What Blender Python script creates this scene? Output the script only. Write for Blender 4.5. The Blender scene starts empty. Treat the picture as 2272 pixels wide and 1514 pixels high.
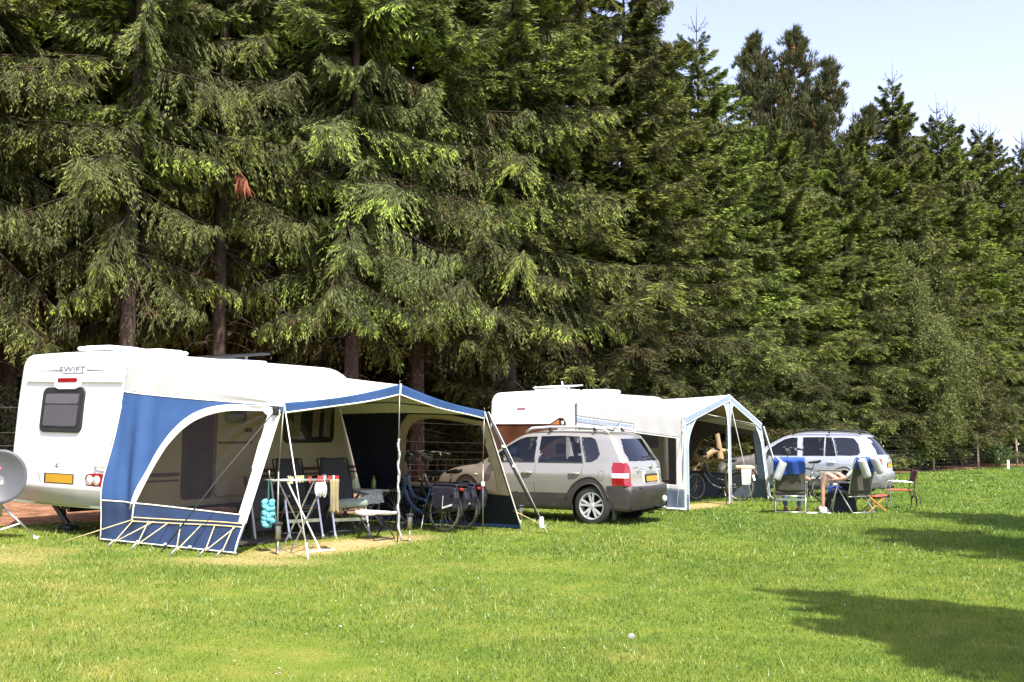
import bpy, bmesh, math, random
import numpy as np
from mathutils import Vector, Matrix, Euler, noise as mnoise

R = math.radians
random.seed(7)
rng = np.random.default_rng(7)
SC = bpy.context.scene
COL = SC.collection

# ------------------------------------------------------------------ ground
EYE = 1.66


def gz(x, y=0.0):
    """height of the lawn: it rises gently towards the left-hand pitch"""
    w = .8
    s = lambda t: w * np.logaddexp(0, t / w)
    return .036 * (s(-x) - s(-x - 9)) - .05


# ------------------------------------------------------------------ tags
def tag(o, label=None, cat=None, group=None, kind=None):
    if label: o['label'] = label
    if cat: o['category'] = cat
    if group: o['group'] = group
    if kind: o['kind'] = kind
    return o


def thing(name, label, cat, loc=(0, 0, 0), rz=0.0, group=None):
    o = bpy.data.objects.new(name, None)
    o.empty_display_size = .2
    o.location = loc
    o.rotation_euler = (0, 0, rz)
    COL.objects.link(o)
    return tag(o, label, cat, group)


def copy_tree(o, parent=None):
    c = o.copy()
    COL.objects.link(c)
    c.parent = parent
    for ch in list(o.children):
        copy_tree(ch, c)
    return c


# ------------------------------------------------------------------ mesh builder
def V(*a): return Vector(a)


class MB:
    def __init__(s):
        s.v, s.f, s.m, s.s = [], [], [], []
        s.M = None

    def add(s, vs, fs, mat=0, smooth=False):
        b = len(s.v)
        if s.M is not None:
            vs = [s.M @ Vector(p) for p in vs]
        s.v.extend([tuple(p) for p in vs])
        for f in fs:
            s.f.append(tuple(i + b for i in f)); s.m.append(mat); s.s.append(smooth)
        return s

    def box(s, x0, x1, y0, y1, z0, z1, mat=0):
        vs = [(x, y, z) for z in (z0, z1) for y in (y0, y1) for x in (x0, x1)]
        return s.add(vs, [(0, 2, 3, 1), (4, 5, 7, 6), (0, 1, 5, 4), (2, 6, 7, 3), (0, 4, 6, 2), (1, 3, 7, 5)], mat)

    def cbox(s, x0, x1, y0, y1, z0, z1, c=.01, mat=0):
        """box with chamfered edges"""
        bm = bmesh.new()
        bmesh.ops.create_cube(bm, size=1)
        for v in bm.verts:
            v.co = ((x0 + x1) / 2 + v.co.x * (x1 - x0), (y0 + y1) / 2 + v.co.y * (y1 - y0), (z0 + z1) / 2 + v.co.z * (z1 - z0))
        bmesh.ops.bevel(bm, geom=bm.edges[:], offset=c, segments=2, affect='EDGES', profile=.5)
        bm.verts.index_update()
        s.add([v.co.copy() for v in bm.verts], [[v.index for v in f.verts] for f in bm.faces], mat, True)
        bm.free()
        return s

    def bar(s, p0, p1, w, h, up=(0, 0, 1), mat=0):
        """rectangular bar from p0 to p1, w sideways, h along up"""
        p0, p1 = Vector(p0), Vector(p1)
        d = (p1 - p0).normalized()
        u = Vector(up)
        a = d.cross(u)
        if a.length < 1e-4: a = d.cross(Vector((1, 0, 0)))
        a.normalize(); u = a.cross(d)
        a *= w / 2; u *= h / 2
        vs = [p0 - a - u, p0 + a - u, p0 + a + u, p0 - a + u, p1 - a - u, p1 + a - u, p1 + a + u, p1 - a + u]
        return s.add(vs, [(3, 2, 1, 0), (4, 5, 6, 7), (0, 1, 5, 4), (1, 2, 6, 5), (2, 3, 7, 6), (3, 0, 4, 7)], mat)

    def tube(s, pts, r, n=8, mat=0, closed=False, caps=True):
        pts = [Vector(p) for p in pts]
        N = len(pts)
        rr = list(r) if hasattr(r, '__len__') else [r] * N
        vs, fs = [], []
        nrm = None
        for i, p in enumerate(pts):
            a = pts[(i - 1) % N] if (closed or i > 0) else p
            b = pts[(i + 1) % N] if (closed or i < N - 1) else p
            d = (b - a)
            if d.length < 1e-9: d = Vector((0, 0, 1))
            d.normalize()
            if nrm is None:
                nrm = d.orthogonal().normalized()
            else:
                nrm = nrm - d * nrm.dot(d)
                if nrm.length < 1e-6: nrm = d.orthogonal()
                nrm.normalize()
            bi = d.cross(nrm)
            for k in range(n):
                t = 2 * math.pi * k / n
                vs.append(p + (nrm * math.cos(t) + bi * math.sin(t)) * rr[i])
        M = N if closed else N - 1
        for i in range(M):
            j = (i + 1) % N
            for k in range(n):
                l = (k + 1) % n
                fs.append((i * n + k, i * n + l, j * n + l, j * n + k))
        s.add(vs, fs, mat, True)
        if caps and not closed:
            b = len(s.v) - len(vs)
            s.f.append(tuple(b + k for k in reversed(range(n)))); s.m.append(mat); s.s.append(False)
            s.f.append(tuple(b + (N - 1) * n + k for k in range(n))); s.m.append(mat); s.s.append(False)
        return s

    def lathe(s, prof, o=(0, 0, 0), axis=(0, 0, 1), n=24, mat=0, closed=False, smooth=True, cap=True):
        """prof: (radius, height along axis) pairs"""
        o = Vector(o); ax = Vector(axis).normalized()
        u = ax.orthogonal().normalized(); w = ax.cross(u)
        vs, fs = [], []
        for (r, h) in prof:
            for k in range(n):
                t = 2 * math.pi * k / n
                vs.append(o + ax * h + (u * math.cos(t) + w * math.sin(t)) * r)
        m = len(prof)
        for i in range(m if closed else m - 1):
            j = (i + 1) % m
            for k in range(n):
                l = (k + 1) % n
                fs.append((i * n + k, i * n + l, j * n + l, j * n + k))
        if not closed and cap:
            if prof[0][0] > 1e-5: fs.append(tuple(reversed(range(n))))
            if prof[-1][0] > 1e-5: fs.append(tuple((m - 1) * n + k for k in range(n)))
        return s.add(vs, fs, mat, smooth)

    def ell(s, c, r, n=16, m=10, mat=0):
        c = Vector(c)
        r = (r, r, r) if not hasattr(r, '__len__') else r
        vs, fs = [], []
        for i in range(m + 1):
            ph = math.pi * i / m
            for k in range(n):
                t = 2 * math.pi * k / n
                vs.append((c.x + r[0] * math.sin(ph) * math.cos(t), c.y + r[1] * math.sin(ph) * math.sin(t), c.z + r[2] * math.cos(ph)))
        for i in range(m):
            for k in range(n):
                l = (k + 1) % n
                fs.append((i * n + k, (i + 1) * n + k, (i + 1) * n + l, i * n + l))
        return s.add(vs, fs, mat, True)

    def prism(s, poly, fn, t0, t1, mat=0, matside=None):
        """polygon of 2-D points, extruded from t0 to t1; fn(a, b, t) -> 3-D"""
        n = len(poly)
        vs = [fn(a, b, t0) for a, b in poly] + [fn(a, b, t1) for a, b in poly]
        s.add(vs, [tuple(range(n)), tuple(range(2 * n - 1, n - 1, -1))], mat)
        b = len(s.v) - 2 * n
        for i in range(n):
            j = (i + 1) % n
            s.f.append((b + i, b + n + i, b + n + j, b + j)); s.m.append(mat if matside is None else matside); s.s.append(False)
        return s

    def build(s, name, mats, parent=None, loc=None, rot=None, bevel=0):
        me = bpy.data.meshes.new(name)
        me.from_pydata(s.v, [], s.f)
        for m in (mats if isinstance(mats, (list, tuple)) else [mats]):
            me.materials.append(m)
        me.polygons.foreach_set('material_index', s.m)
        me.polygons.foreach_set('use_smooth', s.s)
        bm = bmesh.new(); bm.from_mesh(me)
        bmesh.ops.recalc_face_normals(bm, faces=bm.faces)
        if bevel:
            bmesh.ops.bevel(bm, geom=[e for e in bm.edges if len(e.link_faces) == 2 and e.calc_face_angle(0) > .6], offset=bevel, segments=2, affect='EDGES', profile=.5)
        bm.to_mesh(me); bm.free()
        me.update()
        o = bpy.data.objects.new(name, me)
        COL.objects.link(o)
        if parent: o.parent = parent
        if loc: o.location = loc
        if rot: o.rotation_euler = rot
        return o


def rpoly(x0, x1, y0, y1, r, n=6):
    """rounded rectangle outline"""
    out = []
    for cx, cy, a in ((x1 - r, y1 - r, 0), (x0 + r, y1 - r, 90), (x0 + r, y0 + r, 180), (x1 - r, y0 + r, 270)):
        for i in range(n + 1):
            t = R(a + 90 * i / n)
            out.append((cx + r * math.cos(t), cy + r * math.sin(t)))
    return out


def spline(pts, n=8, closed=False):
    """Catmull-Rom through points of any dimension -> list of Vectors"""
    P = [Vector(p) for p in pts]
    N = len(P); out = []
    for i in range(N if closed else N - 1):
        p0 = P[(i - 1) % N] if (closed or i > 0) else P[0] * 2 - P[1]
        p1, p2 = P[i], P[(i + 1) % N]
        p3 = P[(i + 2) % N] if (closed or i < N - 2) else P[-1] * 2 - P[-2]
        for k in range(n):
            t = k / n
            out.append(.5 * ((2 * p1) + (p2 - p0) * t + (2 * p0 - 5 * p1 + 4 * p2 - p3) * t * t + (3 * p1 - p0 - 3 * p2 + p3) * t ** 3))
    if not closed: out.append(P[-1].copy())
    return out


def inside(poly, x, y):
    c = False; n = len(poly); j = n - 1
    for i in range(n):
        xi, yi = poly[i]; xj, yj = poly[j]
        if (yi > y) != (yj > y) and x < (xj - xi) * (y - yi) / (yj - yi) + xi: c = not c
        j = i
    return c


def sstep(a, b, x):
    t = min(1, max(0, (x - a) / (b - a))); return t * t * (3 - 2 * t)


def text_mesh(name, body, size, mat, parent, M, ext=.003):
    cu = bpy.data.curves.new(name, 'FONT')
    cu.body = body; cu.size = size; cu.extrude = ext
    cu.align_x = 'CENTER'; cu.align_y = 'CENTER'
    tmp = bpy.data.objects.new(name + '_t', cu)
    COL.objects.link(tmp)
    dg = bpy.context.evaluated_depsgraph_get()
    me = bpy.data.meshes.new_from_object(tmp.evaluated_get(dg))
    bpy.data.objects.remove(tmp)
    me.name = name
    me.transform(M)
    me.materials.clear(); me.materials.append(mat)
    o = bpy.data.objects.new(name, me)
    COL.objects.link(o); o.parent = parent
    return o


# ------------------------------------------------------------------ materials
MATS = {}


def nodes(name):
    m = bpy.data.materials.new(name); m.use_nodes = True
    nt = m.node_tree
    for n in list(nt.nodes): nt.nodes.remove(n)
    out = nt.nodes.new('ShaderNodeOutputMaterial')
    return m, nt, out


def N(nt, t, **kw):
    n = nt.nodes.new(t)
    for k, v in kw.items():
        if k.startswith('i_'):
            key = k[2:]
            key = int(key) if key.isdigit() else key.replace('_', ' ')
            n.inputs[key].default_value = v
        else:
            setattr(n, k, v)
    return n


def L(nt, a, b): nt.links.new(a, b)


def ramp(nt, fac, stops):
    n = nt.nodes.new('ShaderNodeValToRGB')
    el = n.color_ramp.elements
    el[0].position, el[0].color = stops[0][0], (*stops[0][1], 1)
    el[1].position, el[1].color = stops[-1][0], (*stops[-1][1], 1)
    for p, c in stops[1:-1]:
        e = el.new(p); e.color = (*c, 1)
    L(nt, fac, n.inputs[0])
    return n


def mat(name, col, rough=.5, metal=0., vary=.12, scale=6., bump=0., bscale=80., spec=.5, coat=0., transl=0., detail=4.0, dirt=None):
    """principled surface with noise in the colour, roughness and bump"""
    if name in MATS: return MATS[name]
    m, nt, out = nodes(name)
    p = N(nt, 'ShaderNodeBsdfPrincipled')
    tc = N(nt, 'ShaderNodeTexCoord')
    nz = N(nt, 'ShaderNodeTexNoise', i_Scale=scale, i_Detail=detail)
    L(nt, tc.outputs['Object'], nz.inputs['Vector'])
    lo = tuple(c * (1 - vary) for c in col); hi = tuple(min(1, c * (1 + vary)) for c in col)
    rp = ramp(nt, nz.outputs['Fac'], [(.3, lo), (.7, hi)])
    cout = rp.outputs[0]
    if dirt:
        nd = N(nt, 'ShaderNodeTexNoise', i_Scale=dirt[1], i_Detail=6.0)
        L(nt, tc.outputs['Object'], nd.inputs['Vector'])
        rd = ramp(nt, nd.outputs['Fac'], [(.5, (0, 0, 0)), (.72, (1, 1, 1))])
        mx = N(nt, 'ShaderNodeMixRGB'); mx.inputs[2].default_value = (*dirt[0], 1)
        mu = N(nt, 'ShaderNodeMath', operation='MULTIPLY'); mu.inputs[1].default_value = dirt[2]
        L(nt, rd.outputs[0], mu.inputs[0]); L(nt, mu.outputs[0], mx.inputs[0]); L(nt, cout, mx.inputs[1])
        cout = mx.outputs[0]
    L(nt, cout, p.inputs['Base Color'])
    p.inputs['Roughness'].default_value = rough
    p.inputs['Metallic'].default_value = metal
    p.inputs['Specular IOR Level'].default_value = spec
    if coat: p.inputs['Coat Weight'].default_value = coat; p.inputs['Coat Roughness'].default_value = .04
    if bump:
        nb = N(nt, 'ShaderNodeTexNoise', i_Scale=bscale, i_Detail=3.0)
        L(nt, tc.outputs['Object'], nb.inputs['Vector'])
        bp = N(nt, 'ShaderNodeBump', i_Strength=bump, i_Distance=.01)
        L(nt, nb.outputs['Fac'], bp.inputs['Height']); L(nt, bp.outputs[0], p.inputs['Normal'])
    sh = p.outputs[0]
    if transl:
        tr = N(nt, 'ShaderNodeBsdfTranslucent'); L(nt, cout, tr.inputs[0])
        mx = N(nt, 'ShaderNodeMixShader'); mx.inputs[0].default_value = transl
        L(nt, sh, mx.inputs[1]); L(nt, tr.outputs[0], mx.inputs[2]); sh = mx.outputs[0]
    L(nt, sh, out.inputs[0])
    MATS[name] = m
    return m


def film(name, tint=(.8, .78, .74), gloss=.12, rough=.05, haze=.12, hazecol=(.5, .48, .45), bump=.25, ior=1.4):
    """see-through sheet: tinted transparency, a little milky haze and a glossy skin"""
    if name in MATS: return MATS[name]
    m, nt, out = nodes(name)
    tr = N(nt, 'ShaderNodeBsdfTransparent'); tr.inputs[0].default_value = (*tint, 1)
    df = N(nt, 'ShaderNodeBsdfDiffuse'); df.inputs[0].default_value = (*hazecol, 1)
    gl = N(nt, 'ShaderNodeBsdfGlossy'); gl.inputs['Roughness'].default_value = rough
    gl.inputs[0].default_value = (.9, .9, .9, 1)
    tc = N(nt, 'ShaderNodeTexCoord')
    nz = N(nt, 'ShaderNodeTexNoise', i_Scale=3.0, i_Detail=2.0)
    L(nt, tc.outputs['Object'], nz.inputs['Vector'])
    bp = N(nt, 'ShaderNodeBump', i_Strength=bump, i_Distance=.05)
    L(nt, nz.outputs['Fac'], bp.inputs['Height']); L(nt, bp.outputs[0], gl.inputs['Normal'])
    fr = N(nt, 'ShaderNodeFresnel', i_IOR=ior)
    a = N(nt, 'ShaderNodeMixShader'); a.inputs[0].default_value = haze
    L(nt, tr.outputs[0], a.inputs[1]); L(nt, df.outputs[0], a.inputs[2])
    mu = N(nt, 'ShaderNodeMath', operation='ADD'); mu.inputs[1].default_value = gloss
    L(nt, fr.outputs[0], mu.inputs[0])
    b = N(nt, 'ShaderNodeMixShader')
    L(nt, mu.outputs[0], b.inputs[0]); L(nt, a.outputs[0], b.inputs[1]); L(nt, gl.outputs[0], b.inputs[2])
    L(nt, b.outputs[0], out.inputs[0])
    MATS[name] = m
    return m


M_gel = mat('white_gelcoat', (.80, .80, .79), .3, vary=.02, coat=.3, dirt=((.55, .53, .48), 1.4, .25))
M_cream = mat('cream_side_panel', (.43, .355, .24), .4, vary=.04, dirt=((.5, .46, .38), 2.0, .3))
M_lgrey = mat('light_grey_plastic', (.62, .62, .61), .45, vary=.05)
M_black = mat('black_plastic', (.018, .018, .02), .45, vary=.2)
M_rubber = mat('black_rubber', (.022, .022, .023), .8, vary=.25, bump=.15, bscale=120)
M_glassdark = mat('dark_tinted_acrylic', (.03, .028, .03), .06, vary=.1, coat=.5)
M_blind = mat('grey_pleated_blind', (.075, .068, .08), .6, vary=.05)
M_blind2 = mat('lighter_grey_blind', (.10, .092, .105), .6, vary=.05)
M_chrome = mat('bright_chrome', (.75, .75, .76), .12, 1.0, vary=.03)
M_alu = mat('brushed_aluminium', (.68, .68, .70), .3, .9, vary=.06, dirt=((.3, .29, .27), 9.0, .4))
M_steel = mat('galvanised_steel', (.42, .41, .39), .42, .8, vary=.12)
M_red = mat('red_lamp_plastic', (.26, .006, .009), .12, vary=.1, coat=.6)
M_clear = mat('clear_lamp_lens', (.8, .78, .78), .08, .3, vary=.1, coat=.6)
M_orange = mat('orange_lamp_plastic', (.75, .18, .03), .15, vary=.1, coat=.5)
M_yplate = mat('yellow_number_plate', (.50, .27, .014), .4, vary=.04)
M_decal = mat('dark_grey_decal', (.13, .13, .16), .4)
M_brown = mat('brown_stripe_decal', (.09, .035, .03), .5)
M_wood_int = mat('dark_brown_interior', (.05, .028, .02), .7, vary=.4, scale=3)
M_blue = mat('blue_awning_canvas', (.040, .092, .235), .75, vary=.1, scale=3, bump=.2, bscale=400, transl=.12, spec=.25, dirt=((.026, .07, .19), 2.2, .5))
M_navy = mat('navy_skirt_vinyl', (.018, .036, .092), .38, vary=.12, scale=3, bump=.2, bscale=60, spec=.5)
M_canvas = mat('off_white_awning_canvas', (.74, .72, .68), .85, vary=.03, scale=2, bump=.1, bscale=500, transl=.05, spec=.2, dirt=((.55, .52, .47), 1.3, .35))
M_tape = mat('cream_edging_tape', (.78, .75, .66), .7, vary=.05, scale=20)
M_ytape = mat('straw_coloured_tape', (.66, .52, .28), .7, vary=.1, scale=20)
M_greyblue = mat('pale_blue_grey_canvas', (.30, .38, .50), .75, vary=.06, bump=.1, bscale=400, transl=.08, spec=.2)
M_greyskirt = mat('slate_blue_vinyl', (.10, .13, .19), .5, vary=.1)
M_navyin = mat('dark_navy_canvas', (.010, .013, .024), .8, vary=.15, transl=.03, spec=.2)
M_film = film('window_film', (.68, .61, .52), .0, .10, .014, (.30, .25, .20), ior=1.2)
M_film2 = film('dark_window_film', (.72, .67, .62), .0, .06, .04, (.3, .27, .25), ior=1.2)
M_glass = film('car_window_glass', (.50, .50, .49), .02, .01, .01, (.05, .05, .05), .02)
M_glassrear = film('privacy_glass', (.10, .11, .12), .07, .015, .05, (.02, .02, .025), .02)
M_rope = mat('grey_guy_webbing', (.55, .54, .52), .8, vary=.1, scale=30)
M_strap = mat('black_storm_strap', (.03, .03, .035), .7, vary=.2, scale=30)
M_pole = mat('olive_steel_pole', (.22, .21, .17), .4, .7, vary=.12)
M_white = mat('white_plastic', (.80, .80, .79), .4, vary=.04)
M_chairfab = mat('charcoal_padded_mesh', (.045, .045, .055), .85, vary=.2, scale=40, bump=.3, bscale=300)
M_chairbrown = mat('brown_seat_underside', (.12, .075, .05), .8, vary=.15)
M_arm = mat('grey_plastic_armrest', (.22, .22, .23), .5, vary=.1)
M_sage = mat('sage_green_cover', (.20, .25, .22), .85, vary=.15, scale=12, bump=.3, bscale=60)
M_towel = mat('blue_terry_towel', (.035, .09, .42), .95, vary=.15, scale=25, bump=.5, bscale=250)
M_pillow = mat('silver_grey_vinyl', (.42, .42, .43), .45, vary=.12, scale=8, bump=.2, bscale=30)
M_jean = mat('blue_denim', (.10, .17, .33), .9, vary=.2, scale=30, bump=.2, bscale=300)
M_skin = mat('brownish_skin', (.46, .26, .185), .5, vary=.06)  # one even brownish skin tone for both people
M_shirt = mat('maroon_shirt', (.13, .025, .03), .9, vary=.15)
M_shirt2 = mat('pale_grey_shirt', (.5, .5, .5), .9, vary=.08)
M_hair = mat('grey_hair', (.25, .23, .21), .8, vary=.3, scale=60)
M_shoe = mat('tan_leather_shoe', (.25, .14, .07), .6, vary=.2)
M_carred = mat('red_stool_canvas', (.50, .09, .06), .85, vary=.12, scale=20)
M_darkred = mat('maroon_chair_canvas', (.10, .03, .045), .85, vary=.12, scale=20)
M_owood = mat('orange_varnished_wood', (.50, .22, .07), .5, vary=.2, scale=12)
M_khaki = mat('khaki_cotton', (.42, .35, .19), .9, vary=.12, scale=9, bump=.2, bscale=200, transl=.25)
M_wcloth = mat('white_cotton', (.82, .82, .82), .9, vary=.03, transl=.25)
M_turq = mat('turquoise_microfibre', (.14, .50, .62), .95, vary=.35, scale=40, bump=.6, bscale=120)
M_peg_y = mat('yellow_peg_plastic', (.75, .66, .15), .4)
M_peg_r = mat('red_peg_plastic', (.70, .06, .06), .4)
M_peg_w = mat('white_peg_plastic', (.78, .78, .72), .4)
M_paper = mat('printed_newspaper', (.55, .56, .58), .9, vary=.35, scale=22)
M_bottle = mat('yellow_green_bottle', (.16, .19, .03), .2, vary=.1, coat=.4)
M_panbag = mat('dark_violet_pannier_fabric', (.012, .011, .022), .6, vary=.2, bump=.25, bscale=30)
M_greybag = mat('grey_pannier_fabric', (.16, .15, .13), .75, vary=.2, bump=.25, bscale=30)
M_refl = mat('reflective_strip', (.72, .73, .74), .35, .3)
M_bframe = mat('steel_blue_bike_paint', (.05, .10, .20), .3, .3, vary=.1, coat=.5)
M_bframe2 = mat('graphite_bike_paint', (.05, .05, .055), .3, .4, vary=.1, coat=.5)
M_spoke = mat('steel_spokes', (.6, .6, .6), .3, .9)
M_rim = mat('dull_bike_rim', (.42, .38, .31), .4, .7, vary=.1)
M_tyre = mat('bike_tyre_rubber', (.05, .046, .042), .8, vary=.2, dirt=((.2, .16, .11), 12, .5))
M_dish = mat('grey_dish_enamel', (.085, .087, .095), .45, .1, vary=.04)
M_post = mat('weathered_fence_timber', (.46, .38, .27), .85, vary=.25, scale=14, bump=.4, bscale=40)
M_wire = mat('galvanised_wire', (.30, .30, .29), .5, .6)
M_bark = mat('spruce_bark', (.055, .034, .026), .95, vary=.4, scale=9, bump=.8, bscale=25)
M_pinebark = mat('orange_pine_bark', (.30, .14, .07), .9, vary=.35, scale=7, bump=.7, bscale=20)
M_deadwood = mat('pale_barkless_wood', (.52, .40, .26), .8, vary=.2, scale=6, bump=.3, bscale=30)
M_solar = mat('dark_solar_glass', (.02, .022, .03), .08, vary=.2, coat=.6)
M_coolbag = mat('black_cool_bag_fabric', (.018, .018, .024), .75, vary=.2, bump=.2, bscale=50)
# ------------------------------------------------------------------ camera, sun, sky
cam = bpy.data.cameras.new('camera')
cam.sensor_width = 36.0
cam.lens = 36.0 * 2320 / 2272
cam.clip_start = .1; cam.clip_end = 3000
co = bpy.data.objects.new('camera', cam); COL.objects.link(co)
co.location = (0, 0, EYE)
co.rotation_euler = (R(90) + math.atan(203 / 2320), 0, 0)
SC.camera = co

SUN_EL = R(58)
SUN_H = Vector((.42, -.907, 0)).normalized()
S = SUN_H * math.cos(SUN_EL) + Vector((0, 0, math.sin(SUN_EL)))
sl = bpy.data.lights.new('sun', 'SUN')
sl.energy = 4.6; sl.angle = R(.5); sl.color = (1.0, .95, .86)
so = bpy.data.objects.new('sun', sl); COL.objects.link(so)
so.rotation_euler = S.to_track_quat('Z', 'Y').to_euler()
so.location = S * 60

w = bpy.data.worlds.new('World'); SC.world = w
w.use_nodes = True
nt = w.node_tree
bg = nt.nodes['Background']
sky = nt.nodes.new('ShaderNodeTexSky'); sky.sky_type = 'NISHITA'
sky.sun_disc = False
sky.sun_elevation = SUN_EL
sky.sun_rotation = math.atan2(SUN_H.x, SUN_H.y)
sky.air_density = 1.0; sky.dust_density = 1.2; sky.ozone_density = 1.6
hz = nt.nodes.new('ShaderNodeHueSaturation'); hz.inputs['Saturation'].default_value = .76; hz.inputs['Value'].default_value = 1.17; hz.inputs['Hue'].default_value = .526
L(nt, sky.outputs[0], hz.inputs['Color']); L(nt, hz.outputs[0], bg.inputs[0])
bg.inputs[1].default_value = .15
SC.view_settings.view_transform = 'Standard'
SC.view_settings.look = 'None'
SC.view_settings.gamma = 1
SC.view_settings.exposure = 1.15
SC.cycles.max_bounces = 8
SC.cycles.transparent_max_bounces = 24
SC.cycles.diffuse_bounces = 3

# ------------------------------------------------------------------ forest edge frame
F0 = np.array([-9.5, 19.5]); FD = np.array([.722, .692]); FN = np.array([-.692, .722])


def forest_st(x, y):
    dx, dy = x - F0[0], y - F0[1]
    return dx * FD[0] + dy * FD[1], dx * FN[0] + dy * FN[1]


def FP(t, s): return F0 + FD * t + FN * s


def und(x, y):
    """slow undulation of the field, at most a couple of centimetres"""
    return .012 * np.sin(x * .55 + 1.3) * np.sin(y * .42) + .01 * np.sin(x * .21 - y * .3)


def gzz(x, y): return gz(x) + und(x, y)


def fbm2(x, y, f=1.0, seed=0):
    r = np.random.default_rng(seed)
    o = np.zeros_like(x, dtype=float)
    for i in range(14):
        a = r.uniform(0, 6.283); k = f * r.uniform(.5, 2.6); ph = r.uniform(0, 6.283)
        o += np.sin(k * (x * np.cos(a) + y * np.sin(a)) + ph) / (1 + .5 * i / 14)
    return o / 5.0


def soil_edge(t): return np.interp(t, [-40, -6, 0, 8, 16, 24, 32, 60], [-3.8, -3.8, -3.7, -3.2, -1.4, -.6, -.05, .15])


def dryness(x, y):
    """worn, straw-dry turf under and in front of the two awnings (and a few thin spots)"""
    def blob(cx, cy, ax, ay, ang):
        c, s = math.cos(ang), math.sin(ang)
        u = ((x - cx) * c + (y - cy) * s) / ax; v = (-(x - cx) * s + (y - cy) * c) / ay
        return np.clip(1.35 - np.sqrt(u * u + v * v), 0, 1)
    d = np.maximum.reduce([blob(-2.35, 15.2, 2.3, .55, R(60)), blob(4.3, 24.6, 1.7, .5, R(57)), .30 * blob(-6.2, 13.2, 2.0, .9, 0),
                           .9 * blob(9.6, 17.6, .8, .35, .2), .5 * blob(-3.9, 12.9, 1.5, .5, .3)])
    n = fbm2(x, y, 2.2, 3)
    return np.clip(d * 1.5 + n * .35 - .15, 0, 1) * (d > 0)


def grid_mesh(name, X, Y, Z, m, attrs=None):
    ny, nx = X.shape
    me = bpy.data.meshes.new(name)
    co_ = np.stack([X, Y, Z], -1).reshape(-1, 3)
    idx = np.arange(nx * ny).reshape(ny, nx)
    q = np.stack([idx[:-1, :-1], idx[:-1, 1:], idx[1:, 1:], idx[1:, :-1]], -1).reshape(-1, 4)
    me.vertices.add(len(co_)); me.vertices.foreach_set('co', co_.ravel())
    me.loops.add(q.size); me.loops.foreach_set('vertex_index', q.ravel())
    me.polygons.add(len(q)); me.polygons.foreach_set('loop_start', np.arange(0, q.size, 4))
    me.polygons.foreach_set('use_smooth', np.ones(len(q), bool))
    me.update(); me.validate()
    for k, a in (attrs or {}).items():
        at = me.attributes.new(k, 'FLOAT', 'POINT'); at.data.foreach_set('value', a.ravel().astype(np.float32))
    me.materials.append(m)
    o = bpy.data.objects.new(name, me); COL.objects.link(o)
    return o


def turf_colour(nt, tint_socket=None):
    """living lawn: yellow-green to blue-green patches by position, straw where it is dry"""
    ge = N(nt, 'ShaderNodeNewGeometry')
    n1 = N(nt, 'ShaderNodeTexNoise', i_Scale=.35, i_Detail=5.0, i_Roughness=.65)
    n2 = N(nt, 'ShaderNodeTexNoise', i_Scale=2.4, i_Detail=4.0)
    L(nt, ge.outputs['Position'], n1.inputs['Vector']); L(nt, ge.outputs['Position'], n2.inputs['Vector'])
    mx = N(nt, 'ShaderNodeMath', operation='MULTIPLY_ADD'); mx.inputs[1].default_value = .55
    L(nt, n1.outputs['Fac'], mx.inputs[0])
    m2 = N(nt, 'ShaderNodeMath', operation='MULTIPLY'); m2.inputs[1].default_value = .45
    L(nt, n2.outputs['Fac'], m2.inputs[0]); L(nt, m2.outputs[0], mx.inputs[2])
    sx = N(nt, 'ShaderNodeSeparateXYZ'); L(nt, ge.outputs['Position'], sx.inputs[0])
    mr = N(nt, 'ShaderNodeMapRange'); mr.inputs[1].default_value = -7; mr.inputs[2].default_value = 9
    mr.inputs[3].default_value = .07; mr.inputs[4].default_value = -.09
    L(nt, sx.outputs['X'], mr.inputs[0])
    a2 = N(nt, 'ShaderNodeMath', operation='ADD'); L(nt, mx.outputs[0], a2.inputs[0]); L(nt, mr.outputs[0], a2.inputs[1])
    return ge, a2


m, nt, out = nodes('lawn_soil_and_thatch')
ge, fac = turf_colour(nt)
rp = ramp(nt, fac.outputs[0], [(.32, (.095, .145, .022)), (.5, (.145, .19, .030)), (.68, (.23, .22, .05))])
at = N(nt, 'ShaderNodeAttribute', attribute_name='dry')
n3 = N(nt, 'ShaderNodeTexNoise', i_Scale=14.0, i_Detail=6.0)
L(nt, ge.outputs['Position'], n3.inputs['Vector'])
rs = ramp(nt, n3.outputs['Fac'], [(.3, (.30, .20, .09)), (.55, (.44, .32, .15)), (.75, (.55, .44, .24))])
mx = N(nt, 'ShaderNodeMixRGB')
L(nt, at.outputs['Fac'], mx.inputs[0]); L(nt, rp.outputs[0], mx.inputs[1]); L(nt, rs.outputs[0], mx.inputs[2])
bs = N(nt, 'ShaderNodeBsdfDiffuse'); L(nt, mx.outputs[0], bs.inputs[0])
n4 = N(nt, 'ShaderNodeTexNoise', i_Scale=45.0, i_Detail=4.0)
L(nt, ge.outputs['Position'], n4.inputs['Vector'])
bp = N(nt, 'ShaderNodeBump', i_Strength=.9, i_Distance=.03)
L(nt, n4.outputs['Fac'], bp.inputs['Height']); L(nt, bp.outputs[0], bs.inputs['Normal'])
L(nt, bs.outputs[0], out.inputs[0])
M_lawn = m

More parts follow.
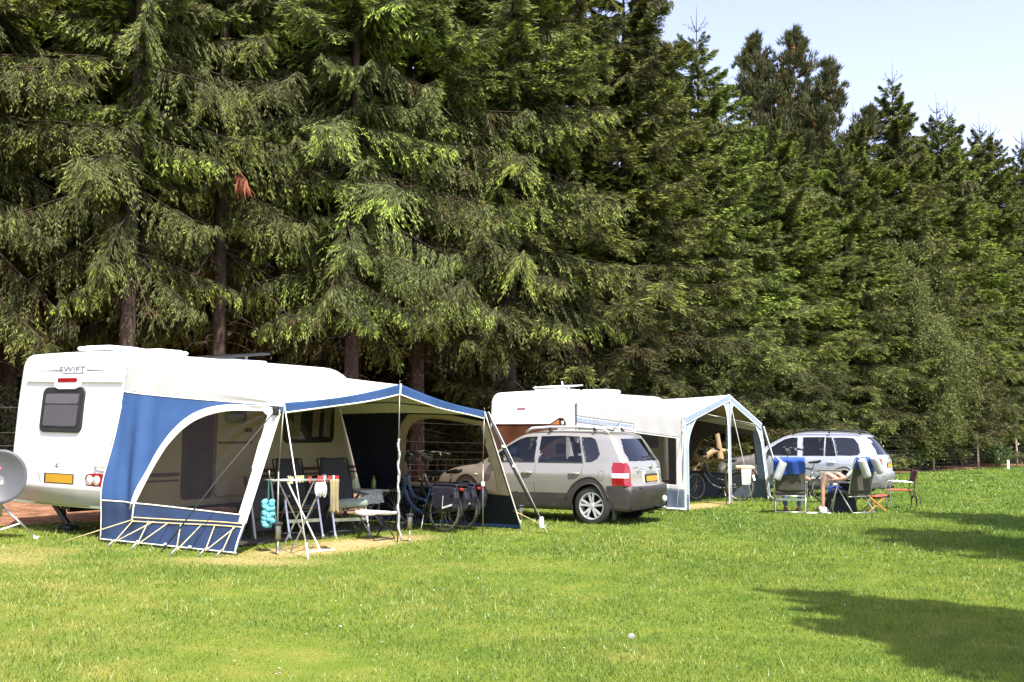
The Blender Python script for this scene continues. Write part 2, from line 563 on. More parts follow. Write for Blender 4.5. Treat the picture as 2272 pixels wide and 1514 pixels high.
m, nt, out = nodes('needle_litter_soil')
ge = N(nt, 'ShaderNodeNewGeometry')
n3 = N(nt, 'ShaderNodeTexNoise', i_Scale=5.0, i_Detail=8.0, i_Roughness=.7)
L(nt, ge.outputs['Position'], n3.inputs['Vector'])
rs = ramp(nt, n3.outputs['Fac'], [(.3, (.10, .05, .03)), (.5, (.25, .125, .075)), (.62, (.36, .20, .12)), (.75, (.40, .30, .16))])
bs = N(nt, 'ShaderNodeBsdfDiffuse'); L(nt, rs.outputs[0], bs.inputs[0])
n4 = N(nt, 'ShaderNodeTexNoise', i_Scale=30.0, i_Detail=5.0)
L(nt, ge.outputs['Position'], n4.inputs['Vector'])
bp = N(nt, 'ShaderNodeBump', i_Strength=1.0, i_Distance=.04)
L(nt, n4.outputs['Fac'], bp.inputs['Height']); L(nt, bp.outputs[0], bs.inputs['Normal'])
L(nt, bs.outputs[0], out.inputs[0])
M_litter = m

xs = np.concatenate([-np.geomspace(900, 26, 14), np.arange(-24, 40.01, .33), np.geomspace(42, 900, 14)])
ys = np.concatenate([-np.geomspace(600, 12, 10), np.arange(-8, 62.01, .33), np.geomspace(64, 1400, 14)])
X, Y = np.meshgrid(xs, ys)
g = grid_mesh('ground', X, Y, gzz(X, Y), M_lawn, {'dry': dryness(X, Y)})
tag(g, 'mown green lawn of the camping field', 'ground', kind='structure')

tt = np.arange(-45, 95, .5); ss = np.concatenate([np.linspace(0, 6, 14), np.linspace(7, 70, 20)])
T, SS = np.meshgrid(tt, ss)
se = soil_edge(T) + .35 * fbm2(T, T * 0 + 2, 1.6, 5) + .12 * fbm2(T, T * 0, 7, 8)
Sx = se + SS
X = F0[0] + FD[0] * T + FN[0] * Sx; Y = F0[1] + FD[1] * T + FN[1] * Sx
Zf = gzz(X, Y) + .02 + .05 * np.clip(SS / 3, 0, 1) * (1 + fbm2(X, Y, 1.4, 11))
o = grid_mesh('forest_floor', X, Y, Zf, M_litter)
tag(o, 'reddish brown needle litter under the spruces', 'forest floor', kind='structure')

# ------------------------------------------------------------------ grass blades
m, nt, out = nodes('grass_blade')
ge, fac = turf_colour(nt)
at = N(nt, 'ShaderNodeAttribute', attribute_name='tint')
ad = N(nt, 'ShaderNodeMath', operation='MULTIPLY_ADD'); ad.inputs[1].default_value = .34
L(nt, at.outputs['Fac'], ad.inputs[0])
sb = N(nt, 'ShaderNodeMath', operation='SUBTRACT'); sb.inputs[1].default_value = .17
L(nt, fac.outputs[0], sb.inputs[0]); L(nt, sb.outputs[0], ad.inputs[2])
rp = ramp(nt, ad.outputs[0], [(.22, (.080, .150, .024)), (.40, (.136, .212, .034)), (.57, (.205, .268, .048)), (.74, (.37, .36, .10))])
df = N(nt, 'ShaderNodeBsdfPrincipled'); df.inputs['Roughness'].default_value = .42; df.inputs['Specular IOR Level'].default_value = .4
tr = N(nt, 'ShaderNodeBsdfTranslucent')
L(nt, rp.outputs[0], df.inputs['Base Color']); L(nt, rp.outputs[0], tr.inputs[0])
mx = N(nt, 'ShaderNodeMixShader'); mx.inputs[0].default_value = .3
L(nt, df.outputs[0], mx.inputs[1]); L(nt, tr.outputs[0], mx.inputs[2]); L(nt, mx.outputs[0], out.inputs[0])
M_blade = m


def scatter_daisies():
    r7 = np.random.default_rng(77); mb = MB()
    for k in range(260):
        yy = r7.uniform(6.5, 22); xx = r7.uniform(-.5 * yy, .5 * yy)
        t_, s_ = forest_st(xx, yy)
        if s_ > soil_edge(t_) - .6 or fbm2(np.array(xx), np.array(yy), .8, 41) < .1: continue
        z_ = float(gzz(np.array(xx), np.array(yy))); h_ = r7.uniform(.02, .04)
        mb.lathe([(.004, 0), (.009 if k % 3 else .006, .004), (.001, .006)], (xx, yy, z_ + h_), (r7.normal(0, .3), r7.normal(0, .3), 1), 7, 0 if k % 3 else 1)
        mb.tube([(xx, yy, z_), (xx, yy, z_ + h_)], .0015, 3, 2, caps=False)
    o = mb.build('daisies', [mat('daisy_petals', (.70, .70, .66), .8), mat('buttercup_petals', (.62, .5, .04), .6), mat('daisy_stalk', (.12, .2, .04), .8)])
    tag(o, 'tiny white and yellow daisies scattered through the lawn', 'wild flowers', kind='stuff')


def blades():
    allv, allt = [], []
    for (d0, d1, dens, wd, hh) in ((5.2, 9, 3300, .0040, .026), (9, 14, 2000, .0052, .027), (14, 22, 800, .009, .034), (22, 32, 300, .015, .038), (32, 60, 110, .026, .042)):
        half0 = .49 * d1 + 2.0
        n = int((d1 - d0) * 2 * half0 * dens)
        y = rng.uniform(d0, d1, n); x = rng.uniform(-half0, half0, n)
        k = np.abs(x) < .49 * y + 2.0
        x, y = x[k], y[k]
        t, s = forest_st(x, y)
        ok = s < soil_edge(t) + .3 * fbm2(t, t * 0 + 2, 1.6, 5) + .15
        clump = fbm2(x, y, 3.2, 21) * .5 + fbm2(x, y, .9, 22) * .5
        dry = dryness(x, y)
        ok &= rng.random(len(x)) < np.clip(.85 + .35 * clump, .25, 1) * (1 - .93 * dry)
        x, y, clump, dry = x[ok], y[ok], clump[ok], dry[ok]
        n = len(x)
        tuft = np.clip(fbm2(x, y, 5.5, 31) * .6 + fbm2(x, y, 1.3, 32) * .6 - .55, 0, 1)
        h = hh * (rng.lognormal(0, .36, n)) * (1 + .45 * clump + 1.0 * tuft) * (1 - .4 * dry)
        a = rng.uniform(0, 6.283, n); wdt = wd * rng.uniform(.7, 1.3, n)
        lean = rng.uniform(.1, .9, n) * h; b = rng.uniform(0, 6.283, n)
        z = gzz(x, y) - .004
        p0 = np.stack([x - np.cos(a) * wdt, y - np.sin(a) * wdt, z], -1)
        p1 = np.stack([x + np.cos(a) * wdt, y + np.sin(a) * wdt, z], -1)
        p2 = np.stack([x + np.cos(b) * lean, y + np.sin(b) * lean, z + h], -1)
        allv.append(np.stack([p0, p1, p2], 1).reshape(-1, 3))
        ti = np.clip(rng.normal(.5, .11, n) + .3 * dry, 0, 1)
        allt.append(np.repeat(ti, 3))
    v = np.concatenate(allv); ti = np.concatenate(allt)
    me = bpy.data.meshes.new('grass')
    me.vertices.add(len(v)); me.vertices.foreach_set('co', v.ravel())
    nf = len(v) // 3
    me.loops.add(len(v)); me.loops.foreach_set('vertex_index', np.arange(len(v)))
    me.polygons.add(nf); me.polygons.foreach_set('loop_start', np.arange(0, len(v), 3))
    me.update()
    at = me.attributes.new('tint', 'FLOAT', 'POINT'); at.data.foreach_set('value', ti.astype(np.float32))
    me.materials.append(M_blade)
    o = bpy.data.objects.new('grass', me); COL.objects.link(o)
    tag(o, 'short bright green grass covering the camping field', 'grass', kind='stuff')


blades()
scatter_daisies()
# ------------------------------------------------------------------ conifers
def needle_mat(name, stops, transl=.10):
    m, nt, out = nodes(name)
    at = N(nt, 'ShaderNodeAttribute', attribute_name='tint')
    oi = N(nt, 'ShaderNodeObjectInfo')
    rp = ramp(nt, at.outputs['Fac'], stops)
    hs = N(nt, 'ShaderNodeHueSaturation')
    mr = N(nt, 'ShaderNodeMapRange'); mr.inputs[3].default_value = .75; mr.inputs[4].default_value = 1.25
    L(nt, oi.outputs['Random'], mr.inputs[0]); L(nt, mr.outputs[0], hs.inputs['Value'])
    mh = N(nt, 'ShaderNodeMapRange'); mh.inputs[3].default_value = .485; mh.inputs[4].default_value = .515
    L(nt, oi.outputs['Random'], mh.inputs[0]); L(nt, mh.outputs[0], hs.inputs['Hue'])
    L(nt, rp.outputs[0], hs.inputs['Color'])
    df = N(nt, 'ShaderNodeBsdfPrincipled'); df.inputs['Roughness'].default_value = .62; df.inputs['Specular IOR Level'].default_value = .22
    tr = N(nt, 'ShaderNodeBsdfTranslucent')
    L(nt, hs.outputs[0], df.inputs['Base Color']); L(nt, hs.outputs[0], tr.inputs[0])
    mx = N(nt, 'ShaderNodeMixShader'); mx.inputs[0].default_value = transl
    L(nt, df.outputs[0], mx.inputs[1]); L(nt, tr.outputs[0], mx.inputs[2]); L(nt, mx.outputs[0], out.inputs[0])
    return m


M_needle = needle_mat('spruce_needles', [(0, (.12, .062, .030)), (.12, (.065, .045, .02)), (.2, (.044, .048, .017)), (.5, (.087, .095, .031)), (.75, (.155, .172, .044)), (1, (.30, .37, .055))])
M_pine = needle_mat('pine_needles', [(0, (.045, .045, .02)), (.5, (.085, .09, .032)), (1, (.15, .155, .05))])
M_birch = needle_mat('birch_leaves_pale', [(0, (.085, .10, .03)), (.5, (.155, .175, .055)), (1, (.24, .26, .09))], .3)
M_leaf = needle_mat('birch_leaves', [(0, (.08, .11, .04)), (.5, (.15, .20, .08)), (1, (.26, .31, .14))], .3)


def shoots(P, D, Ln, W, tint, r):
    """kite-shaped needle-clad shoots: base points P, unit directions D, lengths, widths"""
    n = len(P)
    up = r.normal(size=(n, 3))
    side = np.cross(D, up); side /= np.linalg.norm(side, axis=1, keepdims=True) + 1e-9
    v = np.empty((n, 4, 3))
    v[:, 0] = P
    mid = P + D * (Ln * .5)[:, None]
    v[:, 1] = mid + side * (W / 2)[:, None]
    v[:, 2] = P + D * Ln[:, None]
    v[:, 3] = mid - side * (W / 2)[:, None]
    return v, tint


def unit(a): return a / (np.linalg.norm(a, axis=-1, keepdims=True) + 1e-9)


def branch(r, droop, comb, new, dens=1.0, dead=0.0):
    fing = comb > .6        # hanging twigs read as fuzzy fingers rather than flat sprays
    """one bough of unit length along +x (z up). comb: how far the side twigs hang; returns shoot quads + limb polyline"""
    ns = 12
    u = np.linspace(0, 1, ns)
    zz = -droop * u ** 1.6 + droop * .55 * u ** 4 + r.normal(0, .012, ns).cumsum()
    yy = r.normal(0, .012, ns).cumsum()
    axis = np.stack([u, yy, zz], -1)
    vs, ts = [], []
    nside = int(36 * dens)
    for sgn in (-1, 1):
        q = np.sort(r.uniform(.12, 1, nside))
        bp = np.stack([np.interp(q, u, axis[:, k]) for k in range(3)], -1)
        ln = (.30 * (1 - q) ** .7 + .06) * r.uniform(.6, 1.25, nside)
        ln *= np.clip((q - .05) / .25, .35, 1)
        base = np.stack([np.full(nside, .62), sgn * np.full(nside, .78), r.normal(0, .22, nside)], -1)
        hang = comb * r.uniform(.5, 1.4, nside)
        base[:, 2] -= hang
        if fing: base[:, 0] *= .85; base[:, 1] *= .8
        d0 = unit(base)
        m = 9
        for i in range(nside):
            keep = r.random() > dead
            w = np.linspace(.08, 1, m)
            pts = bp[i] + d0[i] * (w * ln[i])[:, None]
            pts[:, 2] -= comb * .35 * ln[i] * w ** 2
            # twigs along the side shoot
            k = m if keep else 2
            for s2 in (-1, 1):
                dd = unit(d0[i] * (1.0 if fing else .75) + np.cross(d0[i], [0, 0, 1.]) * s2 * .6 + r.normal(0, .22, (m, 3)) - np.array([0, 0, .3 * comb]))
                L2 = (.062 + .045 * (1 - w)) * r.uniform(.7, 1.25, m) * (1 if keep else .5) * (.80 if fing else 1)
                tn = np.clip(r.normal(.42, .13, m) + (new * .5 * (w > .6)), .16, 1)
                if not keep: tn = r.uniform(0, .12, m)
                v, t = shoots(pts[:k], dd[:k], L2[:k], np.full(k, .0086 if fing else .0098), tn[:k], r)
                vs.append(v); ts.append(t)
            # the side shoot itself and its tip
            dir_ = unit(np.diff(pts, axis=0, append=pts[-1:] + (pts[-1:] - pts[-2:-1])))
            sl_ = np.full(m, ln[i] / m * 1.5)
            tn = np.clip(r.normal(.4, .1, m), .16, 1); tn[-2:] += new * r.uniform(.2, .6)
            if not keep: tn = r.uniform(0, .1, m)
            v, t = shoots(pts, dir_, sl_, np.full(m, (.0118 if fing else .0105) if keep else .005), np.clip(tn, 0, 1), r)
            vs.append(v); ts.append(t)
    return np.concatenate(vs), np.concatenate(ts), axis


def make_library(seed, kinds):
    r = np.random.default_rng(seed)
    return [branch(r, *k) for k in kinds]


LIB_DENSE = make_library(1, [(.10, .25, .9, 1.0), (.18, .35, .6, 1.0), (.05, .2, 1.0, 1.0), (.22, .5, .5, 1.0), (.12, .3, .8, .9)])
LIB_DROOP = make_library(2, [(.42, .85, .35, 1.0), (.5, 1.15, .5, 1.0), (.36, .75, .7, 1.0, .08), (.45, 1.0, .25, .85, .25), (.3, .7, .9, 1.0)])
LIB_MID = make_library(4, [(.25, .5, .5, 1.0), (.32, .58, .4, 1.0), (.2, .4, .8, 1.0)])
LIB_DEAD = make_library(3, [(.45, 1.2, 0, .45, .75), (.35, .9, 0, .4, .9)])


def spruce_meshes(name, seed, h, rad, base, droopy, step=.30, per=6, topgap=1.0):
    """crown + trunk meshes of one spruce"""
    r = np.random.default_rng(seed)
    V_, T_ = [], []
    mb = MB()
    # trunk with a slight sway
    tp = []
    for i in range(14):
        z = h * i / 13
        tp.append((.05 * math.sin(z * .35 + seed) * (z / h), .05 * math.cos(z * .3 + seed) * (z / h), z - .15))
    tr0 = .0125 * h
    mb.tube(tp, [max(.012, tr0 * (1 - i / 13) ** .85 * (1.25 if i == 0 else 1)) for i in range(14)], 9)
    z = base
    while z < h - .35:
        f = (h - z) / (h - base)
        prof = min(1, (f * 1.02) ** .60) * (1 - .22 * max(0, (f - .8) / .2))
        n = max(3, int(per * (.55 + .55 * f) + r.integers(-1, 2)))
        a0 = r.uniform(0, 6.283)
        for k in range(n):
            az = a0 + 6.283 * k / n + r.normal(0, .22)
            ln = max(.25, rad * prof * (r.uniform(.68, 1.18) if droopy < .9 else r.uniform(.5, 1.22)))
            if droopy > .5 and f > .55: lib = LIB_DROOP
            elif droopy > .2 and f > .72: lib = LIB_MID
            else: lib = LIB_DENSE
            if f > .93 and droopy > .3 and r.random() < .3: lib = LIB_DEAD
            v, t, ax = lib[r.integers(len(lib))]
            el = R(38) * (1 - f) ** 1.3 - R(8 if droopy < .9 else 17) * f + r.normal(0, .1)
            if f < .12: el += R(18)
            c, s = math.cos(el), math.sin(el)
            ca, sa = math.cos(az), math.sin(az)
            M = np.array([[ca * c, -sa, -ca * s], [sa * c, ca, -sa * s], [s, 0, c]])
            zz = z + r.uniform(-.14, .14)
            o = np.array([np.interp(zz, [p[2] for p in tp], [p[0] for p in tp]), np.interp(zz, [p[2] for p in tp], [p[1] for p in tp]), zz])
            # thin the twigs of short boughs, and keep shoot size constant in metres
            q = v
            tt_ = t
            if ln < 2.0:
                keep = r.random(len(v)) < max(.3, ln / 2.0)
                q = v[keep]; tt_ = t[keep]
            ctr = q.mean(1, keepdims=True)
            grow = 2.6 / max(1.0, ln) if ln >= 1.0 else 2.2
            q = ctr + (q - ctr) * grow
            V_.append((q * ln) @ M.T + o); T_.append(np.clip(tt_ + r.normal(0, .07) - .12 * (f > .8) * (droopy < .3), 0, 1))
            if ln > .5:
                ap = (ax * ln) @ M.T + o
                rr = .0055 * ln + .004
                mb.tube([tuple(p) for p in ap[::2]], [rr * (1 - .85 * i / 6) for i in range(len(ap[::2]))], 4, caps=False)
        z += step * r.uniform(.75, 1.25) * ((1.0 if f < .75 else 1.25) if f > .55 else (.62 if droopy > .9 else .8))
    # short inner boughs that clothe the trunk
    z = base + (1.5 if droopy > .5 else .6)
    while z < h - 1.5:
        az = r.uniform(0, 6.283); ln = r.uniform(.9, 2.2) * min(1, (h - z) / 4 + .2)
        v, t, ax = LIB_DROOP[r.integers(len(LIB_DROOP))]
        keep = r.random(len(v)) < .55; q = v[keep]
        ctr = q.mean(1, keepdims=True); q = ctr + (q - ctr) * 2.1
        ca, sa = math.cos(az), math.sin(az)
        M = np.array([[ca, -sa, 0], [sa, ca, 0], [0, 0, 1.]])
        V_.append((q * ln) @ M.T + np.array([0, 0, z])); T_.append(np.clip(t[keep] + r.normal(0, .05), 0, 1))
        z += r.uniform(.08, .2)
    # bare leader with a star of new twigs, and dead snags low on the trunk
    mb.tube([(tp[-1][0], tp[-1][1], h - .4), (tp[-1][0] + .03, tp[-1][1], h + topgap * .9)], [.02, .006], 5)
    for k in range(5):
        a = 6.283 * k / 5 + seed
        mb.tube([(tp[-1][0], tp[-1][1], h - .1), (tp[-1][0] + .42 * math.cos(a), tp[-1][1] + .42 * math.sin(a), h + .28)], [.011, .005], 4)
        n = 9
        P = np.array([(tp[-1][0] + .42 * u * math.cos(a), tp[-1][1] + .42 * u * math.sin(a), h - .1 + .38 * u) for u in np.linspace(.1, 1, n)])
        D = unit(np.tile([math.cos(a) * .6, math.sin(a) * .6, .6], (n, 1)) + r.normal(0, .35, (n, 3)))
        v, t = shoots(P, D, np.full(n, .13), np.full(n, .03), r.uniform(.3, .7, n), r); V_.append(v); T_.append(t)
    for k in range(int(base * 8)):
        zz = r.uniform(.8, base + .5); a = r.uniform(0, 6.283); l = r.uniform(.4, 1.7)
        p1 = (l * .55 * math.cos(a), l * .55 * math.sin(a), zz - .1 * l); p2 = (l * math.cos(a + .2), l * math.sin(a + .2), zz - .35 * l)
        mb.tube([(0, 0, zz), p1, p2], [.016, .011, .004], 4, caps=False)
        for j in range(5):
            u = r.uniform(.3, 1); q0 = tuple(p1[i] * (1 - u) + p2[i] * u for i in range(3))
            b = a + r.normal(0, 1.0); m_ = r.uniform(.2, .5)
            mb.tube([q0, (q0[0] + m_ * math.cos(b), q0[1] + m_ * math.sin(b), q0[2] - m_ * .5)], [.006, .002], 3, caps=False)
    v = np.concatenate(V_).reshape(-1, 3); t = np.concatenate(T_)
    return quad_mesh(name + '_crown', v, t, M_needle), mb_mesh(mb, name + '_trunk', M_bark)


def quad_mesh(name, v, t, m):
    me = bpy.data.meshes.new(name)
    me.vertices.add(len(v)); me.vertices.foreach_set('co', v.astype(np.float32).ravel())
    me.loops.add(len(v)); me.loops.foreach_set('vertex_index', np.arange(len(v), dtype=np.int32))
    nf = len(v) // 4
    me.polygons.add(nf); me.polygons.foreach_set('loop_start', np.arange(0, len(v), 4, dtype=np.int32))
    me.update()
    a = me.attributes.new('tint', 'FLOAT', 'FACE'); a.data.foreach_set('value', t.astype(np.float32))
    me.materials.append(m)
    return me


def mb_mesh(mb, name, m):
    me = bpy.data.meshes.new(name); me.from_pydata(mb.v, [], mb.f)
    me.polygons.foreach_set('use_smooth', [True] * len(mb.f))
    me.materials.append(m); me.update()
    return me


def tree(name, label, cat, meshes, x, y, rz, sc=1.0, scz=None, group=None, zoff=0.0):
    t = thing(name, label, cat, (x, y, float(gzz(np.array(x), np.array(y))) + zoff), rz, group)
    t.scale = (sc, sc, scz or sc)
    for nm, me in (('crown', meshes[0]), ('trunk', meshes[1])):
        o = bpy.data.objects.new(nm, me); COL.objects.link(o); o.parent = t
    return t


DENSE = [spruce_meshes('dense_spruce', 11 + i, 16.0 + .5 * i, 3.8 + .15 * i, 1.5 + .2 * i, .25, .47, 7) for i in range(4)]
DROOP = [spruce_meshes('drooping_spruce', 31 + i, 17.0, 4.1, 5.0 + .4 * i, 1.0, .70, 5) for i in range(3)]
HIGH = [spruce_meshes('high_crowned_spruce', 41 + i, 16.9, 4.0, 4.4, .55, .5, 6) for i in range(2)]
BACK = [spruce_meshes('inner_spruce', 51 + i, 18.0, 3.1, 4.5 + i, .6, .46, 6) for i in range(2)]

# front row along the field edge: (t along the edge, s behind it, mesh, scale, label)
FRONT = [
    (-10.5, 2.6, 'o', 0, 17.9, 'tall spruce outside the frame beyond the satellite dish', 0),
    (-6.4, 3.4, 'o', 1, 17.9, 'drooping spruce left of the front caravan at the picture edge', 1.1),
    (-3.0, 2.6, 'o', 2, 18.2, 'drooping spruce with long hanging boughs behind the satellite dish', 2.3),
    (.6, 4.0, 'o', 0, 17.6, 'drooping spruce with combed boughs behind the lettered caravan rear', 1.5),
    (3.4, 2.4, 'o', 1, 18.0, 'drooping spruce behind the roof hatches of the front caravan', 2.5),
    (6.3, 3.6, 'o', 2, 19.0, 'drooping spruce with bare lower twigs behind the blue awning roof', 5.2),
    (9.4, 2.2, 'o', 0, 20.0, 'drooping spruce between the blue awning peak and the second caravan', 3.2),
    (12.4, 3.2, 'h', 0, 20.5, 'bushy spruce with yellow new tips behind the second caravan rear', 1.9),
    (15.2, 2.2, 'h', 1, 21.0, 'broad olive green spruce behind the aerial of the second caravan', .3),
    (18.0, 3.2, 'd', 2, 21.5, 'broad tall spruce behind the roof of the grey awning', 2.8),
    (20.6, 2.2, 'd', 3, 20.2, 'tall spruce whose crown first meets the sky, behind the grey awning peak', 4.4),
    (23.0, 3.4, 'd', 0, 18.6, 'spruce stepping down to the sky behind the silver estate car bonnet', 5.5),
    (25.2, 2.4, 'd', 1, 17.9, 'spruce with a thin leader just left of the forked pine', .9),
    (27.6, 3.0, 'd', 2, 16.4, 'shorter spruce with thin leader under the left prong of the forked pine', 2.0),
    (30.2, 2.3, 'd', 3, 15.2, 'short spruce standing below the forked pine', 3.6),
    (33.0, 3.2, 'd', 0, 15.4, 'short spruce behind the pale birch', 4.9),
    (35.6, 2.4, 'd', 1, 15.8, 'spruce below the sky gap right of the forked pine', 1.4),
    (38.4, 3.0, 'd', 2, 17.2, 'spruce rising behind the first visible fence post', 2.5),
    (40.8, 2.3, 'd', 3, 19.6, 'highest pointed spruce with bare leader right of the sky gap', 5.9),
    (43.4, 3.2, 'd', 0, 19.0, 'pointed spruce rising between the two visible fence posts', .1),
    (46.0, 2.4, 'd', 1, 19.3, 'pointed spruce rising behind the second visible fence post', 3.9),
    (48.8, 3.0, 'd', 2, 19.8, 'pointed spruce above the small white stake', 1.0),
    (51.6, 2.4, 'd', 3, 19.4, 'spruce with a bushy top right of the small white stake', 2.2),
    (54.6, 3.0, 'd', 0, 19.9, 'spruce at the right border of the picture', 4.0),
    (57.6, 2.4, 'd', 1, 20.0, 'far spruce cut by the right border of the picture', 5.0),
    (61.0, 3.0, 'd', 2, 20.0, 'farthest spruce outside the frame past the fence', 1.7),
]
HT = {'h': [17.8, 17.8], 'o': [17.9, 17.9, 17.9], 'd': [16.9, 17.4, 17.9, 18.4]}
for (t, s, k, i, h, lab, rz) in FRONT:
    p = FP(t, s)
    z = h / HT[k][i]
    tree('spruce_tree', lab, 'spruce', {'o': DROOP, 'd': DENSE, 'h': HIGH}[k][i], p[0], p[1], rz, z * .5 + .5 * (1.0 if k == 'o' else 1.12), z, group='spruces along the field edge')

# one rust-brown dead bough hanging in the dark gap above the front caravan
tr_ = [o for o in bpy.data.objects if o.get('label', '').startswith('drooping spruce with bare lower twigs')][0]
bpy.context.view_layer.update()
Mi = tr_.matrix_world.inverted()
mb = MB(); r8 = np.random.default_rng(8)
A_, B_ = Vector((-6.9, 25.0, 8.0)), Vector((-5.75, 22.2, 7.1))
mb.tube([Mi @ A_, Mi @ A_.lerp(B_, .5) + Vector((0, 0, .15)), Mi @ B_], [.03, .02, .008], 5)
for k in range(26):
    q = A_.lerp(B_, .35 + .7 * r8.random()); l = r8.uniform(.25, .6)
    d = Vector((r8.normal(.25, .2), r8.normal(-.1, .2), -1)).normalized()
    mb.tube([Mi @ q, Mi @ (q + d * l * .5), Mi @ (q + d * l + Vector((.06, 0, 0)))], [.012, .026, .006], 5)
mb.build('dead_bough', mat('rust_brown_dead_needles', (.21, .065, .026), .9, vary=.35, scale=20, bump=.6, bscale=90), tr_)

r0 = np.random.default_rng(5)
for row in range(4):
    for t in np.arange(-18 + row, 70, 3.8 if row else 3.3):
        p = FP(t + r0.uniform(-.9, .9), 6.6 + row * 4.0 + r0.uniform(-1, 1))
        me = BACK[r0.integers(2)] if (t < 16 and row < 2) else DENSE[r0.integers(4)]
        tree('spruce_tree', 'dark spruce standing inside the wood behind the front row', 'spruce', me, p[0], p[1], r0.uniform(0, 6.28),
             r0.uniform(1.0, 1.15) if t < 21 else r0.uniform(.74, .84), group='spruces inside the wood')


# ------------------------------------------------------------------ pine at the skyline, birch, undergrowth, trees casting the lawn shadows
def pine_meshes(seed, h, leaders):
    r = np.random.default_rng(seed); mb = MB(); V_, T_ = [], []
    mb.tube([(0, 0, -.2), (.1, .05, h * .3), (0, .1, h * .6), (.1, 0, h * .72)], [.22, .19, .14, .1], 9)
    for (dx, dy, top, wid) in leaders:
        b = h * .55
        mb.tube([(0, .1, b), (dx * .7, dy * .7, b + (top - b) * .4), (dx, dy, top)], [.1, .07, .015], 6)
        z = b + .6
        while z < top:
            f = (top - z) / (top - b)
            px, py = dx * min(1, (z - b) / (top - b) * 1.3), dy * min(1, (z - b) / (top - b) * 1.3)
            for k in range(7):
                a = r.uniform(0, 6.283); ln = wid * (.06 + .94 * f ** .8) * r.uniform(.6, 1.2)
                u = np.linspace(0, 1, 6)
                pts = np.stack([px + ln * u * math.cos(a), py + ln * u * math.sin(a), z + ln * (.25 * u + .45 * u ** 2)], -1)
                mb.tube([tuple(p) for p in pts], [.02 + .012 * ln * (1 - q) for q in u], 4, caps=False)
                nt_ = int(7 + 11 * ln)
                for j in range(nt_):
                    q = r.uniform(.35, 1); c = np.array([np.interp(q, u, pts[:, i]) for i in range(3)]) + r.normal(0, .10, 3)
                    n = 16
                    D = unit(r.normal(0, .42, (n, 3)) + np.array([.35 * math.cos(a), .35 * math.sin(a), 1.15]))
                    v, t = shoots(np.tile(c, (n, 1)) + D * .02, D, r.uniform(.18, .36, n), np.full(n, .03), np.clip(r.normal(.4, .2, n), 0, 1), r)
                    V_.append(v); T_.append(t)
            z += .42
    return quad_mesh('pine_crown', np.concatenate(V_).reshape(-1, 3), np.concatenate(T_), M_pine), mb_mesh(mb, 'pine_trunk', M_pinebark)


PINE = pine_meshes(3, 17.6, [(-.8, 0, 18.1, 2.3), (.8, .3, 17.9, 2.3), (2.3, 0, 16.2, 1.9), (3.7, .5, 14.3, 1.5)])
p = FP(38.0, 7.0)
tree('pine_tree', 'forked pine with tufted tops standing clear against the sky', 'pine', PINE, p[0], p[1], R(-35), 1.19)
PINE2 = pine_meshes(8, 15.0, [(0, 0, 15.6, 1.9), (1.6, .2, 14.2, 1.5)])
p = FP(40.0, 6.0)
tree('pine_tree', 'low rounded pine tuft left of the highest pointed spruce', 'pine', PINE2, p[0], p[1], R(40), 1.10)


def leafy_meshes(seed, h, rad, base, nl, leaf, m, droop=.3, limbs=26, bark=M_bark, tr=.1, spread=.8):
    """broadleaf tree: forked limbs with clustered leaf-sized faces"""
    r = np.random.default_rng(seed); mb = MB(); V_, T_ = [], []
    mb.tube([(0, 0, -.1), (.05, 0, h * .35), (-.04, .05, h * .7), (0, 0, h * .96)], [tr, tr * .8, tr * .45, tr * .12], 8)
    for i in range(limbs):
        f = (i + r.uniform(0, 1)) / limbs; z = base + (h - base) * f * .95
        a = r.uniform(0, 6.283); ln = rad * math.sqrt(max(.05, 1 - (2 * f - .75) ** 2 / 1.6)) * r.uniform(.65, 1.15)
        u = np.linspace(0, 1, 7)
        pts = np.stack([ln * u * math.cos(a), ln * u * math.sin(a), z + ln * (.55 * u - droop * u ** 2)], -1) + np.cumsum(r.normal(0, .03 * ln, (7, 3)), 0)
        mb.tube([tuple(p) for p in pts], [tr * .3 * (1 - .85 * q) for q in u], 5, caps=False)
        for j in range(9):
            q = r.uniform(.3, 1.0); c = np.array([np.interp(q, u, pts[:, k]) for k in range(3)]) + r.normal(0, .12 * ln, 3)
            n = nl
            P = c + r.normal(0, 1, (n, 3)) * np.array([.16, .16, .2]) * ln * spread
            P[:, 2] -= np.abs(r.normal(0, droop * .25 * ln, n))
            D = unit(r.normal(0, .6, (n, 3)) + np.array([0, 0, -.5]))
            v, t = shoots(P, D, leaf * r.uniform(.7, 1.3, n), leaf * .55 * r.uniform(.7, 1.2, n), np.clip(r.normal(.5, .2, n), 0, 1), r)
            V_.append(v); T_.append(t)
    return quad_mesh('leafy_crown', np.concatenate(V_).reshape(-1, 3), np.concatenate(T_), m), mb_mesh(mb, 'leafy_trunk', bark)


BIRCH = leafy_meshes(4, 11.0, 2.2, 2.0, 260, .10, M_birch, .9, 60, spread=.55)
p = FP(39.4, .6)
tree('birch_tree', 'pale silvery green birch with hanging twigs in front of the spruces', 'birch', BIRCH, p[0], p[1], 1.0)

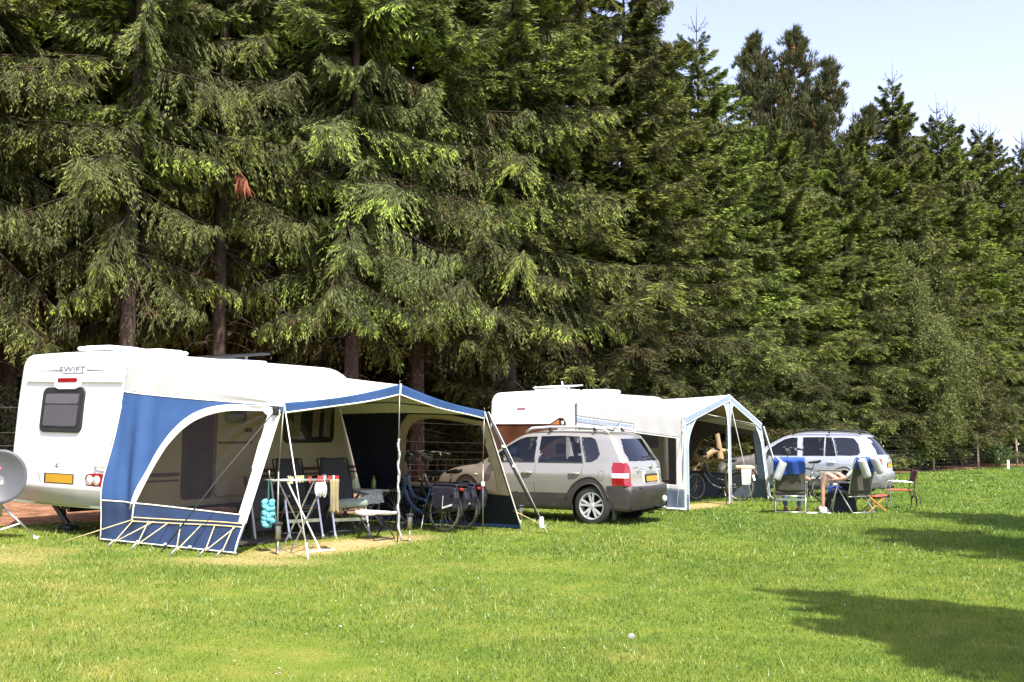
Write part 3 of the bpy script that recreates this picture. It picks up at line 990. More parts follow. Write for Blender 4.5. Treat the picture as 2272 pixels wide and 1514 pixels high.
BUSH = leafy_meshes(6, 1.35, .55, .15, 16, .13, M_leaf, .3, 14, tr=.02)
tree('shrub', 'small bright green shrub at the foot of the first visible fence post', 'shrub', BUSH, 17.55, 46.6, .4, 1.35)
tree('shrub', 'dark leafy shrub behind the wire by the small white stake', 'shrub', BUSH, 23.6, 51.0, 2.2, 1.0)
SAP = leafy_meshes(9, 5.5, 1.4, .6, 40, .10, M_leaf, .3, 20, tr=.05)
for (t, s, sc, lab) in ((2.2, 7.5, 1.0, 'leafy green sapling glimpsed between the trunks behind the front caravan'),
                        (5.2, 9.5, 1.15, 'taller leafy green sapling in the gap between the dark trunks')):
    p = FP(t, s); tree('sapling', lab, 'sapling', SAP, p[0], p[1], t, sc)

for (x, y, rz, i, sc, lab) in ((7.3, 2.35, .3, 1, .68, 'tall conifer beyond the right edge casting the nearest lawn shadow'),
                               (10.75, 9.5, 2.0, 2, .70, 'tall conifer beyond the right edge casting the middle lawn shadow'),
                               (12.9, 13.4, 4.0, 0, .72, 'tall conifer beyond the right edge casting the far lawn shadow')):
    tree('spruce_tree', lab, 'tree', DENSE[i], x, y, rz, sc, 17.2 / HT['d'][i], group='trees beyond the right edge')
# ------------------------------------------------------------------ pitch frames
YAW = R(-30)
O1 = Vector((-5.45, 14.65, float(gz(-5.45))))
YAW2 = R(-33)
O2 = Vector((1.40, 24.4, -.05))


def frame(o, yaw):
    return Matrix.Translation(o) @ Matrix.Rotation(yaw, 4, 'Z')


W1 = frame(O1, YAW); W2 = frame(O2, YAW2)


def gl(Wm, x, y):
    """ground height at local (x, y), as a local z"""
    p = Wm @ Vector((x, y, 0))
    return float(gzz(np.array(p.x), np.array(p.y))) - p.z


# ------------------------------------------------------------------ touring caravans
def caravan_body(Wd, Ln, Ht, zb=.42, rc=.17):
    """loft along +Y; the right-hand rear corner stands at the origin, the body reaches to x = -Wd"""
    mb = MB()

    def top(y):
        if y < Ln - 1.5: return Ht
        u = (y - (Ln - 1.5)) / 1.5
        return Ht - 1.15 * u ** 2.2

    def rear(z): return .13 * max(0, (z - 1.05) / 1.6) ** 1.6

    st = [(0, .085), (.012, .05), (.035, .022), (.07, .006), (.12, 0), (.5, 0)] + [(y, 0) for y in np.linspace(1, Ln - 1.5, 6)] + \
         [(y, .02 * ((y - Ln + 1.5) / 1.5) ** 2) for y in np.linspace(Ln - 1.35, Ln - .1, 9)] + [(Ln, .08)]
    rings = []
    for y, ins in st:
        zt = top(y) - ins; b = zb + ins * .5
        x0, x1 = -Wd + ins, -ins
        r = min(rc, (zt - b) / 3)
        pts = [(x1, b), (x1 + .012 * (ins < .01), b + .5), (x1 + .012 * (ins < .01), 1.2), (x1, 1.9), (x1, zt - r)]
        for k in range(1, 8):
            a = R(90 * k / 8); pts.append((x1 - r + r * math.cos(a), zt - r + r * math.sin(a)))
        for k in range(0, 7): pts.append((x1 - r - (Wd - 2 * ins - 2 * r) * k / 6, zt + .025 * math.sin(math.pi * k / 6)))
        for k in range(1, 8):
            a = R(90 + 90 * k / 8); pts.append((x0 + r + r * math.cos(a), zt - r + r * math.sin(a)))
        pts += [(x0, zt - r), (x0, 1.9), (x0 - .012 * (ins < .01), 1.2), (x0 - .012 * (ins < .01), b + .5), (x0, b)]
        w = max(0, 1 - y / .5)
        rings.append([(px, y + (rear(pz) if y < .6 else 0) * 1.0, pz) for px, pz in pts])
    n = len(rings[0])
    vs = [p for r_ in rings for p in r_]
    fs = []
    for i in range(len(rings) - 1):
        for k in range(n - 1):
            fs.append((i * n + k, i * n + k + 1, (i + 1) * n + k + 1, (i + 1) * n + k))
        fs.append((i * n + n - 1, i * n, (i + 1) * n, (i + 1) * n + n - 1))
    mb.add(vs, fs, 0, True)
    # rear cap as strips so that it follows the lean of the back
    half = n // 2
    for k in range(half - 1):
        a, b_ = k, k + 1; c, d = n - 2 - k, n - 1 - k
        if b_ < c: mb.add([rings[0][a], rings[0][b_], rings[0][c], rings[0][d]], [(0, 1, 2, 3)], 0, False)
    mb.add(rings[-1], [tuple(range(n))], 0, False)
    return mb, rear


def plate_on_rear(mb, poly, rear, out, mat=0, depth=.03):
    """flat-ish raised piece on the back wall; poly in (x, z)"""
    return mb.prism(poly, lambda a, b, t: (a, rear(b) - t, b), -depth, out, mat)


def wheel_mb(r=.33, w=.19):
    mb = MB()
    mb.lathe([(r * .62, -w / 2), (r * .9, -w / 2), (r, -w * .32), (r, w * .32), (r * .9, w / 2), (r * .62, w / 2)], axis=(1, 0, 0), n=28, mat=0)
    mb.lathe([(.001, w * .3), (r * .3, w * .34), (r * .55, w * .25), (r * .64, w * .45)], axis=(1, 0, 0), n=28, mat=1)
    return mb


# ---- the near caravan
c1 = thing('touring_caravan', 'white touring caravan with small rear window and the blue awning on its side', 'caravan', tuple(O1), YAW)
c1.rotation_euler = (0, R(1.1), YAW)
Wd, Ln, Ht = 2.48, 5.9, 2.66
mb, rear = caravan_body(Wd, Ln, Ht)
body = mb.build('body', M_gel, c1)
# cream awning-side wall, a thin skin over the side
mb = MB(); mb.M = None
mb.prism([(.1, .45), (4.6, .45), (5.3, .75), (5.3, 1.3), (4.75, 2.2), (4.3, 2.45), (.1, 2.45)], lambda a, b, t: (.013 + t, a + rear(b), b), 0, .006)
mb.build('side_wall', M_cream, c1)
# rear details
mb = MB()
pr = [(.05, .765), (-.05, .745), (-.085, .72), (-.09, .69), (-.045, .58), (.0, .48), (.03, .44), (.09, .43)]
for side in (0,):
    xs_ = [-Wd + .05, -Wd + .12, -Wd / 2, -.12, -.05]
    off = [.10, .0, -.03, .0, .10]
    vs, fs = [], []
    for x, o_ in zip(xs_, off):
        for (dy, z) in pr: vs.append((x, dy + o_, z))
    n = len(pr)
    for i in range(len(xs_) - 1):
        for k in range(n - 1): fs.append((i * n + k, i * n + k + 1, (i + 1) * n + k + 1, (i + 1) * n + k))
    mb.add(vs, fs, 0, True)
mb.build('rear_skirt', mat('warm_grey_skirt_moulding', (.36, .34, .32), .35, vary=.05, coat=.3), c1)
mb = MB()
plate_on_rear(mb, [(-1.78, .97), (-.80, .97), (-.88, .70), (-1.66, .70)], rear, .035)
mb.build('plate_surround', M_gel, c1, bevel=.012)
mb = MB()
plate_on_rear(mb, rpoly(-1.60, -.95, .755, .90, .012, 3), rear, .046, 0)
plate_on_rear(mb, rpoly(-1.555, -.965, .768, .888, .008, 3), rear, .052, 1)
mb.build('number_plate', [M_black, M_yplate], c1)
for sgn in (1, -1):
    X = (lambda x: x * .92 - .03) if sgn == 1 else (lambda x: -Wd - x * .6)
    mb = MB()
    poly = spline([(X(-.70), .90), (X(-.40), .93), (X(-.04), .88), (X(-.03), .73), (X(-.30), .735), (X(-.66), .76)], 5, True)
    plate_on_rear(mb, [(p.x, p.y) for p in poly], rear, .05, 0)
    tl = mb.build('tail_light', M_red, c1, bevel=.01)
    for cx in (-.60, -.44):
        mb = MB(); mb.lathe([(.068, 0), (.068, .012), (.055, .022), (.001, .026)], (X(cx), -.05, .832), (0, -1, 0), 20, 0)
        mb.build('lens', M_clear, tl)
    mb = MB(); mb.prism([(X(-.33), .77), (X(-.17), .77), (X(-.25), .89)], lambda a, b, t: (a, -t, b), .04, .056)
    mb.build('reflector', mat('red_triangle_reflector', (.75, .04, .03), .2, coat=.4), tl)
mb = MB()
for k in range(2):
    z = 1.035 + .045 * k
poly = [(p.x, p.y) for p in spline([(-.56, 1.03), (-.48, 1.09), (-.36, 1.10), (-.24, 1.09), (-.16, 1.03), (-.24, .975), (-.36, .965), (-.48, .975)], 4, True)]
plate_on_rear(mb, poly, rear, .012, 1)
mb.tube([(-.53, -.012, 1.03), (-.48, -.055, 1.035), (-.36, -.065, 1.035), (-.24, -.055, 1.035), (-.19, -.012, 1.03)], .016, 8, 0)
mb.build('grab_handle', [M_gel, M_lgrey], c1)
mb = MB(); mb.lathe([(.045, 0), (.045, .01), (.03, .018), (.001, .018)], (-1.36, rear(1.0) - .001, 1.0), (0, -1, 0), 20)
mb.build('badge', M_chrome, c1)
# rear window
mb = MB(); plate_on_rear(mb, rpoly(-1.83, -.90, 1.49, 2.15, .10), rear, .030, 0)
wf = mb.build('rear_window', M_black, c1, bevel=.012)
mb = MB(); plate_on_rear(mb, rpoly(-1.76, -.97, 1.57, 2.08, .05), rear, .037, 0); mb.build('pane', M_glassdark, wf)
mb = MB(); plate_on_rear(mb, rpoly(-1.735, -.995, 1.585, 1.895, .03), rear, .041, 0); mb.build('blind', M_blind, wf)
mb = MB(); plate_on_rear(mb, rpoly(-1.735, -.995, 1.91, 2.055, .03), rear, .041, 0); mb.build('blind', M_blind2, wf)
# ridge, brake-light pod
mb = MB()
plate_on_rear(mb, [(-2.27, 2.262), (-1.58, 2.262), (-1.58, 2.222), (-2.27, 2.236)], rear, .035)
plate_on_rear(mb, [(-.98, 2.262), (-.12, 2.262), (-.12, 2.212), (-.98, 2.222)], rear, .035)
plate_on_rear(mb, [(-1.60, 2.31), (-.96, 2.31), (-1.00, 2.15), (-1.10, 2.12), (-1.46, 2.12), (-1.56, 2.15)], rear, .055)
mb.build('rear_moulding', M_gel, c1, bevel=.01)
mb = MB(); plate_on_rear(mb, rpoly(-1.49, -1.06, 2.225, 2.285, .02, 4), rear, .062); mb.build('brake_light', M_red, c1)
# vertical seams
mb = MB()
mb.tube([(-.13, rear(2.2) - .004, 2.2), (-.24, rear(1.2) - .004, 1.25)], .006, 5)
mb.tube([(-.075, rear(z) - .002, z) for z in np.linspace(.8, 2.45, 9)], .006, 5)
mb.build('seam', M_lgrey, c1)
# lettering and swoosh
z0 = 2.415
lean = math.atan2(rear(2.6) - rear(2.25), .35)
Mt = Matrix.Translation((-1.27, rear(z0) - .006, z0)) @ Matrix.Rotation(R(90) - lean, 4, 'X') @ Matrix.Diagonal((1.75, .95, 1, 1))
text_mesh('lettering', 'SWIFT', .118, M_decal, c1, Mt, .002)
mb = MB()
for x0, x1 in ((-2.12, -1.53), (-.95, -.36)):
    xa, xb = (x0, x1) if x0 < -1.5 else (x1, x0)
    plate_on_rear(mb, [(xa, 2.395), ((xa + xb) / 2, 2.405), (xb, 2.412), (xb, 2.388), ((xa + xb) / 2, 2.392)], rear, .003)
plate_on_rear(mb, [(-1.50, 2.368), (-.98, 2.368), (-1.02, 2.348), (-1.46, 2.348)], rear, .003)
mb.build('decal', M_decal, c1)
# roof furniture
for (x, y, s) in ((-1.6, 1.05, 1), (-1.42, 1.85, .86)):
    mb = MB()
    mb.cbox(x - .30 * s, x + .30 * s, y - .30 * s, y + .30 * s, Ht + .02, Ht + .07, .02)
    mb.cbox(x - .37 * s, x + .37 * s, y - .37 * s, y + .37 * s, Ht + .085, Ht + .15, .035)
    mb.cbox(x - .28 * s, x + .28 * s, y - .28 * s, y + .28 * s, Ht + .14, Ht + .165, .012)
    mb.build('roof_vent', M_white, c1)
mb = MB()
mb.cbox(-1.62, -.70, 2.75, 3.55, Ht + .02, Ht + .07, .015, 0)
mb.M = Matrix.Translation((0, 2.75, Ht + .08)) @ Matrix.Rotation(R(7), 4, 'X') @ Matrix.Translation((0, -2.75, 0))
mb.cbox(-1.66, -.66, 2.72, 3.6, 0, .035, .012, 1)
mb.cbox(-1.60, -.72, 2.79, 3.53, .03, .042, .004, 2)
mb.M = None
mb.bar((-1.2, 3.5, Ht + .05), (-1.2, 3.52, Ht + .18), .1, .06)
mb.build('rooflight', [M_white, M_black, M_glassdark], c1)
# awning side: doorway, folded-back door, window, stripes, wheel
mb = MB(); mb.prism(rpoly(1.06, 1.68, .52, 2.05, .08), lambda a, b, t: (.013 + t, a, b), 0, .012, 0)
dw = mb.build('doorway', M_wood_int, c1)
mb = MB(); mb.prism(rpoly(1.16, 1.60, 1.2, 1.9, .05), lambda a, b, t: (.013 + t, a, b), 0, .016, 0)
mb.build('curtain', mat('dark_red_fly_curtain', (.07, .025, .02), .9, vary=.4, scale=15), dw)
mb = MB(); mb.prism(rpoly(1.70, 2.46, .54, 2.05, .07), lambda a, b, t: (.04 + t, a, b), 0, .035, 0)
dr = mb.build('door', M_cream, c1, bevel=.008)
mb = MB(); mb.prism(rpoly(1.84, 2.30, 1.66, 1.95, .08), lambda a, b, t: (.075 + t, a, b), 0, .012, 0); mb.build('window', M_glassdark, dr)
mb = MB(); mb.tube([(.085, 1.72, 1.36), (.09, 2.42, 1.36)], .015, 6); mb.build('rail', M_brown, dr)
mb = MB(); mb.cbox(.075, .11, 2.28, 2.42, 1.52, 1.58, .01); mb.build('handle', M_black, dr)
mb = MB(); mb.prism(rpoly(3.22, 4.50, 1.34, 2.02, .10), lambda a, b, t: (.018 + t, a, b), 0, .03, 0)
sw = mb.build('side_window', M_black, c1, bevel=.01)
mb = MB(); mb.prism(rpoly(3.29, 4.43, 1.40, 1.96, .07), lambda a, b, t: (.048 + t, a, b), 0, .006, 0); mb.build('pane', M_glassdark, sw)
mb = MB()
for y in (3.42, 3.9, 4.2):
    vs = []
    mb.prism([(y, 1.44), (y + .16, 1.44), (y + .2, 1.93), (y + .02, 1.93)], lambda a, b, t: (.054 + t, a, b), 0, .004, 0)
    mb.build('curtain', mat('taupe_curtain', (.16, .12, .10), .9, vary=.3), sw); mb = MB()
mb = MB()
for (z, h) in ((.875, .055), (.80, .03)):
    for (a, b) in ((.14, 1.03), (2.5, 5.2)):
        mb.prism([(a, z), (b, z), (b, z + h), (a, z + h)], lambda p, q, t: (.018 + t, p, q), 0, .006, 0)
        mb.build('stripe', M_brown, c1); mb = MB()
mb = wheel_mb(); mb.build('wheel', [M_rubber, M_lgrey], c1, loc=(-.12, 2.75, .33))
mb = MB(); mb.prism([(2.3, .05)] + [(2.75 + .46 * math.cos(a), .33 + .40 * math.sin(a)) for a in np.linspace(math.pi, 0, 14)] + [(3.2, .05)], lambda a, b, t: (.03 + t, a, b), 0, .05, 0)
mb.build('wheel_cover', mat('dark_grey_wheel_cover', (.05, .048, .055), .8, vary=.2), c1)
for x in (-.45, -1.75):
    mb = MB()
    g0 = gl(W1, x, .5)
    mb.bar((x - .28, .42, .46), (x + .02, .5, g0 + .06), .05, .07); mb.bar((x + .36, .42, .46), (x - .05, .47, g0 + .30), .045, .06)
    mb.bar((x - .08, .44, .46), (x - .06, .5, g0 + .2), .04, .05)
    mb.cbox(x - .10, x + .16, .42, .60, g0 - .02, g0 + .05, .01)
    mb.build('corner_steady', M_black, c1)
mb = MB(); mb.box(-Wd + .1, -.1, .25, 5.6, .40, .45); mb.bar((-1.6, .4, .36), (-1.6, 5.6, .36), .06, .12); mb.bar((-.7, .4, .36), (-.7, 5.6, .36), .06, .12)
mb.lathe([(.05, 0), (.05, 1.9)], (-2.15, 2.75, .33), (1, 0, 0), 10)
mb.build('chassis', M_black, c1)
mb = MB(); mb.tube([(-.28, .2, .43), (-.30, .18, .25), (-.26, .22, .12), (-.2, .3, .2), (-.18, .32, .42)], .02, 7); mb.build('waste_pipe', M_black, c1)

# ---- the second caravan
c2 = thing('touring_caravan', 'white touring caravan with a wide brown rear window and the grey awning', 'caravan', tuple(O2), YAW2)
Wd2 = 2.38
mb, rear2 = caravan_body(Wd2, 6.4, 2.69, rc=.22)
mb.build('body', M_gel, c2)
mb = MB(); mb.prism([(.12, .45), (5.2, .45), (5.7, .8), (5.2, 2.0), (4.9, 2.4), (.12, 2.4)], lambda a, b, t: (.013 + t, a + rear2(b), b), 0, .006)
mb.build('side_wall', M_cream, c2)
poly = [(-2.25, 1.12), (-2.27, 1.85), (-2.2, 1.905), (-.60, 1.905), (-.36, 2.045), (-.27, 2.045), (-.19, 1.95), (-.16, 1.12)]
mb = MB(); plate_on_rear(mb, poly, rear2, .03)
M_brownglass = mat('brown_tinted_acrylic', (.085, .030, .012), .12, vary=.45, scale=2.2, coat=.5)
wf = mb.build('rear_window', M_brownglass, c2, bevel=.01)
mb = MB(); mb.tube([(x, rear2(z) - .034, z) for x, z in poly], .014, 6, closed=True); mb.build('frame', M_brown, wf)
mb = MB(); plate_on_rear(mb, [(-.60, 1.90), (-.38, 2.02), (-.36, 1.90)], rear2, .036); mb.build('reveal', mat('ochre_window_reveal', (.42, .17, .05), .4), wf)
mb = MB(); mb.ell((-.26, rear2(1.93) - .05, 1.93), (.035, .03, .05)); mb.build('stay', M_white, wf)
mb = MB(); plate_on_rear(mb, rpoly(-1.58, -1.34, 2.27, 2.295, .008, 3), rear2, .01); mb.build('brake_light', M_red, c2)
mb = MB(); plate_on_rear(mb, [(-1.18, 2.155), (-1.02, 2.18), (-.92, 2.17), (-.98, 2.155)], rear2, .004); mb.build('badge', M_lgrey, c2)
for sgn in (0, 1):
    x = -.32 if sgn == 0 else -2.06
    mb = MB(); plate_on_rear(mb, rpoly(x - .1, x + .1, .62, .98, .04), rear2, .04); mb.build('tail_light', M_red, c2, bevel=.01)
mb = MB(); mb.cbox(-Wd2 + .03, -.03, -.09, .1, .42, .6, .03); mb.build('bumper', M_lgrey, c2)
mb = MB()
z = 2.71
mb.cbox(-1.65, -.75, 1.0, 1.75, z, z + .08, .02)
mb.M = Matrix.Translation((-1.2, 1.0, z + .1)) @ Matrix.Rotation(R(5), 4, 'X')
mb.cbox(-.5, .5, 0, .8, 0, .03, .01, 1); mb.M = None
mb.bar((-1.68, 1.1, z + .02), (-1.68, 1.1, z + .16), .03, .03, mat=1); mb.bar((-.72, 1.1, z), (-.72, 1.1, z + .14), .03, .03, mat=1)
mb.build('rooflight', [M_white, M_lgrey], c2)
mb = MB(); mb.tube([(-1.05, 1.4, z), (-1.05, 1.4, z + .12), (-1.1, 1.42, z + .27)], [.035, .03, .02], 8); mb.build('aerial', M_lgrey, c2)
mb = MB(); mb.cbox(-1.3, -.5, 2.7, 3.5, z, z + .12, .05); mb.build('roof_vent', M_lgrey, c2)
mb = MB(); mb.prism(rpoly(1.6, 2.3, .5, 2.05, .08), lambda a, b, t: (.013 + t, a, b), 0, .012); mb.build('doorway', M_wood_int, c2)
mb = MB(); mb.prism(rpoly(3.1, 4.6, 1.3, 2.0, .1), lambda a, b, t: (.013 + t, a, b), 0, .03); mb.build('side_window', M_glassdark, c2)
mb = wheel_mb(); mb.build('wheel', [M_rubber, M_lgrey], c2, loc=(-.12, 3.2, .33))
# ------------------------------------------------------------------ fabric sheets
def sheet(P, nu, nv, cls, fold=None):
    """P(u, v) -> Vector. Cells are sorted by cls(u, v) -> key (None = hole). Returns {key: MB}, sharing one smooth surface."""
    pts = [[P(i / nu, j / nv) for i in range(nu + 1)] for j in range(nv + 1)]
    if fold:
        for j in range(nv + 1):
            for i in range(nu + 1): pts[j][i] = pts[j][i] + fold(i / nu, j / nv)
    out = {}
    maps = {}
    for j in range(nv):
        for i in range(nu):
            k = cls((i + .5) / nu, (j + .5) / nv)
            if k is None: continue
            mb = out.setdefault(k, MB()); mp = maps.setdefault(k, {})
            ids = []
            for (a, b) in ((i, j), (i + 1, j), (i + 1, j + 1), (i, j + 1)):
                if (a, b) not in mp: mp[(a, b)] = len(mb.v); mb.v.append(tuple(pts[b][a]))
                ids.append(mp[(a, b)])
            mb.f.append(tuple(ids)); mb.m.append(0); mb.s.append(True)
    return out


def bilerp(p00, p10, p11, p01):
    p00, p10, p11, p01 = map(Vector, (p00, p10, p11, p01))
    return lambda u, v: p00 * (1 - u) * (1 - v) + p10 * u * (1 - v) + p11 * u * v + p01 * (1 - u) * v


def solid(o, t=.003):
    md = o.modifiers.new('cloth_thickness', 'SOLIDIFY'); md.thickness = t; md.offset = 0
    return o


# ------------------------------------------------------------------ the blue sun canopy on the near caravan
A1 = thing('caravan_awning', 'blue and off-white sun awning open at the front, on the near caravan', 'awning', tuple(O1), YAW)
zc = 2.50
TL = Vector((2.42, .62, 1.90)); TM = Vector((2.62, 2.95, 2.235)); TR = Vector((2.86, 5.02, 1.86))
BL = Vector((2.20, .03, gl(W1, 2.2, .03) + .01)); BR = Vector((3.05, 5.95, gl(W1, 3.05, 5.95) + .01))
CL = Vector((.05, .03, 2.43)); CR = Vector((.06, 4.45, 2.45))
CBL = Vector((-.09, -.22, gl(W1, -.09, -.22) + .02)); CBR = Vector((.08, 5.5, gl(W1, .1, 5.5) + .02))


def roof_front(u):
    """front edge left -> peak -> right with a slight sag between the poles"""
    if u < .5:
        t = u * 2; p = TL.lerp(TM, t)
    else:
        t = u * 2 - 1; p = TM.lerp(TR, t)
    return p + Vector((0, 0, -.05 * math.sin(math.pi * t)))


def roof_P(u, v):
    back = CL.lerp(CR, u) + Vector((-.05, 0, .10 + .02 * math.sin(math.pi * u)))
    f = roof_front(u)
    if u < .08: back.z -= .10 * (1 - u / .08)
    p = back.lerp(f, v)
    peak = math.exp(-((u - .5) / .16) ** 2) * .06
    p.z += -.05 * math.sin(math.pi * v) * (1 - math.exp(-((u - .5) / .2) ** 2) * .5) + peak * v * (1 - v) * 2
    return p + Vector((0, 0, (.010 * math.sin(u * 40 + v * 5) + .008 * math.sin(u * 23 - v * 14)) * v * (1 - v) * 2.5))


S_ = sheet(roof_P, 70, 40, lambda u, v: 'roof')
solid(S_['roof'].build('roof', M_canvas, A1))
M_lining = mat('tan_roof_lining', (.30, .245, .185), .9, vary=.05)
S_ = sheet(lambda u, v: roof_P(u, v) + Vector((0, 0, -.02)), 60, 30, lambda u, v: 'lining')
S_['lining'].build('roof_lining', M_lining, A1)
# blue valance below the front edge, with white piping
def val_P(u, v):
    p = roof_front(u)
    w = .012 * math.sin(u * 23) * v
    return p + Vector((.012 + w, 0, .012 - v * (.135 - .02 * math.sin(u * 9))))


S_ = sheet(val_P, 80, 6, lambda u, v: 'valance')
va = solid(S_['valance'].build('valance', M_blue, A1))
mb = MB(); mb.tube([val_P(u, 1.0) for u in np.linspace(0, 1, 60)], .012, 6); mb.build('piping', M_tape, va)
mb = MB()
q = val_P(.5, .5)
mb.bar(val_P(.5, -.05) + Vector((.008, 0, 0)), val_P(.5, 1.05) + Vector((.008, 0, 0)), .03, .012, up=(1, 0, 0)); mb.build('piping', M_tape, va)

# near side panel
nearP0 = bilerp(CBL, BL, TL, CL)


def nearP(u, v):
    p = nearP0(u, v)
    # leading edge runs from the pole top to the pegged-out corner; belly of the cloth
    return p


def near_fold(u, v):
    """creases radiating from the tight upper corner and hanging folds in the skirt"""
    d = .05 * (1.3 + math.sin(30 * (u + .16 * v)) + .5 * math.sin(57 * (u + .1 * v) + 1)) * max(0, 1 - u * 2.6) * sstep(.02, .4, v) * (1 - v) * 2.0
    # creases in the window film run up towards the tight front corner
    if v > .22 and u > .45: d += .012 * math.sin(math.atan2(1 - v, 1.02 - u) * 26) * sstep(.45, .8, u) * sstep(.22, .4, v) * min(1, (1.0 - u) * 8)
    if v < .2: d += .035 * math.sin(u * 19 + 1.0 + v * 9) * (1 - v / .2) * sstep(0, .15, v + .02)
    return Vector((.2 * d, -d, 0))


win = [(p.x, p.y) for p in spline([(.228, .236), (.271, .394), (.362, .609), (.489, .769), (.669, .870), (.897, .925)], 6)] + [(.925, .905), (.934, .250)]
band = [(p.x, p.y) for p in spline([(.195, .20), (.242, .392), (.328, .617), (.452, .791), (.633, .896), (.90, .955)], 6)] + [(.99, .95), (.99, .20)]


def cream_v(u): return .856 + .125 * u ** 1.3


def near_cls(u, v):
    if v > cream_v(u): return 'cream'
    if inside(win, u, v): return 'film'
    if u > .948 and .2 < v < .93: return 'edge'
    if v < .232 + .018 * u: return 'skirt'
    if inside(band, u, v): return 'band'
    return 'blue'


S_ = sheet(nearP, 150, 110, near_cls, near_fold)
np_ = S_['blue'].build('side_panel', M_blue, A1); solid(np_)
M_upper = mat('greyish_side_canvas', (.40, .385, .375), .85, vary=.06, scale=3, bump=.2, bscale=300, transl=.05, spec=.2)
solid(S_['cream'].build('upper_panel', M_upper, np_))
S_['film'].build('window', M_film, np_)
solid(S_['band'].build('window_band', M_tape, np_), .006)
solid(S_['edge'].build('edge_band', M_tape, np_), .006)
solid(S_['skirt'].build('mud_skirt', M_navy, np_))


def near_pt(u, v, out=.012): return nearP(u, v) + near_fold(u, v) + Vector((0, -out, 0))


mb = MB()
for v in (.160, .138):
    mb.tube([near_pt(u, v + .04 * (u - .22) - .006 * math.sin(u * 5)) for u in np.linspace(.225, .985, 40)], .009, 5)
mb.build('tape', M_ytape, np_)
mb = MB()
mb.tube([near_pt(.225, v) for v in np.linspace(.13, .23, 6)], .011, 5)
mb.tube([near_pt(.99, v) for v in np.linspace(.0, .95, 20)], .014, 5)
mb.tube([near_pt(u, .012) for u in np.linspace(0, 1, 40)], .010, 5)
mb.tube([near_pt(u, cream_v(u), .004) for u in np.linspace(0, 1, 40)], .009, 5)
for pl in (win, band):
    mb.tube([near_pt(u, v, .004) for u, v in pl[:-1]], .008, 5)
mb.tube([near_pt(u, .232 + .018 * u, .004) for u in np.linspace(0, 1, 40)], .010, 5)
mb.tube([near_pt(.004, v) for v in np.linspace(0, .78, 20)], .008, 5)
mb.build('edging', M_tape, np_)
# V-shaped ladder straps down to pegs
pegs = [(.55, -.52), (.97, -.50), (1.79, -.59), (2.03, -.34), (2.23, -.25)]
tops = [.235, .34, .57, .80, .93]
peg_w = []
for (u, (px, py)) in zip(tops, pegs):
    gzp = gl(W1, px, py)
    tip = Vector((px, py, gzp + .02))
    mb = MB()
    mb.tube([near_pt(u, .138 + .04 * (u - .22)), tip + Vector((0, 0, .05))], .0075, 5, 0)
    mb.tube([near_pt(min(.99, u + .14), .138 + .04 * (u - .1)), tip + Vector((0, 0, .05))], .0075, 5, 0) if u < .9 else None
    mb.tube([tip + Vector((0, 0, .08)), tip + Vector((-.05, -.09, -.03))], .014, 6, 1)
    mb.build('ladder_strap', [M_ytape, M_steel], A1)
for u in (.3, .5, .68, .8):
    p = near_pt(u, .02, .03); mb = MB(); mb.ell((p.x, p.y, p.z), (.03, .02, .02), 8, 6); mb.build('eyelet', M_white, A1)
# strap across the window to the ground, and the cord at the caravan corner
mb = MB()
mb.tube([Vector((2.38, .5, 1.80)), Vector((1.93, -.07, .9)), Vector((1.55, -.62, gl(W1, 1.6, -.6) + .03))], .010, 5)
mb.build('storm_strap', M_strap, A1)
mb = MB(); mb.tube([near_pt(.225, .14), Vector((-.32, -.62, gl(W1, -.32, -.62) + .02))], .007, 5); mb.build('guy_rope', M_ytape, A1)
mb = MB(); mb.cbox(2.34, 2.40, .48, .56, 1.74, 1.86, .012); mb.build('buckle', M_black, A1)

# far side panel
farP = bilerp(CBR, BR, TR, CR)


def far_fold(u, v):
    d = .02 * math.sin(18 * u + 2 * v) * (1 - v) * v * 3 + (.03 * math.sin(15 * u) * (1 - v / .2) if v < .2 else 0)
    return Vector((0, d, 0))


fwin = [(p.x, p.y) for p in spline([(.36, .32), (.37, .50), (.42, .68), (.52, .81), (.68, .865), (.945, .875)], 6)] + [(.93, .32)]
fband = [(p.x, p.y) for p in spline([(.31, .29), (.32, .50), (.375, .71), (.49, .86), (.68, .91), (.99, .91)], 6)] + [(.99, .29)]


def far_cls(u, v):
    if inside(fwin, u, v): return 'film'
    if v > .955 - .2 * (1 - u) ** 1.1: return 'cream'
    if inside(fband, u, v): return 'band'
    if v < .035: return 'hem'
    if v < .30: return 'skirt'
    return 'navy'


S_ = sheet(farP, 110, 90, far_cls, far_fold)
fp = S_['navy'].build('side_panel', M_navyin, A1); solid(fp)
solid(S_['cream'].build('upper_panel', M_canvas, fp))
S_['film'].build('window', M_film, fp)
solid(S_['band'].build('window_band', mat('tan_lining', (.34, .27, .20), .8), fp), .006)
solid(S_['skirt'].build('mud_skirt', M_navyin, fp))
solid(S_['hem'].build('hem', M_blue, fp))
mb = MB()
mb.tube([farP(u, .955 - .2 * (1 - u) ** 1.1) + far_fold(u, .9) + Vector((0, -.005, 0)) for u in np.linspace(0, 1, 30)], .010, 5); mb.build('edging', M_navyin, fp)
mb = MB()
mb.tube([farP(u, v) + far_fold(u, v) + Vector((0, -.006, 0)) for u, v in fwin[:-1]], .009, 5); mb.build('edging', mat('tan_lining', (.34, .27, .20), .8), fp)
mb = MB(); mb.tube([farP(.995, v) + Vector((.02, 0, 0)) for v in np.linspace(0, 1, 12)], .012, 6); mb.build('edging', M_tape, fp)
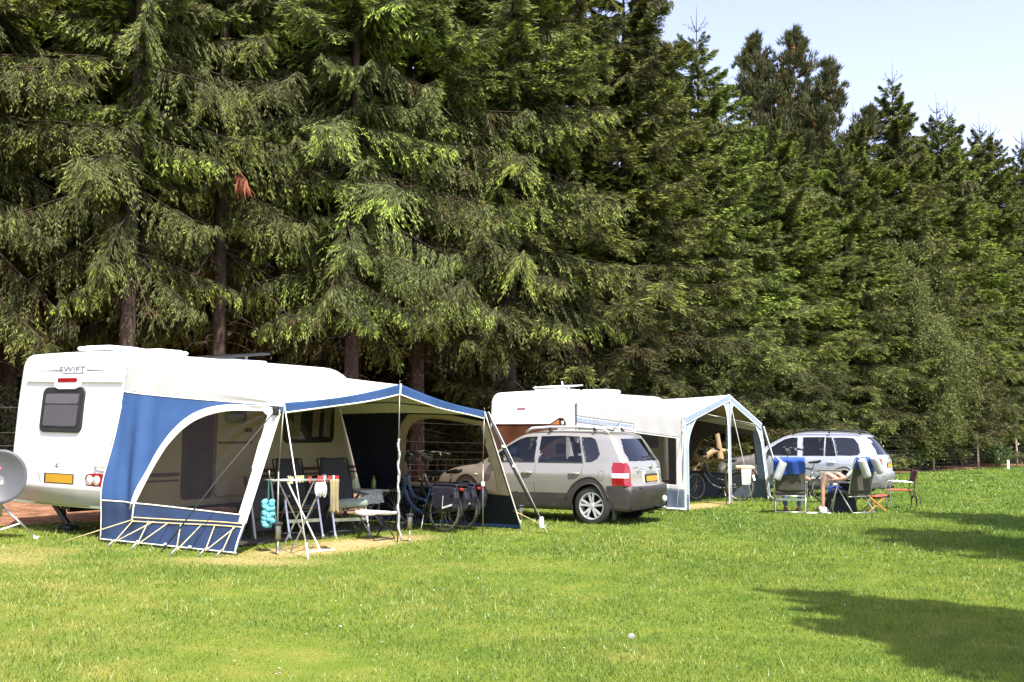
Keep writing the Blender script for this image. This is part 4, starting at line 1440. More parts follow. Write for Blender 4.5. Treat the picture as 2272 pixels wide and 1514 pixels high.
# poles
for (p, top) in (((2.44, .52), TL), ((2.62, 2.93), TM), ((2.86, 4.98), TR)):
    mb = MB(); g0 = gl(W1, *p)
    mb.tube([(p[0], p[1], g0 - .05), (p[0], p[1], 1.0)], .0125, 8)
    mb.tube([(p[0], p[1], 1.0), (top.x, top.y, top.z)], .010, 8)
    mb.tube([(top.x, top.y, top.z), (top.x, top.y, top.z + .07)], .005, 5)
    mb.build('pole', M_pole, A1)
mb = MB(); p = W1 @ Vector((2.86, 4.98, 0)); mb.cbox(2.835, 2.885, 4.955, 5.005, .62, .70, .01); mb.build('pole_clamp', M_white, A1)
mb = MB(); mb.tube([TL + Vector((-.3, .1, -.02)), Vector((2.5, 2.9, 1.97)), TR + Vector((-.2, -.1, .02))], .012, 6); mb.build('cross_pole', M_black, A1)
mb = MB(); mb.tube([Vector((.1, 2.9, 2.45)), TM + Vector((0, 0, -.03))], .012, 6); mb.build('roof_pole', M_black, A1)
# rolled strip of cloth twisted round the middle pole
mb = MB()
pts = []
for k in range(40):
    z = gl(W1, 2.6, 2.9) + .02 + k * .039
    pts.append((2.63 + .011 * math.sin(k * .8) + (.05 if k < 8 else 0) * (1 - k / 8), 2.93 + .011 * math.cos(k * .8), z))
mb.tube(pts, [.014 + .007 * math.sin(k * .9) ** 2 for k in range(40)], 7)
mb.build('tied_flap', mat('greyish_white_cotton', (.40, .385, .38), .9, vary=.35, scale=25), A1)
# front guys
g0 = gl(W1, 3.06, .43)
mb = MB(); mb.tube([TL + Vector((0, 0, .02)), Vector((3.02, .44, g0 + .09))], .008, 6); mb.tube([Vector((3.0, .445, g0 + .2)), Vector((3.06, .43, g0 - .05))], .016, 6)
mb.build('guy_rope', mat('white_guy_rope', (.72, .71, .68), .8, vary=.08), A1)
g0 = gl(W1, 3.71, 5.69)
mb = MB(); e = Vector((3.60, 5.62, g0 + .2))
mb.tube([TR + Vector((.02, .05, 0)), TR.lerp(e, .45), e], [.014, .026, .014], 6)
mb.build('storm_strap', M_strap, A1)
mb = MB(); mb.tube([TR + Vector((.06, .04, 0)), e + Vector((.02, 0, .02))], .007, 5)
for t in (.32, .5): q = TR.lerp(e, t); mb.cbox(q.x - .01, q.x + .05, q.y - .02, q.y + .03, q.z - .02, q.z + .03, .008)
mb.build('guy_rope', mat('white_guy_rope', (.7, .7, .7)), A1)
mb = MB(); mb.M = Matrix.Translation(e) @ Matrix.Rotation(R(-8), 4, 'Y'); mb.cbox(-.03, .045, -.02, .04, -.12, .07, .012); mb.M = None
mb.build('runner', M_white, A1)
mb = MB(); mb.tube([e, Vector((3.74, 5.66, g0 - .03))], .008, 5); mb.build('guy_rope', M_ytape, A1)
mb = MB(); mb.tube([farP(.98, .16) + Vector((.02, 0, 0)), Vector((3.45, 6.3, gl(W1, 3.45, 6.3)))], .006, 5); mb.build('guy_rope', M_ytape, A1)

# ------------------------------------------------------------------ the pale grey awning on the second caravan
A2 = thing('caravan_awning', 'pale grey awning with arched front openings, on the second caravan', 'awning', tuple(O2), YAW2)
I2 = W2.inverted()


def l2(x, y, z): return I2 @ Vector((x, y, z))


a_L = l2(3.75, 22.86, -.05); a_C = l2(5.12, 25.0, -.05); a_R = l2(6.60, 27.0, -.05)
tL = a_L + Vector((0, 0, 2.02)); tC = a_C + Vector((.05, 0, 2.60)); tR = l2(6.42, 27.0, -.05) + Vector((0, 0, 1.92))
rL = Vector((.06, .10, 2.44)); rR = Vector((.06, (tR.y - tL.y) + .2, 2.46))


def edge2(u):
    if u < .5: return tL.lerp(tC, u * 2)
    return tC.lerp(tR, u * 2 - 1)


def roof2(u, v):
    b = rL.lerp(rR, u) + Vector((-.04, 0, .08))
    if u < .08: b.z -= .10 * (1 - u / .08)
    # gable ridge runs back from the front peak
    ridge = (1 - abs(u - .5) * 2)
    f = edge2(u)
    p = b.lerp(f, v)
    lin = b.lerp(tL.lerp(tR, u), v)
    p.z = max(p.z, lin.z) - .03 * math.sin(math.pi * v)
    return p


S_ = sheet(roof2, 60, 34, lambda u, v: 'roof')
solid(S_['roof'].build('roof', M_canvas, A2))
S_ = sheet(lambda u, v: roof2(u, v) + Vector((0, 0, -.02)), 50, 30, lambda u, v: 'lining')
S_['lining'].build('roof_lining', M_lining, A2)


def val2(u, v): return edge2(u) + Vector((.015, 0, .02 - .17 * v))


S_ = sheet(val2, 60, 8, lambda u, v: 'w' if (v < .2 or v > .86) else 'b')
va = solid(S_['b'].build('valance', M_greyblue, A2))
solid(S_['w'].build('piping', M_white, va), .01)


# front pillars: strips of cloth that flare into arches at the top
def pillar(foot, wl, wr, flare_l, flare_r, top, name):
    def P(u, v):
        q_ = min(1, max(0, (v - .70) / .30)); k = 1 - math.sqrt(max(0, 1 - q_ * q_))
        z0 = foot.z + .02
        base = foot.lerp(Vector((top.x, top.y, foot.z)), v)
        y = -(wl + flare_l * k) * (1 - u) + (wr + flare_r * k) * u
        q = 0
        zt = top.z - .13
        # follow the sloping edge near the top
        d = edge_dir(y, top)
        z = z0 + (zt - z0) * v + d * k
        return Vector((base.x + .02 * math.sin(u * 9) * (1 - k), base.y + y, z))

    def edge_dir(y, top):
        s1 = (tC.z - tL.z) / (tC.y - tL.y); s2 = (tR.z - tC.z) / (tR.y - tC.y)
        if top is tC: return y * (s1 if y < 0 else s2)
        return y * (s1 if top is tL else s2)
    cls = lambda u, v: 'w' if (u < .14 or u > .86 or .44 < u < .56) else ('s' if v < .17 else 'b')
    S = sheet(P, 28, 60, cls)
    o = solid(S['b'].build('front_pillar', M_greyblue, A2), .006)
    solid(S['w'].build('piping', M_white, o), .010)
    if 's' in S: solid(S['s'].build('mud_skirt', M_greyskirt, o), .006)
    return o


pillar(a_L, .02, .20, .0, .60, tL, 'l')
pillar(a_C + Vector((.05, 0, 0)), .075, .075, .42, .40, tC, 'c')
pillar(a_R, .15, .02, .42, .0, tR, 'r')
for (b, t) in ((a_L, tL), (a_C, tC), (a_R, tR)):
    mb = MB(); mb.tube([b + Vector((-.05, 0, -.05)), t + Vector((-.05, 0, -.03))], .014, 8); mb.build('pole', M_pole, A2)
# near side wall, with a long film window and printed eyelet band under the roof edge
sP = bilerp(Vector((.10, .0, gl(W2, .1, 0) + .02)), a_L + Vector((0, -.02, .02)), tL + Vector((0, 0, -.02)), rL + Vector((0, 0, -.02)))


def s_cls(u, v):
    if v > .86: return 'cream'
    if v > .80 and u < .55: return 'stripe'
    if v > .79: return 'cream'
    if .05 < u < .36 and .28 < v < .78: return 'film'
    if .44 < u < .93 and .28 < v < .78: return 'film'
    if v < .23: return 'skirt'
    return 'grey'


S_ = sheet(sP, 110, 80, s_cls, lambda u, v: Vector((0, -.012 * math.sin(u * 40 + v * 6) * (1 - v), 0)))
o = solid(S_['grey'].build('side_panel', M_canvas, A2))
solid(S_['cream'].build('upper_panel', mat('pale_side_canvas', (.60, .585, .57), .85, vary=.04), o)); S_['film'].build('window', M_film2, o); solid(S_['skirt'].build('mud_skirt', M_greyskirt, o))
mst, nt_, out_ = nodes('striped_blue_grey_band')
p_ = N(nt_, 'ShaderNodeBsdfDiffuse'); wv = N(nt_, 'ShaderNodeTexWave', i_Scale=9.0); tc_ = N(nt_, 'ShaderNodeTexCoord')
L(nt_, tc_.outputs['Object'], wv.inputs['Vector']); rr_ = ramp(nt_, wv.outputs['Fac'], [(.35, (.22, .30, .45)), (.6, (.6, .63, .68))])
L(nt_, rr_.outputs[0], p_.inputs[0]); L(nt_, p_.outputs[0], out_.inputs[0])
solid(S_['stripe'].build('stripe_band', mst, o))
mb = MB(); mb.tube([sP(u, .005) + Vector((0, -.02, .03)) for u in np.linspace(-.1, 1, 14)], .022, 6); mb.build('draught_tube', M_white, o)
# far side wall
fP = bilerp(Vector((.1, rR.y, gl(W2, .1, rR.y) + .02)), a_R + Vector((0, .1, .02)), tR + Vector((0, .02, -.02)), rR + Vector((0, 0, -.02)))
f2win = [(p.x, p.y) for p in spline([(.22, .30), (.25, .45), (.38, .68), (.60, .80), (.88, .83)], 6)] + [(.90, .30)]


def f_cls(u, v):
    if v > .90: return 'cream'
    if inside(f2win, u, v): return 'film'
    if u > .90 and v > .26: return 'edge'
    if v < .27: return 'skirt'
    return 'navy'


S_ = sheet(fP, 90, 70, f_cls, lambda u, v: Vector((0, .015 * math.sin(u * 30) * v * (1 - v) * 3, 0)))
o = solid(S_['navy'].build('side_panel', mat('brown_grey_lining', (.10, .085, .085), .9), A2))
solid(S_['cream'].build('upper_panel', M_canvas, o)); S_['film'].build('window', M_film, o); solid(S_['skirt'].build('mud_skirt', M_greyskirt, o))
solid(S_['edge'].build('edge_band', M_greyblue, o))
mb = MB(); mb.tube([tL + Vector((-.15, .1, -.06)), tC + Vector((-.25, 0, -.52)), tR + Vector((-.2, -.1, .0))], .016, 6); mb.build('cross_pole', M_black, A2)
# guys
for (t, g) in ((tR, l2(6.9, 26.6, -.06)), (tC, l2(5.62, 24.55, -.06)), (tL, l2(3.45, 22.2, -.06))):
    mb = MB(); mb.tube([t + Vector((.02, 0, -.05)), g], .013 if t is tR else .007, 5); mb.build('guy_rope', M_strap if t is tR else M_rope, A2)
mb = MB(); mb.tube([tR + Vector((.06, .0, -.05)), l2(6.93, 26.6, -.06)], .01, 5); mb.build('guy_rope', M_white, A2)

# dark sheets added to stand in for the canopy shade on both awning floors
for (Wm, o_, yaw, x1, y1, lab) in ((W1, O1, YAW, 1.55, 5.0, 'dark sheet standing in for shade on the floor of the blue awning'), (W2, O2, YAW2, 1.7, 4.6, 'dark sheet standing in for shade on the floor of the grey awning')):
    t = thing('shade_sheet', lab, 'shade_sheet', tuple(o_), yaw)
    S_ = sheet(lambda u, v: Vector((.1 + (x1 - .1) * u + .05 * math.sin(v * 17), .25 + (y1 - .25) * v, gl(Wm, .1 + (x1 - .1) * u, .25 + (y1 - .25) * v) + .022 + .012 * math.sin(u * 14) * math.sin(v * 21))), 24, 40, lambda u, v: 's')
    S_['s'].build('sheet', mat('dark_shade_sheet', (.055, .052, .050), .85, vary=.25, scale=6, dirt=((.14, .11, .08), 2.5, .5)), t)
# ------------------------------------------------------------------ cars
def car_paint(name, col, dirt):
    m, nt, out = nodes(name)
    p = N(nt, 'ShaderNodeBsdfPrincipled')
    tc = N(nt, 'ShaderNodeTexCoord')
    nz = N(nt, 'ShaderNodeTexNoise', i_Scale=2.0, i_Detail=6.0)
    L(nt, tc.outputs['Object'], nz.inputs['Vector'])
    sp = N(nt, 'ShaderNodeSeparateXYZ'); L(nt, tc.outputs['Object'], sp.inputs[0])
    mr = N(nt, 'ShaderNodeMapRange'); mr.inputs[1].default_value = .95; mr.inputs[2].default_value = .35
    L(nt, sp.outputs['Z'], mr.inputs[0])
    mu = N(nt, 'ShaderNodeMath', operation='MULTIPLY'); L(nt, mr.outputs[0], mu.inputs[0]); L(nt, nz.outputs['Fac'], mu.inputs[1])
    mx = N(nt, 'ShaderNodeMixRGB'); mx.inputs[1].default_value = (*col, 1); mx.inputs[2].default_value = (*dirt, 1)
    L(nt, mu.outputs[0], mx.inputs[0]); L(nt, mx.outputs[0], p.inputs['Base Color'])
    p.inputs['Metallic'].default_value = .45; p.inputs['Roughness'].default_value = .30
    p.inputs['Coat Weight'].default_value = .8; p.inputs['Coat Roughness'].default_value = .05
    L(nt, p.outputs[0], out.inputs[0])
    return m


M_clad = mat('brown_grey_plastic_cladding', (.040, .034, .033), .5, vary=.12, scale=5, bump=.1, bscale=300, dirt=((.09, .07, .055), 3, .5))
M_silver = mat('silver_wheel_paint', (.62, .62, .63), .3, .4, vary=.04, coat=.4, dirt=((.35, .32, .28), 8, .3))
M_seat = mat('dark_seat_cloth', (.03, .03, .032), .9, vary=.2)
M_seatl = mat('grey_seat_cloth', (.30, .31, .31), .9, vary=.1)


def make_car(P, paint, clad, root):
    """P: dict of measured outlines, x forward from the rear axle, y left, z up (metres)"""
    sil = [(p.x, p.y) for p in spline(P['sil'], 14)]
    W0 = P['W']; xr = P['sil'][0][0]; xf = P['sil'][-1][0]
    prof = P['prof']

    def side_w(z): return np.interp(z, [a for a, b in prof], [b for a, b in prof])

    def plan(x):
        f = 1.0
        if x > P['xf0']: f -= P['pf'] * ((x - P['xf0']) / (xf - P['xf0'])) ** 2.2
        if x < P['xr0']: f -= P['pr'] * ((P['xr0'] - x) / (P['xr0'] - xr)) ** 2.2
        return f
    zb = P['zb']
    # ring: bottom centre -> side -> corner arc -> roof centre (left half), mirrored
    NB, NS, NC, NT = 2, P.get('NS', 64), 8, 26
    half = []
    for (x, zt) in sil:
        pl = plan(x)
        r = min(P['rc'], (zt - zb) * .45)
        ring = []
        wb = side_w(zb) * pl
        for k in range(NB): ring.append((x, wb * k / NB, zb))
        zs = zt - r
        for k in range(NS):
            z = zb + (zs - zb) * k / (NS - 1); ring.append((x, side_w(z) * pl, z))
        ws = side_w(zs) * pl
        tilt = math.atan2((side_w(zs - .05) - side_w(zs)) * pl, .05)
        rr = min(r / max(.3, 1 - math.sin(tilt)), ws * .8)
        a0 = tilt
        cx = ws - rr * math.cos(a0); cz0 = zs - rr * math.sin(a0)
        lift = zt - (cz0 + rr)
        for k in range(1, NC + 1):
            a = a0 + (math.pi / 2 - a0) * k / NC
            ring.append((x, cx + rr * math.cos(a), cz0 + rr * math.sin(a) + lift * (k / NC)))
        crown = P['crown']
        for k in range(1, NT + 1):
            y = cx * (1 - k / NT); ring.append((x, y, zt + crown * (1 - (y / max(cx, .01)) ** 2)))
        half.append(ring)

    def bow(p):
        x, y, z = p
        q = (abs(y) / W0)
        if x < P['xr0'] + .25:
            wgt = min(1, (P['xr0'] + .25 - x) / .45); x += P['br'] * wgt * (q ** 2.5)
        if x > xf - 1.1:
            wgt = min(1, (x - xf + 1.1) / .9); x -= P['bf'] * wgt * (q ** 2.2)
        return (x, y, z)

    H = len(half[0])
    parts = {}
    maps = {}

    def emit(key, ids, pts):
        mb = parts.setdefault(key, MB()); mp = maps.setdefault(key, {})
        out = []
        for i, p in zip(ids, pts):
            if i not in mp: mp[i] = len(mb.v); mb.v.append(p)
            out.append(mp[i])
        if len(set(out)) < 3: return
        mb.f.append(tuple(out)); mb.m.append(0); mb.s.append(True)
    side_lo, side_hi = NB, NB + NS + NC
    wins = P['wins']
    for sgn in (1, -1):
        for i in range(len(sil) - 1):
            for k in range(H - 1):
                c = [half[i][k], half[i + 1][k], half[i + 1][k + 1], half[i][k + 1]]
                x = sum(p[0] for p in c) / 4; y = sum(p[1] for p in c) / 4; z = sum(p[2] for p in c) / 4
                key = 'body'
                if side_lo <= k < side_hi:
                    for n_, poly in wins.items():
                        if inside(poly, x, z): key = ('win', n_, sgn); break
                    else:
                        hole = False
                        for wx in (0, P['wb']):
                            d = math.hypot(x - wx, z - P['wz'])
                            if d < P['wr']: hole = True
                            elif d < P['ar'] and z < P['arz']: key = 'cladding'
                        if hole: key = None
                        elif z < P['zc'] and key == 'body': key = 'cladding'
                elif k < side_lo:
                    key = 'cladding'
                    if any(math.hypot(x - wx, z - P['wz']) < P['wr'] and y > .45 for wx in (0, P['wb'])): key = None
                else:
                    # top and ends
                    seg = i
                    rg = P['rear_glass']; wg = P['wind']
                    if rg[0] < z < rg[1] and x < .2 and abs(y) < rg[2] - rg[3] * (z - rg[0]): key = ('rear_window', 0, 0)
                    elif wg[0] < z < wg[1] and x > 1.2 and abs(y) < wg[2] - wg[3] * (z - wg[0]): key = ('windscreen', 0, 0)
                    elif z < P['zbump'] and (x < -.5 or x > P['wb'] + .5): key = 'cladding'
                if key == 'body' and z < P['zbump'] and (x < P['xbr'] or x > P['xbf']): key = 'cladding'
                if key is None: continue
                pts = []
                ids = []
                for (a, b) in ((i, k), (i + 1, k), (i + 1, k + 1), (i, k + 1)):
                    p = half[a][b]
                    p = bow((p[0], sgn * p[1], p[2]))
                    if key == 'cladding' and P.get('cladout'):
                        p = (p[0], p[1] + sgn * P['cladout'] * (1 if b >= side_lo else 0), p[2])
                    pts.append(p); ids.append((a, b, sgn if 0 < b < H - 1 else 0))
                if sgn < 0: pts.reverse(); ids.reverse()
                emit(key, ids, pts)

    def surf(x, z, sgn=1, out=0):
        y = side_w(z) * plan(x)
        p = bow((x, sgn * y, z)); return Vector((p[0], p[1] + sgn * out, p[2]))
    body = parts['body'].build('body', paint, root)
    parts['cladding'].build('cladding', clad, root)
    wn = {'f': 'window', 'r': 'window', 'q': 'window', 'v': 'window'}
    for key, mb in parts.items():
        if isinstance(key, tuple):
            if key[0] == 'win':
                o = mb.build('window', M_glassrear if key[1] in P['dark'] else M_glass, root)
                mb2 = MB()
                poly = wins[key[1]]
                mb2.tube([surf(x, z, key[2], .002) for x, z in poly], .011, 6, closed=True)
                mb2.build('window_trim', M_black, o)
            else:
                mb.build(key[0], M_glassrear if key[0] == 'rear_window' else M_glass, root)
    # shut lines, sills
    for sgn in (1, -1):
        for line in P['seams']:
            mb = MB(); mb.tube([surf(x, z, sgn, -.002) for x, z in line], .005, 5); mb.build('seam', M_black, root)
        for (x, z) in P['handles']:
            mb = MB()
            a = surf(x, z, sgn)
            mb.ell((a.x, a.y - sgn * .012, a.z - .01), (.085, .02, .045), 14, 8, 1)
            mb.tube([surf(x - .115, z + .008, sgn, .005), surf(x - .08, z + .012, sgn, .03), surf(x + .05, z + .008, sgn, .032), surf(x + .1, z, sgn, .005)], .015, 7, 0)
            mb.build('door_handle', [M_lgrey if P['chrome_handles'] else paint, paint], root)
        # arch lips
        for wx in (0, P['wb']):
            mb = MB()
            a0, a1 = R(-18), R(198)
            pts = [surf(wx + P['wr'] * math.cos(a), max(zb + .02, P['wz'] + P['wr'] * math.sin(a)), sgn, .012) for a in np.linspace(a0, a1, 30)]
            mb.tube(pts, .016, 6)
            if P.get('cladout'):
                pts = [surf(wx + P['ar'] * math.cos(a), P['wz'] + P['ar'] * math.sin(a), sgn, .006) for a in np.linspace(R(14), R(166), 30)]
                mb.tube(pts, .016, 6)
            mb.build('wheel_arch', clad, root)
            mb = MB()
            yy = sgn * W0
            n = 20
            for k in range(n):
                a, b = R(-30) + R(240) * k / n, R(-30) + R(240) * (k + 1) / n
                rw = P['wr'] + .012
                f = lambda t, y: (wx + rw * math.cos(t), y, P['wz'] + rw * math.sin(t))
                mb.add([f(a, yy * .93), f(b, yy * .93), f(b, yy * .55), f(a, yy * .55)], [(0, 1, 2, 3)], 0, True)
            mb.prism([(wx + (P['wr'] + .02) * math.cos(a), P['wz'] + (P['wr'] + .02) * math.sin(a)) for a in np.linspace(R(-30), R(210), 20)], lambda a, b, t: (a, t, b), yy * .54, yy * .55)
            mb.build('wheel_well', M_black, root)
    # wheels
    def wheel(r, w):
        ty = MB()
        ty.lathe([(r * .66, -w / 2), (r * .86, -w * .52), (r * .965, -w * .44), (r, -w * .3), (r, w * .3), (r * .965, w * .44), (r * .86, w * .52), (r * .66, w / 2)], axis=(0, 1, 0), n=40, cap=False)
        for k in range(44):
            a = 2 * math.pi * k / 44
            ty.bar((r * .985 * math.cos(a), -w * .3, r * .985 * math.sin(a)), (r * .985 * math.cos(a + .04), w * .3, r * .985 * math.sin(a + .04)), .012, .02, up=(math.cos(a), 0, math.sin(a)))
        rm = MB()
        rm.lathe([(r * .69, w * .5), (r * .66, w * .52), (r * .63, w * .47), (r * .60, w * .1), (r * .60, -w * .4), (r * .69, -w * .45)], axis=(0, 1, 0), n=40, mat=0, cap=False)
        rm.lathe([(.001, -w * .1), (r * .6, -w * .1)], axis=(0, 1, 0), n=30, mat=1)
        for k in range(5):
            a = 2 * math.pi * k / 5 + .3
            for da in (-.15, .15):
                c, s = math.cos(a + da), math.sin(a + da); c2, s2 = math.cos(a + da * 1.35), math.sin(a + da * 1.35)
                rm.bar((r * .12 * c, w * .36, r * .12 * s), (r * .62 * c2, w * .44, r * .62 * s2), r * .105, .035, up=(0, 1, 0), mat=0)
            rm.lathe([(.012, 0), (.012, .012)], (r * .17 * math.cos(a + .6), w * .38, r * .17 * math.sin(a + .6)), (0, 1, 0), 8, 1)
        rm.lathe([(r * .22, w * .3), (r * .2, w * .42), (r * .1, w * .46), (.001, w * .46)], axis=(0, 1, 0), n=20, mat=0)
        return ty, rm
    r = P['tyre']
    for wx in (0, P['wb']):
        for sgn in (1, -1):
            ty, rm = wheel(r, .225)
            o = bpy.data.objects.new('wheel', None); COL.objects.link(o); o.parent = root
            o.location = (wx, sgn * P['track'] / 2, r); o.rotation_euler = (0, R(20 * wx), 0 if sgn == 1 else math.pi)
            ty.build('tyre', M_rubber, o); rm.build('rim', [M_silver, M_black], o)
    # underside
    mb = MB(); mb.box(-.55, P['wb'] + .5, -.62, .62, zb - .03, zb + .12)
    mb.lathe([(.05, -.75), (.05, .75)], (0, 0, r), (0, 1, 0), 10); mb.lathe([(.05, -.75), (.05, .75)], (P['wb'], 0, r), (0, 1, 0), 10)
    mb.build('underbody', M_black, root)
    # cabin
    mb = MB()
    mb.box(-.6, 2.2, -.72, .72, zb + .15, .62)
    for (x, w) in ((1.05, .5), (.10, 1.25)):
        ys = (.36, -.36) if w == .5 else (0,)
        for y in ys:
            mb.M = Matrix.Translation((x, y, .62)) @ Matrix.Rotation(R(-14), 4, 'Y')
            mb.cbox(-.07, .07, -w / 2, w / 2, 0, .58, .05); mb.M = None
            mb.cbox(x, x + .48, y - w / 2, y + w / 2, .6, .74, .05)
        for y in (.36, -.36):
            mb.M = Matrix.Translation((x - .16, y, 1.24)) @ Matrix.Rotation(R(-8), 4, 'Y'); mb.cbox(-.05, .05, -.14, .14, 0, .2, .045); mb.M = None
    mb.cbox(1.75, 2.25, -.7, .7, .7, 1.02, .06)
    mb.build('seats', M_seat, root)
    mb = MB(); c = Vector((1.55, .36, 1.0)); ax = Vector((-.85, 0, .5)).normalized(); u = ax.orthogonal().normalized(); v = ax.cross(u)
    mb.tube([c + (u * math.cos(t) + v * math.sin(t)) * .185 for t in np.linspace(0, 6.283, 28)[:-1]], .014, 6, closed=True); mb.bar(c - u * .17, c + u * .17, .05, .02)
    mb.tube([c, c - ax * .3], .03, 6)
    mb.build('steering_wheel', M_black, root)
    # mirrors
    for sgn in (1, -1):
        mx_, mz_ = P['mirror']
        mb = MB(); a = surf(mx_, mz_, sgn)
        mb.ell((a.x - .02, a.y + sgn * .13, mz_ + .05), (.06, .105, .085), 14, 10, 0)
        mb.tube([a, (a.x - .02, a.y + sgn * .1, mz_ + .03)], .025, 6, 0)
        mb.prism(rpoly(-.085, .085, -.06, .06, .03, 3), lambda p, q, t: (a.x - .075 - t, a.y + sgn * .13 + p, mz_ + .05 + q), 0, .008, 1)
        mb.build('wing_mirror', [paint, M_black], root)
    # fuel flap outline, side repeater
    mb = MB(); fx, fz = P['flap']
    mb.tube([surf(fx + .085 * math.cos(t), fz + .085 * math.sin(t), -P['flapside'] if False else 1, .001) for t in np.linspace(0, 6.283, 25)[:-1]], .003, 4, closed=True)
    mb.build('fuel_flap', M_clad, root)
    for sgn in (1, -1):
        mb = MB(); a = surf(*P['repeater'], sgn); mb.ell((a.x, a.y, a.z), (.045, .014, .022)); mb.build('side_repeater', M_orange if P['orange'] else M_clear, root)
    return surf, body


# ---- silver beige off-roader
P1 = dict(
    sil=[(-.80, .27), (-.83, .38), (-.865, .52), (-.875, .64), (-.84, .70), (-.79, .72), (-.775, .80), (-.765, .95), (-.735, 1.09), (-.64, 1.23), (-.50, 1.43), (-.42, 1.53), (-.34, 1.59), (-.1, 1.635), (.4, 1.665), (.9, 1.67), (1.25, 1.65), (1.55, 1.585),
         (1.9, 1.38), (2.3, 1.125), (2.42, 1.06), (2.6, 1.035), (3.0, .985), (3.3, .915), (3.46, .83), (3.53, .72), (3.56, .55), (3.54, .40), (3.48, .27)],
    W=.90, prof=[(.25, .84), (.32, .868), (.45, .885), (.6, .892), (.75, .897), (.86, .897), (.90, .893), (.97, .870), (1.04, .848), (1.10, .825), (1.2, .800), (1.35, .745), (1.5, .685), (1.58, .64), (1.67, .55)],
    xf0=2.55, pf=.10, xr0=-.25, pr=.05, zb=.27, rc=.10, crown=.02, br=.17, bf=.30,
    wins={'f': [(2.16, 1.10), (2.02, 1.205), (1.78, 1.375), (1.55, 1.505), (1.42, 1.545), (1.20, 1.56), (1.17, 1.10)],
          'r': [(1.09, 1.10), (1.11, 1.562), (.7, 1.568), (.34, 1.555), (.28, 1.40), (.19, 1.10)],
          'q': [(.28, 1.545), (.22, 1.36), (.12, 1.12), (.02, 1.13), (-.12, 1.19), (-.16, 1.25), (-.06, 1.42), (.02, 1.51), (.1, 1.54)]},
    dark=('q',), wb=2.70, wz=.345, wr=.395, ar=.505, arz=1.0, zc=.555, cladout=.012, zbump=.70, xbr=-.46, xbf=3.12,
    rear_glass=(1.13, 1.525, .74, .62), wind=(1.10, 1.57, .78, .35),
    seams=[[(1.14, z) for z in (.35, .5, .7, .9, 1.08)], [(.17, 1.09), (.19, .98), (.19, .9), (.20, .85)], [(2.20, 1.08), (2.25, .8), (2.24, .4)], [(1.14, .35), (1.7, .34), (2.24, .36)], [(1.14, .35), (.8, .34), (.52, .36)]],
    handles=[(1.30, .90), (.34, .90)], chrome_handles=False, tyre=.345, track=1.55, mirror=(2.02, 1.10), flap=(-.30, .88), flapside=1, repeater=(2.40, .86), orange=False)
M_paint1 = car_paint('silver_beige_metallic_paint', (.375, .35, .315), (.25, .215, .18))
car1 = thing('parked_car', 'silver beige off-roader with grey lower cladding parked beside the blue awning', 'car', (1.93, 20.32, float(gz(1.93)) - .01), R(150))
car1.scale = (1.05, 1.05, 1.05)
surf1, _b = make_car(P1, M_paint1, M_clad, car1)


def xs_at(P, z, lo=True):
    """x of the rear end at height z on the centre line"""
    pts = spline(P['sil'], 14)
    best = None
    for a, b in zip(pts[:-1], pts[1:]):
        if a.x < .3 and (a.y - z) * (b.y - z) <= 0 and a.y != b.y:
            t = (z - a.y) / (b.y - a.y); return a.x + (b.x - a.x) * t
    return pts[0].x


def rear_pt(P, y, z, out=.0):
    x = xs_at(P, z); q = abs(y) / P['W']
    wgt = min(1, (P['xr0'] + .25 - x) / .45)
    return Vector((x + P['br'] * wgt * q ** 2.5 - out, y, z))


def rear_patch(mb, P, poly, out=.012, mat=0, depth=.03):
    """raised piece on the tail; poly in (y, z)"""
    def f(a, b, t):
        p = rear_pt(P, a, b); return (p.x - t, a, b)
    return mb.prism(poly, f, -depth, out, mat)


# tail lamps wrap round the corner: strips following side and tail
def tail_lamp(P, surf, sgn, zs, root, xfn, wy, band):
    mb = MB()
    rows = []
    for z in np.linspace(zs[0], zs[1], 16):
        x0 = xfn(z)
        row = []
        for x in np.linspace(x0, max(xs_at(P, z) + P['br'] * .9, xs_at(P, z) + .02), 6):
            row.append(surf(x, z, sgn, .012))
        yw = abs(row[-1].y)
        for y in np.linspace(yw - .01, yw - wy(z), 5):
            p = rear_pt(P, sgn * y, z, .012); row.append(p)
        rows.append(row)
    n = len(rows[0])
    for i in range(15):
        for k in range(n - 1):
            t = (i + .5) / 15
            m = 1 if (band[0] < t < band[1] and k < n - 2) else 0
            mb.add([rows[i][k], rows[i][k + 1], rows[i + 1][k + 1], rows[i + 1][k]], [(0, 1, 2, 3)], m, True)
    return mb


for sgn in (1, -1):
    mb = tail_lamp(P1, surf1, sgn, (.71, 1.11), car1, lambda z: -.575 + .03 * (z - .7) / .4 if z < 1.0 else -.55 + .02, lambda z: .17 * (1 - ((z - .71) / .42) ** 4 * .8), (.36, .56))
    mb.build('tail_light', [M_red, M_clear], car1)
